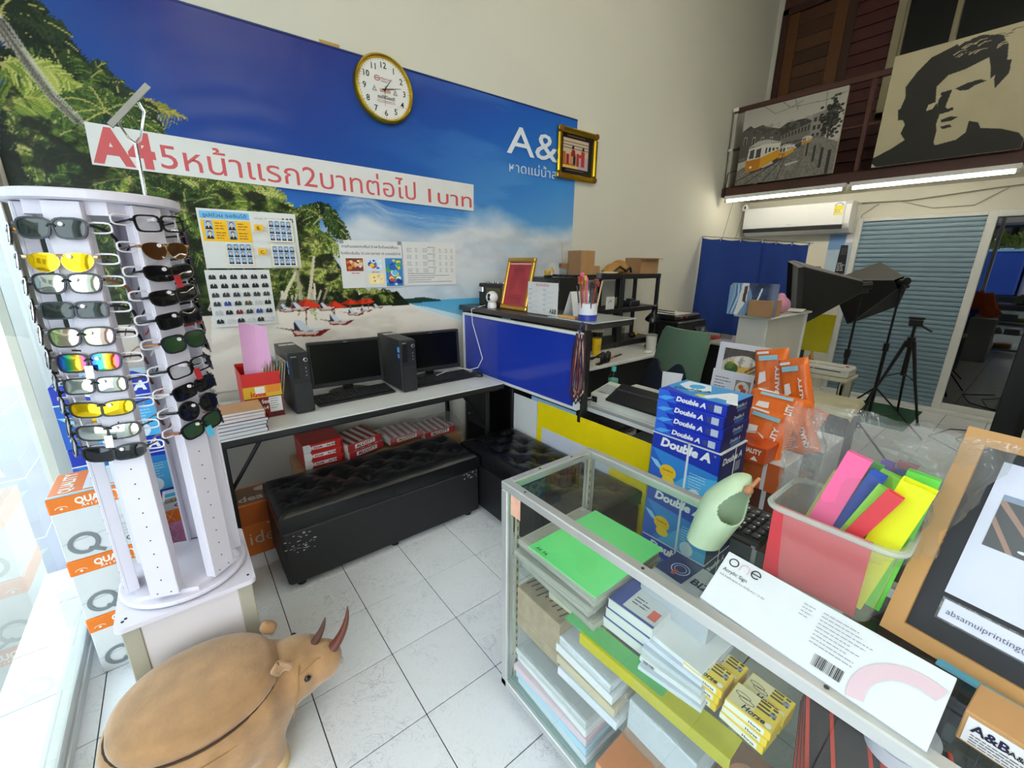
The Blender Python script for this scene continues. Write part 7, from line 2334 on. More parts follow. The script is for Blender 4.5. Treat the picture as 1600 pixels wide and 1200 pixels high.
# clear folder packs, top left
nm = ['lowest', 'second', 'third', 'fourth', 'fifth', 'sixth']
for k in range(5):
    t = thing('folder_pack', nm[k] + ' clear plastic folder pack in the left pile on the top glass shelf', 'folder', (.742 + .006 * (k % 2), .575 + .008 * ((k * 3) % 4), S1 + .001 + k * .024), R((k * 7) % 5 - 2), 'clear folder packs')
    MB().box(.004, .004, .001, .31, .325, .020, .004).build('folders', M('folder_core_%d' % (k % 2), ('#c9c8bd', '#d4d3c8')[k % 2], .5, alpha=.55), t)
    f_ = MB(); f_.grid(lambda u, v: (.318 * u, .335 * v, .0215 + .0025 * mnoise.noise((u * 7 + k, v * 7, k)) - .018 * max(0, abs(2 * u - 1) - .96) * 20 - .018 * max(0, abs(2 * v - 1) - .96) * 20), 16, 16)
    f_.build('wrap', MATS['clear_film'], t, 80)
t = thing('green_folder', 'bright green plastic folder on top of the clear packs in the glass counter', 'folder', (.728, .565, S1 + .135), R(1))
MB().box(0, 0, 0, .315, .265, .003, .001).build('sheet', M('green_sheet', '#6fe288', .3, var=.05), t)
s = Sheet((.0, .0, .0032), (0, -1, 0), (1, 0, 0)); s.text('A4', -.245, .012, .012, '#2f7a3c', bold=.02); s.text('F4', -.215, .012, .012, '#2f7a3c', bold=.02); s.build('print', t)
t = thing('biz_pack', 'grey BIZ file box with navy corner in the top of the glass counter', 'box', (.885, .345, S1 + .09), R(-3))
MB().box(0, 0, -.089, .17, .20, .045, .003).build('box', M('biz_grey', '#b4bbc2', .4), t)
s = Sheet((0, .20, .0455), (0, -1, 0), (1, 0, 0)); s.rect(0, .06, .085, .17, '#34406e'); s.ring(.05, .11, .026, .026, .003, '#c8d0e4', 22); s.ring(.05, .11, .017, .017, .002, '#c8d0e4', 18); s.text('BIZ', .095, .085, .026, '#2b3358', bold=.03); s.rect(.04, .075, .05, .10, '#c85a4a'); s.build('print', t)
# invoice pads
for k in range(3):
    t = pile('invoice_pad', ['lowest', 'middle', 'top'][k] + ' navy topped invoice pad in the glass counter', 'pad', .792 + .004 * k, .445 - .003 * k, S1 + .001 + k * .031, .17, .135, .030, PAPW, 'invoice pads', 2, part='pages')
    MB().box(-.001, -.001, .030, .171, .136, .0315).build('cover', M('pad_cover', '#c3c9cf', .5), t)
    s = Sheet((0, .135, .0317), (0, -1, 0), (1, 0, 0)); s.rect(0, 0, .04, .17, '#3a4a92'); s.rect(.04, 0, .135, .008, '#3a4a92'); s.rect(.105, .02, .128, .055, '#c85a4a'); s.lines(.05, .06, .05, 3, .012, .004, '#4a5060', k); s.build('print', t)
# white notebooks fanned out
for k in range(5):
    t = pile('notebook', ['lowest', 'second', 'third', 'fourth', 'topmost'][k] + ' white notebook of the fanned pile in the glass counter', 'notebook', .772 + .008 * k, .285 + .006 * k, S1 + .001 + k * .0135, .19, .155, .013, M('book_%d' % (k % 3), ('#ccd4e2', '#d9dde0', '#bfc8d0')[k % 3], .45), 'white notebooks', 8 - 2.4 * k)
    if k == 1:
        s = Sheet((-.0004, .155, 0), (0, -1, 0), (0, 0, 1)); s.bars(.01, .002, .03, .009); s.build('print', t)
t = thing('green_sheet', 'dark green plastic folder under the invoice pads', 'folder', (.735, .36, S1 + .0005), R(3)); MB().box(0, 0, -.02, .05, .30, -.018).build('sheet', MATS['green_film'], t); t.location.z += .022
t = thing('yellow_sheet', 'long yellow plastic sheet edge along the front of the top shelf', 'folder', (.730, .20, S1 - .03), R(2)); MB().box(0, 0, 0, .002, .40, .034, .0005).box(0, 0, .032, .06, .40, .034, .0005).build('sheet', MATS['yellow_film'], t)
# paper clip boxes
def clipbox(label, x, y, z, rz):
    t = thing('paper_clip_box', label, 'box', (x, y, z), R(rz), 'paper clip boxes')
    MB().box(0, 0, 0, .062, .092, .021, .001).build('carton', M('clip_yellow', '#e6c52a', .4), t)
    s = Sheet((.062, .0, .0212), (0, 1, 0), (-1, 0, 0)); s.rect(.002, .002, .09, .060, '#ddd6a8'); s.rect(.002, .002, .042, .060, '#e8cf4a')
    s.o = Vector((0, .092, .0214)); s.u = Vector((0, -1, 0)); s.v = Vector((1, 0, 0))
    for q_ in range(2): s.ring(.022 + q_ * .01, .036 - q_ * .008, .016, .006, .0016, '#4a4c4a', 16); 
    s.text('Horse', .030, .006, .013, '#1c1c1c', w=.045, bold=.03, shear=.2); s.ell(.082, .010, .006, .006, '#f2f2ee', 12)
    s.lines(.05, .052, .036, 3, .010, .005, '#4a4218', 3, .2); s.rect(.074, .034, .086, .046, '#8f9ab0')
    s.o = Vector((0, .092, 0)); s.v = Vector((0, 0, 1)); s.n = Vector((-1, 0, 0)); s.k = .0005; s.rect(.0, .003, .080, .018, '#e6e4da'); s.text('Horse', .05, .006, .007, '#2a2a2a', bold=.03)
    s.build('print', t)
cxy = [(.800, .268), (.868, .262), (.792, .165), (.862, .160)]
for i, (a, b) in enumerate(cxy):
    for k in range(3 if i in (0, 2) else 2):
        clipbox('%s yellow Horse paper clip box in the %s column' % (['bottom', 'second', 'top'][k] if i in (0, 2) else ['bottom', 'top'][k], ['front left', 'back left', 'front right', 'back right'][i]), a + .002 * k, b - .003 * k, S1 + .001 + k * .0215, -4 + 2 * k)
# middle shelf
t = pile('newspaper_bundle', 'bundle of brown printed paper in clear wrap at the left of the middle shelf', 'paper', .742, .70, S2 + .001, .26, .20, .16, M('news_tan', '#a3937a', .7, var=.3, scale=30))
s = Sheet((0, .20, .1605), (0, -1, 0), (1, 0, 0)); rnd2 = random.Random(5)
for k in range(9): s.line([(.01 + k * .021, .02 + .02 * rnd2.random()), (.02 + k * .021, .06 + .03 * rnd2.random())], .006, '#4a4036')
s.build('print', t)
t = pile('cream_pad', 'cream edged paper block lying over the brown bundle', 'paper', .80, .60, S2 + .163, .14, .20, .028, M('pad_cream', '#cfcab2', .6), None, 3)
for k in range(4):
    pile('envelope_pack', ['bottom', 'second', 'third', 'top'][k] + ' white envelope pack at the front of the middle shelf', 'envelope', .733 + .003 * k, .47 + .012 * k, S2 + .001 + k * .030, .28, .215, .028, M('env_%d' % (k % 3), ('#d0d4de', '#c4b79c', '#dcdde2')[k % 3], .55), 'envelope packs', 2 - k)
pile('grey_card_pack', 'pale grey card pack in the middle of the glass counter', 'paper', .76, .27, S2 + .001, .27, .19, .10, M('card_palegrey', '#c2c9d4', .5), None, -2)
f_ = MB(); f_.grid(lambda u, v: (.74 + .31 * u, .255 + .225 * v, S2 + .108 + .004 * mnoise.noise((u * 8, v * 8, 3)) - .10 * max(0, .06 - u) / .06), 24, 18); tag(f_.build('clear_wrap', MATS['clear_film'], None, 80), 'crinkled clear wrap over the pale grey card pack', 'plastic wrap')
# document trays with red edges, tape rolls
for k in range(4):
    t = thing('document_case', ['lowest', 'second', 'third', 'top'][k] + ' black mesh document case with red edge in the glass counter', 'case', (.775 + .008 * k, -.14 - .004 * k, S1 + .001 + k * .011), R(14 + k), 'document cases')
    MB().box(0, 0, 0, .27, .24, .010, .002).build('case', M('mesh_black', '#2b2527', .5, var=.25, scale=200), t)
    for y_ in (.0, .055, .10, .13, .19, .232): MB().box(-.0005, y_, .0095, .271, y_ + .007 + (.012 if y_ == .10 else 0), .0112, .0005).build('red_edge', M('edge_red', '#c8402c', .4), t)
for k in range(2):
    t = thing('tape_roll', ['lower', 'upper'][k] + ' white tape roll stacked at the right of the glass counter', 'tape roll', (.975 + .004 * k, -.005, S1 + .047 + k * .031), 0, 'white tape rolls')
    MB().lathe([(.052, 0), (.052, .030), (.03, .030), (.03, 0), (.052, 0)], 30).build('roll', M('tape_white', '#cfd0de', .4), t, 40)
def wrapover(x0, y0, z, w, d, seed, label):
    f_ = MB(); f_.grid(lambda u, v: (x0 - .006 + (w + .012) * u, y0 - .006 + (d + .012) * v, z + .004 + .005 * mnoise.noise((u * 7 + seed, v * 9, seed)) - .03 * (max(0, .07 - u) / .07) ** 1.5 - .02 * max(0, v - .93) / .07), 26, 22)
    tag(f_.build('clear_wrap', MATS['clear_film'], None, 80), label, 'plastic wrap')
wrapover(.742, .505, S2 + .121, .27, .21, 4.0, 'shiny clear wrap over the white envelope packs')
wrapover(.750, .583, S3 + .136, .29, .32, 9.0, 'shiny clear wrap over the paper packs on the counter floor')
# bottom shelf
for k, c in enumerate(('#c9d2dc', '#a9cfe4', '#d8c2cc', '#dfe2e4', '#c8ccd0')):
    pile('paper_pack', ['bottom', 'second', 'third', 'fourth', 'top'][k] + ' %s paper pack on the floor of the glass counter' % ('grey', 'sky blue', 'pink', 'white', 'silver')[k], 'paper', .735 + .004 * k, .56 + .006 * k, S3 + k * .027, .30, .33, .026, M('pk_%d' % k, c, .5), 'paper packs', 1.5 * (k % 3) - 1)
t = pile('orange_folder_box', 'orange and navy folder box at the bottom of the glass counter', 'box', .735, .30, S3, .26, .22, .075, M('fold_orange', '#e08a4a', .45), None, 2); MB().box(-.001, .02, .01, -.0002, .18, .05).build('panel', M('fold_navy', '#3c4688', .45), t)
t = pile('bear_card', 'brown animal print gift card lying on the lower shelf', 'card', .80, .14, S2 + .001, .16, .12, .02, M('card_umber', '#8a5c44', .5)); s = Sheet((0, .12, .0205), (0, -1, 0), (1, 0, 0)); s.ell(.06, .07, .04, .045, '#c08a68'); s.ell(.06, .075, .02, .028, '#5f5a5a'); s.build('print', t)

# ================================================================== on the counter top
ZK = KH + .0015
# acrylic sign box leaning back
a0 = Vector((.742, .315, ZK + .004)); u_ = Vector((-.020, -.34, 0)).normalized(); nrm_ = Vector((0, 0, 1))
v_ = Vector((.092, 0, .070)); v_ = (v_ - u_ * v_.dot(u_)).normalized(); n3 = u_.cross(v_).normalized()
mt = Matrix((u_, v_, n3)).transposed().to_4x4(); mt.translation = a0
sg_ = thing('acrylic_sign_box', 'white boxed acrylic sign with pink ring lying tilted on the glass counter', 'sign', mat=mt)
SW, SH = .345, .116
MB().box(0, 0, -.016, SW, SH, -.002, .001).build('card', M('sign_white', '#dfe3e6', .35), sg_)
MB().box(-.004, -.003, -.018, SW + .006, SH + .003, .002, .001).build('acrylic', MATS['acrylic'], sg_)
s = Sheet((0, 0, -.0018), (1, 0, 0), (0, 1, 0))
s.ring(.020, .099, .0098, .0088, .0024, '#26262a', 22); s.ring(.0425, .0985, .0092, .0088, .0024, '#e0b8c4', 16, 0, PI); s.rect(.0333, .0905, .0357, .0985, '#e0b8c4'); s.rect(.0493, .0905, .0517, .0985, '#e0b8c4'); s.ring(.064, .099, .0094, .0088, .0024, '#26262a', 22, R(0), R(318)); s.rect(.0555, .0978, .0732, .1000, '#26262a')
s.text('Acrylic Sign', .008, .075, .0075, '#2a2a2e', bold=.005); s.text('ฉาก 2 หน้า ขนาด 4 x 12 นิ้ว หนา 1.5 มิล', .008, .064, .004, '#3a3a40')
s.lines(.150, .098, .02, 4, .007, .0016, '#9a9aa2', 3); s.lines(.180, .100, .075, 9, .007, .0016, '#9a9aa2', 5, .5)
s.bars(.195, .012, .042, .020)
s.k += .0002
for k in range(72):
    a, b = R(-8 + 3.4 * k), R(-8 + 3.4 * (k + 1))
    q_ = [(.318 + r_ * math.cos(e), .022 + r_ * math.sin(e)) for r_, e in ((.072, a), (.072, b), (.050, b), (.050, a))]
    if all(0 <= x <= SW and .0 <= y <= SH for x, y in q_): s.poly(q_, '#ddc2cb'); s.k -= s.step
s.build('print', sg_)
# clear bin with foam strips
bn_ = thing('clear_bin', 'clear plastic bin filled with folded foam strips on the glass counter', 'bin', (1.00, .172, ZK))
Mglass('bin_plastic', (.93, .95, .93), 1.4, .10, .20, (.84, .87, .82))
def rrect(wx, wy, r, n=6):
    pts = []
    for cx_, cy_, a_ in ((wx - r, wy - r, 0), (-wx + r, wy - r, 90), (-wx + r, -wy + r, 180), (wx - r, -wy + r, 270)):
        for k in range(n + 1):
            a = R(a_ + 90 * k / n); pts.append((cx_ + r * math.cos(a), cy_ + r * math.sin(a)))
    return pts
rings = [(.075, .088, .0), (.083, .104, .165), (.093, .114, .166), (.093, .114, .178), (.084, .105, .178)]
m_ = MB(); N_ = 28
for k, (a, b, z) in enumerate(rings):
    m_.v += [(x, y, z) for x, y in rrect(a, b, .03)]
for k in range(len(rings) - 1):
    for q_ in range(N_): m_.f.append((k * N_ + q_, k * N_ + (q_ + 1) % N_, (k + 1) * N_ + (q_ + 1) % N_, (k + 1) * N_ + q_)); m_.c.append(None)
m_.f.append(tuple(range(N_))[::-1]); m_.c.append(None)
m_.build('tub', MATS['bin_plastic'], bn_, 40)
MB().tube([(x, y, .172) for x, y in rrect(.090, .111, .03)], .0062, 8, True).build('rim', Mglass('bin_rim', (.92, .94, .92), 1.4, .1, .55, (.86, .9, .86)), bn_, 60)
t = thing('red_folder', 'red plastic folder standing inside the front of the clear bin', 'folder', mat=TR(.926, .105, ZK + .004, 0, 0, R(-3))); MB().box(0, 0, 0, .004, .165, .172, .001).build('sheet', M('folder_red', '#c93a44', .4), t)
FC = [('pink', '#f2689c'), ('green', '#3fae3c'), ('royal blue', '#2450b0'), ('lime green', '#93dc4c'), ('pale lime', '#9ade58'), ('red', '#d8434a'), ('yellow', '#e4ea1a'), ('violet', '#7a5ab8'), ('crimson', '#b03a5a'), ('grass green', '#6ad24a'), ('olive', '#b8c46a'), ('deep blue', '#1e3f98')]
def foam(label, base, top, w, col, th=.012, yaw=0.0):
    b0, b1 = Vector(base), Vector(top)
    d = b1 - b0; L = d.length; z = d.normalized(); x = Vector((math.cos(yaw), math.sin(yaw), 0)); x = (x - z * x.dot(z)).normalized(); y = z.cross(x)
    m = Matrix((x, y, z)).transposed().to_4x4(); m.translation = b0
    t = thing('foam_strip', label, 'foam strip', mat=m, group='foam strips in the bin')
    g = .003
    MB().box(-th / 2, -w / 2, 0, -th / 2 + g, w / 2, L).box(th / 2 - g, -w / 2, 0, th / 2, w / 2, L).box(-th / 2 + g, w / 2 - g, 0, th / 2 - g, w / 2, L).build('fold', M('foam_' + col[1:], col, .6), t)
    MB().box(-th / 2 + .004, -w / 2 + .003, 0, th / 2 - .004, w / 2 - .004, L - .006).build('inner_fold', M('foam_' + col[1:], col, .6), t)
zb = ZK + .012
def top(px, py, x): p = at(0, x, px, py); return (p.x, p.y, p.z)
foam('pink folded foam strip leaning left in the clear bin', (.945, .225, zb), top(1345, 712, .985), .040, FC[0][1], .02)
foam('green foam strip behind the pink one in the clear bin', (.985, .20, zb), top(1368, 722, 1.02), .030, FC[1][1])
foam('royal blue foam strip in the clear bin', (.95, .20, zb), top(1375, 738, .985), .026, FC[2][1])
foam('lime green foam strip in the middle of the clear bin', (.965, .17, zb), top(1398, 742, 1.0), .040, FC[3][1], .02)
foam('pale lime foam strip in front of the blue one', (.955, .195, zb), top(1385, 764, .955), .026, FC[4][1], .012)
foam('red foam strip laid over the others in the clear bin', (.955, .185, zb + .03), top(1400, 772, .935), .026, FC[5][1])
foam('yellow foam strip at the right of the clear bin', (.968, .125, zb), top(1437, 758, .96), .048, FC[6][1], .024)
foam('violet foam roll at the back of the clear bin', (1.03, .17, zb), top(1392, 722, 1.06), .026, FC[7][1], .02)
foam('crimson foam roll at the back of the clear bin', (1.04, .13, zb), top(1420, 724, 1.06), .030, FC[8][1], .02)
foam('grass green foam strip right behind the yellow one', (.985, .10, zb), top(1445, 742, 1.0), .045, FC[9][1], .02)
foam('olive foam strip at the far left of the clear bin', (.965, .245, zb), top(1315, 740, .99), .026, FC[10][1])
foam('deep blue foam strip peeking out at the back', (1.02, .14, zb), top(1412, 735, 1.03), .022, FC[11][1])
Mglass('bag_film', (.95, .96, .95), 1.6, .03, .10, (.88, .9, .89), 1.0, 13)
def bag(label, x0, y0, z0, w, h, lean, seed, dpt=.05):
    t = thing('clear_bag', label, 'plastic bag', (x0, y0, z0)); m_ = MB()
    def f(u, v):
        a = 2 * PI * u
        r_ = (.35 + .65 * math.sin(PI * min(1, .25 + v * .75)) ** .5)
        nn = .018 * mnoise.noise((math.cos(a) * 2 + seed, math.sin(a) * 2, v * 5))
        return (dpt * math.sin(a) * (1 - .7 * v) + nn + lean[0] * v, w / 2 * math.cos(a) * (1 + .12 * v) + nn + lean[1] * v, h * v + .02 * mnoise.noise((math.cos(a) * 3, seed, v)) * v)
    m_.grid(f, 30, 16, wrapu=True); m_.build('film', MATS['bag_film'], t, 80)
bag('clear plastic bag around the foam strips rising above the bin', 1.0, .165, ZK + .12, .20, .255, (.03, -.01), 2.0, .075)
bag('tall crumpled clear bag at the left of the bin', 1.04, .262, ZK + .10, .07, .24, (.06, .035), 5.0, .03)
bag('open clear bag mouth at the right of the bin', 1.02, .095, ZK + .15, .11, .22, (.03, -.055), 8.0, .05)
# mint planter
pt = thing('mint_planter', 'mint green pocket planter with wooden knob on the glass counter', 'planter', (.93, .405, ZK))
m_ = MB()
PN, PV = 96, 56
def plf(i, j):
    a = 2 * PI * i / PN; v = j / (PV - 1); c, s_ = math.cos(a), math.sin(a)
    k = 1 if v < .5 else math.cos((v - .5) / .5 * R(80))
    w_ = .040 + .016 * min(1, v * 1.5)
    along = w_ * (1 - .55 * max(0, (v - .55) / .45) ** 1.5)      # strap stays broad across, thin through
    thru = w_ * (.16 + .84 * k)
    ox, oy = math.cos(OA), math.sin(OA)
    lean = (.062 * v, -.036 * v)
    return (ox * thru * c - oy * along * s_ + lean[0], oy * thru * c + ox * along * s_ + lean[1], .172 * v)
OA = R(-108)
m_.v += [plf(i, j) for j in range(PV) for i in range(PN)]
for j in range(PV - 1):
    for i in range(PN):
        ang = ((i + .5) / PN * 360 + 180) % 360 - 180
        v = (j + .5) / (PV - 1)
        if (ang / 70) ** 2 + ((v - .66) / .24) ** 2 < 1: continue
        m_.f.append((j * PN + i, j * PN + (i + 1) % PN, (j + 1) * PN + (i + 1) % PN, (j + 1) * PN + i)); m_.c.append(None)
m_.f.append(tuple(range(PN))[::-1]); m_.c.append(None)
m_.f.append(tuple((PV - 1) * PN + i for i in range(PN))); m_.c.append(None)
o = m_.build('pocket', M('mint', '#b4cdaa', .35, var=.02), pt, 60); o.modifiers.new('t', 'SOLIDIFY').thickness = .004
mb_ = MB(); ellip(mb_, (.038, -.064, .156), (.011, .011, .011), 14, 10); mb_.cyl((.038, -.064, .156), (.074, -.070, .176), .005, n=8); mb_.build('wooden_knob', M('knob_wood', '#b07a52', .5), pt, 60)
# calculator behind
ca = thing('calculator', 'black calculator with large keys behind the mint planter', 'calculator', (1.00, .305, ZK), R(0)); MB().box(0, 0, 0, .16, .10, .018, .004).build('case', MATS['kb_black'], ca)
for r_ in range(5):
    for c_ in range(4): MB().box(.010 + r_ * .026, .008 + c_ * .023, .018, .031 + r_ * .026, .027 + c_ * .023, .024, .003).build('key', M('calc_key', '#3a3b3f', .4), ca)
s = Sheet((0, .1, .0245), (0, -1, 0), (1, 0, 0))
for r_ in range(5):
    for c_ in range(4): s.text('C%/x789-456+123=0.'[(r_ * 4 + c_) % 17], .016 + c_ * .023, .016 + r_ * .026, .008, '#e2e2e2', bold=.02)
s.build('print', ca)
# chalkboard sign
a0 = Vector((.952, .069, ZK)); u_ = Vector((-.16, -.987, 0)).normalized(); v_ = Vector((.14, -.045, .375)); v_ = (v_ - u_ * v_.dot(u_)).normalized(); n3 = u_.cross(v_).normalized()
mt = Matrix((u_, v_, n3)).transposed().to_4x4(); mt.translation = a0
cbd = thing('chalkboard_sign', 'pine framed blackboard sign with taped notices at the right of the glass counter', 'sign', mat=mt)
BW, BH, FB = .40, .405, .028
PINE = M('pine', '#c3945a', .5, var=.25, scale=5)
MB().box(FB * .8, FB * .8, -.012, BW - FB * .8, BH - FB * .8, -.006).build('blackboard', M('slate', '#2c2f34', .7, var=.1), cbd)
for q_ in (((0, 0), (BW, 0), (BW - FB, FB), (FB, FB)), ((0, BH), (FB, BH - FB), (BW - FB, BH - FB), (BW, BH)), ((0, 0), (FB, FB), (FB, BH - FB), (0, BH)), ((BW, 0), (BW, BH), (BW - FB, BH - FB), (BW - FB, FB))):
    m_ = MB(); m_.prism(list(q_), -.016, .004); m_.build('frame_bar', PINE, cbd)
MB().tube([(.20, BH - .03, -.02), (.20, .085, -.19)], .008, 6).build('back_leg', PINE, cbd)
MB().box(.056, .112, -.0055, .34, .360, -.0045).build('notice', M('notice_white', '#d2d8ea', .4), cbd)
s = Sheet((0, 0, -.0044), (1, 0, 0), (0, 1, 0))
s.rect(.072, .214, .29, .307, '#5a5c5e'); s.poly([(.072, .29), (.142, .214), (.15, .214), (.072, .303)], '#a08478'); s.poly([(.072, .255), (.10, .214), (.108, .214), (.072, .268)], '#a08478'); s.rect(.072, .297, .29, .307, '#8a9ab0'); s.ell(.128, .222, .006, .004, '#7fc49a', 12); s.ell(.117, .224, .007, .0025, '#e2e6e6', 10)
s.build('print', cbd)
t_ = MB(); t_.box(.060, .066, -.0055, .30, .101, -.003, .001); t_.build('laminated_strip', M('strip_white', '#d9def0', .25), cbd)
s = Sheet((0, 0, -.0029), (1, 0, 0), (0, 1, 0)); s.text('absamuiprinting@Hotmail.com', .068, .078, .010, '#5a5f6a', bold=.0); s.build('lettering', cbd)
MB().box(.057, .063, -.0056, .303, .104, -.0048, .001).build('laminate_edge', MATS['clear_film'], cbd)
t = thing('blue_ruler', 'blue plastic ruler lying under the chalkboard sign', 'ruler', (.905, -.13, ZK), R(-8)); MB().box(0, 0, 0, .028, .12, .006, .001).build('ruler', M('ruler_blue', '#5aaacb', .35), t)
# kraft box with logo
kb = thing('kraft_logo_box', 'brown kraft card box with A&B logo card at the bottom right corner', 'box', (.775, -.155, ZK), R(-6)); MB().box(0, 0, 0, .075, .105, .052, .0015).build('box', M('kraft_card', '#b48a5a', .7, var=.1), kb)
MB().box(-.001, .006, .004, -.0002, .100, .046, .0).build('card', M('card_cream', '#dcdcda', .5), kb)
s = Sheet((-.0012, .105, 0), (0, -1, 0), (0, 0, 1)); s.text('A&B', .010, .026, .014, '#1c1a3a', bold=.03); s.text('A&B Samui', .046, .026, .008, '#1c1c20', bold=.02); s.lines(.012, .020, .07, 4, .0045, .0015, '#4a4a50', 4, .3); s.build('print', kb)

# ================================================================== stacked paper behind the counter
DX = 1.525
for k in range(3):
    z0 = .09 + k * .25
    t, w, d, h = carton('paper_carton', ['lowest', 'middle', 'upper'][k] + ' blue Double A carton with white strap behind the glass counter', DX, .65, z0, DX + .215, .945, z0 + .249, MATS['card_blue'], None, 0, 'Double A cartons behind the counter')
    s = leftf(t, w, d, h); da_carton_face(s, d, h)
    s.o = Vector((0, 0, 0)); s.u = Vector((1, 0, 0)); s.n = Vector((0, -1, 0)); s.k = .0005; s.rect(0, 0, w, h, '#1d2a5c'); s.text('Double A', w * .1, h * .78, h * .11, '#e4e8f0', w=w * .75, bold=.04, shear=.15); s.rect(w * .62, h * .55, w * .82, h * .72, '#8a8fa0')
    s.build('print', t)
    MB().box(-.0015, d * .42, 0, -.0002, d * .45, h).box(-.0015, -.0015, h * .985, w + .001, d + .001, h + .001).box(w * .55, -.0015, 0, w * .58, -.0002, h).build('strap', MATS['strap_white'], t)
bx_p = thing('pallet', 'low wooden pallet under the blue cartons', 'pallet', (DX - .02, .62, 0))
for k in range(4): MB().box(0, .01 + k * .09, .06, .27, .08 + k * .09, .089, .002).build('slat', MATS['cardboard_dark'], bx_p)
for x in (0, .22): MB().box(x, .01, 0, x + .05, .35, .06, .002).build('runner', MATS['cardboard_dark'], bx_p)
z0 = .8405
for k in range(4):
    t, w, d, h = carton('paper_ream', ['lowest', 'second', 'third', 'topmost'][k] + ' blue Double A ream on the carton behind the glass counter', DX + .003 * (k % 2), .655 + .003 * ((k + 1) % 2), z0, DX + .212, .94, z0 + .0475, M('ream_royal', '#1a34c0', .3), group='Double A reams', cat='paper ream')
    s = leftf(t, w, d, h)
    s.poly([(0, 0), (d * .30, 0), (d * .22, h * .5), (d * .14, h), (0, h)], '#2f6ae0'); s.poly([(0, h * .2), (d * .12, h * .1), (d * .28, h * .55), (d * .1, h * .5)], '#4fa8f0')
    s.text('Double A', d * .28, h * .28, h * .42, '#f2f4fa', w=d * .44, bold=.05, shear=.2); s.rect(d * .83, h * .2, d * .93, h * .78, '#c9d2e8'); s.rect(d * .76, h * .25, d * .82, h * .7, '#3a4a8a')
    s.o = Vector((0, 0, 0)); s.u = Vector((1, 0, 0)); s.n = Vector((0, -1, 0)); s.k = .0005; s.rect(0, 0, w, h, '#16205e'); s.text('Double A', w * .35, h * .45, h * .3, '#b8c2d8', w=w * .4, bold=.03, shear=.2); s.rect(w * .4, h * .1, w * .75, h * .38, '#2f6a9a')
    if k == 3:
        s.o = Vector((0, d, h)); s.u = Vector((0, -1, 0)); s.v = Vector((1, 0, 0)); s.n = Vector((0, 0, 1)); s.k = .0005
        s.rect(.004, .004, d - .004, w - .004, '#1a34c0'); s.poly([(.0, .06), (d * .5, .0), (d, .0), (d, w), (.0, w)], '#2a8fd4'); s.poly([(.02, .12), (.10, .06), (.16, .12), (.12, w - .01), (.02, w - .01)], '#dfeaf4'); s.ell(.09, .14, .03, .035, '#3aa6dc'); s.text('A', d * .55, .03, .13, '#e6ecf4', bold=.06); s.text('Double A', d * .12, .05, .028, '#141c4a', w=d * .5, bold=.03, shear=.2, rot=R(18)); s.poly([(d * .5, .02), (d * .62, .03), (d * .6, .06), (d * .5, .05)], '#d8c83a')
    s.build('print', t)
    z0 += .048
# grey cartons and orange packs
for k, (x, y, z, w_, d_, h_) in enumerate(((1.86, .50, 0, .34, .32, .30), (1.86, .51, .301, .34, .31, .30), (1.84, .53, .602, .20, .26, .13), (2.22, .50, 0, .30, .30, .70))):
    t, w, d, h = carton('grey_carton', ['bottom', 'middle', 'small top', 'tall back'][k] + ' carton under the orange tissue packs', x, y, z, x + w_, y + d_, z + h_, MATS['card_grey'] if k != 1 else MATS['card_brown'], None, 0, 'cartons under the orange packs')
    s = leftf(t, w, d, h); s.rect(0, 0, d, h, ('#7a8084', '#6a3a2e', '#c2602c', '#7a8084')[k]); s.rect(d * .70, 0, d * .76, h, '#d6d9de'); s.lines(.02, h * .6, d * .5, 4, .018, .006, '#c9bfb4', k); s.build('print', t)
def pack(label, c, w, h, thk, ux, vx, open_=False):
    u_, v_ = Vector(ux).normalized(), Vector(vx); v_ = (v_ - u_ * v_.dot(u_)).normalized(); n_ = u_.cross(v_)
    m = Matrix((u_, v_, n_)).transposed().to_4x4(); m.translation = Vector(c)
    t = thing('tissue_pack', label, 'pack', mat=m, group='orange QUALITY packs')
    b = MB()
    b.grid(lambda u, v: ((u - .5) * w, (v - .5) * h, thk * (max(0, 1 - abs(2 * u - 1) ** 6) * max(0, 1 - abs(2 * v - 1) ** 6)) ** .5 + .004 * mnoise.noise((u * 6 + c[0] * 9, v * 6, c[2] * 7))), 16, 16)
    b.grid(lambda u, v: ((.5 - u) * w, (v - .5) * h, -thk * (max(0, 1 - abs(2 * u - 1) ** 6) * max(0, 1 - abs(2 * v - 1) ** 6)) ** .5), 16, 16)
    b.build('wrapper', M('pack_orange', '#dd6a1e', .28, var=.12, scale=18, bump=.25, bscale=25), t, 60)
    s = Sheet((-w / 2, -h / 2, thk + .005), (1, 0, 0), (0, 1, 0))
    s.text('QUALITY', w * .80, h * .08, w * .11, '#f0ebe4', w=h * .62, bold=.04, rot=R(90)); s.rect(w * .2, h * .80, w * .75, h * .88, '#8fc4d8'); s.poly([(w * .18, h * .40), (w * .42, h * .46), (w * .40, h * .62), (w * .22, h * .60)], '#e4e2e2'); s.lines(w * .15, h * .33, w * .4, 5, h * .05, h * .012, '#f0c49a', 3); s.rect(w * .15, h * .91, w * .5, h * .95, '#eceaea')
    s.build('print', t)
pack('orange QUALITY pack standing at the back left of the pile', (2.28, .79, .98), .155, .30, .03, (.0, -1, .25), (.25, .22, 1))
pack('orange QUALITY pack leaning at the back right of the pile', (2.24, .66, .96), .13, .30, .03, (-.1, -1, .35), (.15, .42, 1))
pack('flat orange QUALITY pack lying across the pile', (2.08, .685, .885), .24, .17, .03, (.1, -1, -.05), (.5, 0, .75))
pack('orange QUALITY pack with a torn open front', (1.93, .665, .815), .20, .22, .03, (.05, -1, -.1), (.35, .1, .9), True)
pack('orange QUALITY pack at the right edge of the pile', (2.12, .60, .80), .16, .22, .03, (.1, -1, .6), (.4, .3, .8))
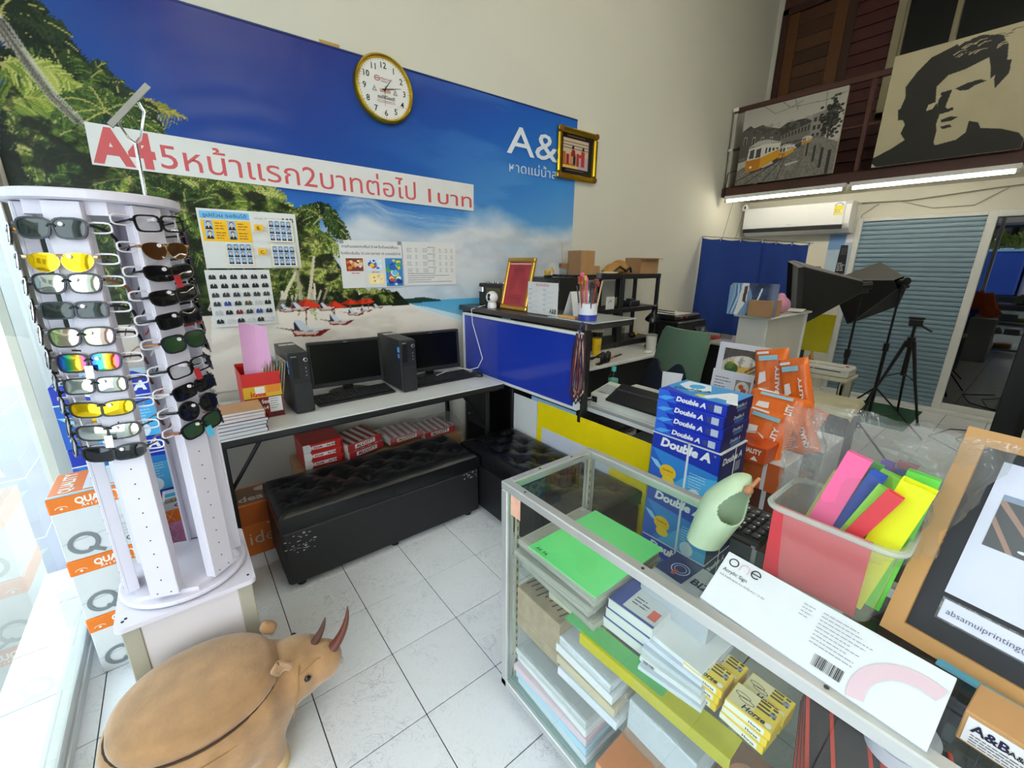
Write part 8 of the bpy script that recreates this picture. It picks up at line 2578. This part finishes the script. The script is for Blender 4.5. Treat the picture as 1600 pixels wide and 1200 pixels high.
pack('small orange pack half hidden at the far right of the pile', (2.38, .64, .79), .14, .14, .025, (.1, -1, -.3), (.4, 0, .9))
t = thing('tissue_box', 'orange dotted tissue box with a white tissue sticking out', 'tissue box', (1.785, .585, .735), R(0)); MB().box(0, 0, 0, .12, .16, .075, .004).build('box', M('pack_red_orange', '#c9501c', .35, var=.1), t)
s = leftf(t, .12, .16, .075); s.text('QUALITY', .05, .04, .02, '#f2ece4', w=.09, bold=.04); s.poly([(.10, .01), (.13, .01), (.115, .03)], '#f2ece4'); s.build('print', t)
ts = MB(); ts.grid(lambda u, v: (.03 + .05 * u + .01 * math.sin(v * 5), .13 - .10 * v + .02 * u, .075 + .05 * math.sin(PI * v * .8) * (1 - .3 * u) + .006 * mnoise.noise((u * 4, v * 4, 1))), 10, 10); o = ts.build('tissue', M('tissue_white', '#e4e4e6', .8), t, 80)
# right edge: black glass cabinet, grey machine
bkc = thing('black_cabinet', 'tall black cabinet with dark glass door at the right edge', 'cabinet', (2.62, -.80, 0))
MB().box(.03, 0, 0, .55, .85, 1.75, .004).build('body', MATS['panel_black'], bkc); MB().box(.0, .78, .02, .03, .85, 1.73, .003).box(.0, .0, .02, .03, .07, 1.73, .003).box(.0, .07, .02, .03, .78, .09, .003).box(.0, .07, 1.66, .03, .78, 1.73, .003).build('door_frame', M('frame_jet', '#0b0b0c', .5), bkc)
MB().box(.01, .07, .09, .018, .78, 1.66).build('door_glass', M('glass_smoke', '#2a2b28', .15), bkc)
mtb = thing('machine_stand', 'low dark stand carrying the grey card machine', 'stand', (2.05, -.62, 0)); MB().box(0, 0, .78, .45, .62, .80, .003).build('top', MATS['panel_black'], mtb)
for x in (.01, .41):
    for y in (.01, .58): MB().box(x, y, 0, x + .03, y + .03, .78, .002).build('leg', MATS['panel_black'], mtb)
gm = thing('grey_machine', 'grey machine with pale cream lid and display behind the chalkboard', 'machine', (2.13, -.42, .802)); MB().box(0, 0, 0, .34, .40, .10, .02).build('body', M('mach_grey', '#50555a', .45), gm); MB().box(-.005, -.005, .10, .345, .385, .145, .015).build('lid', M('mach_cream', '#cfcfb8', .5), gm); MB().box(-.004, .15, .035, .0, .33, .085, .002).build('display', M('mach_display', '#7d8480', .2), gm); MB().box(-.006, .12, .0, -.001, .36, .02, .002).build('button_row', M('mach_dark', '#26282c', .5), gm)
t = thing('yellow_card', 'yellow card standing behind the grey machine', 'card', (2.50, -.30, .802)); MB().box(0, 0, 0, .004, .26, .26).build('sheet', M('card_olive', '#a8a822', .5), t)
t = thing('low_cabinet', 'low black cabinet on the floor behind the chalkboard end of the counter', 'cabinet', (1.22, -.42, 0)); MB().box(0, 0, 0, .42, .58, .74, .005).build('body', MATS['panel_black'], t); MB().box(-.004, .02, .04, 0, .28, .70, .002).box(-.004, .30, .04, 0, .56, .70, .002).build('door', MATS['prn_grey'], t)

# ================================================================== the street, seen only in reflections and through the glazing
bl = thing('added_shophouse_row', 'added row of shophouses across the street that darkens the reflections', 'building', (-13.5, -9, -.15))  # added so the glass door mirrors dark fronts instead of bright sky
for k in range(5):
    c = ('#8d8a80', '#6f7a80', '#94887a', '#5f665f', '#857f78')[k]
    MB().box(-1, k * 4.4, 0, 0, k * 4.4 + 4.3, 7.5 + .8 * (k % 2), .02).build('wall', M('facade_%d' % k, c, .8), bl)
    MB().box(-.02, k * 4.4 + .4, .1, .03, k * 4.4 + 3.9, 2.8, .01).build('shutter', M('shopfront', '#34383a', .6), bl)
    for q_ in (0, 1):
        MB().box(-.02, k * 4.4 + .7 + q_ * 1.8, 4.2, .03, k * 4.4 + 1.9 + q_ * 1.8, 5.6, .01).build('window', M('window_far', '#23282c', .2), bl)
    MB().box(0, k * 4.4, 3.1, 1.6, k * 4.4 + 4.2, 3.2, .01).build('awning', M('awning_%d' % (k % 2), ('#3a4a5a', '#5a5348')[k % 2], .7), bl)
tk = thing('blue_truck', 'blue canvas sided truck parked in the street, mirrored in the glass door', 'truck', (-7.4, .75, -.15))
MB().box(0, 0, .85, 1.6, 1.5, 2.05, .04).build('cargo_box', M('truck_blue', '#2450b4', .5), tk); MB().box(.1, -1.5, .5, 1.5, -.05, 1.9, .12).build('cab', M('truck_white', '#dfe3e6', .35), tk); MB().box(.0, -1.5, .45, 1.6, 1.5, .85, .02).build('chassis', MATS['panel_black'], tk); MB().box(-.02, -.05, 2.05, 1.62, 1.55, 2.15, .02).build('roof_cover', M('truck_sky', '#9ac4ee', .5), tk)
for x in (.02, 1.38):
    for y in (-1.0, 1.0): MB().cyl((x, y, .36), (x + .2, y, .36), .36, n=18).build('wheel', MATS['panel_black'], tk)
pl = thing('hanging_plant', 'yellow green hanging plant under the eaves outside', 'plant', (-2.6, .9, 2.3)); lv = MB()
for k in range(260):
    a = rg.uniform(0, 2 * PI); r_ = .32 * math.sqrt(rg.random()); z = -rg.random() * .35
    c = Vector((r_ * math.cos(a), r_ * math.sin(a) * 1.6, z)); d = Vector((rg.uniform(-1, 1), rg.uniform(-1, 1), -1)).normalized() * .09; e = d.orthogonal().normalized() * .02
    lv.add([c - e, c + d * .5 - e * 1.5, c + d, c + d * .5 + e * 1.5], [(0, 1, 2, 3)])
tag(lv.build('foliage', M('leaf_lime', '#7f9a2e', .6, var=.3), pl), kind='stuff')
MB().lathe([(.12, -.1), (.16, .06)], 16).build('pot', MATS['panel_black'], pl)

# ================================================================== prints, straps and tags become pieces of the part they sit on
MAIN = ('carton', 'body', 'board', 'paper', 'case', 'card', 'box', 'sheet', 'dial', 'housing', 'front_panel', 'notice', 'blackboard', 'wrapper', 'pages', 'cloth', 'cup', 'bezel', 'acrylic', 'vinyl_sheet', 'white_band', 'base_arm')
def base(o): return o.name.split('.')[0]
for o in list(bpy.data.objects):
    if o.type == 'MESH' and o.parent is not None and o.parent.type == 'EMPTY' and base(o) in ('print', 'lettering', 'strap', 'packing_tape', 'sticker', 'label', 'display', 'cover', 'slot'):
        for nm_ in MAIN:
            c = [q for q in o.parent.children if base(q) == nm_ and q is not o and q.matrix_basis.is_identity]
            if c:
                o.parent = c[0]
                break
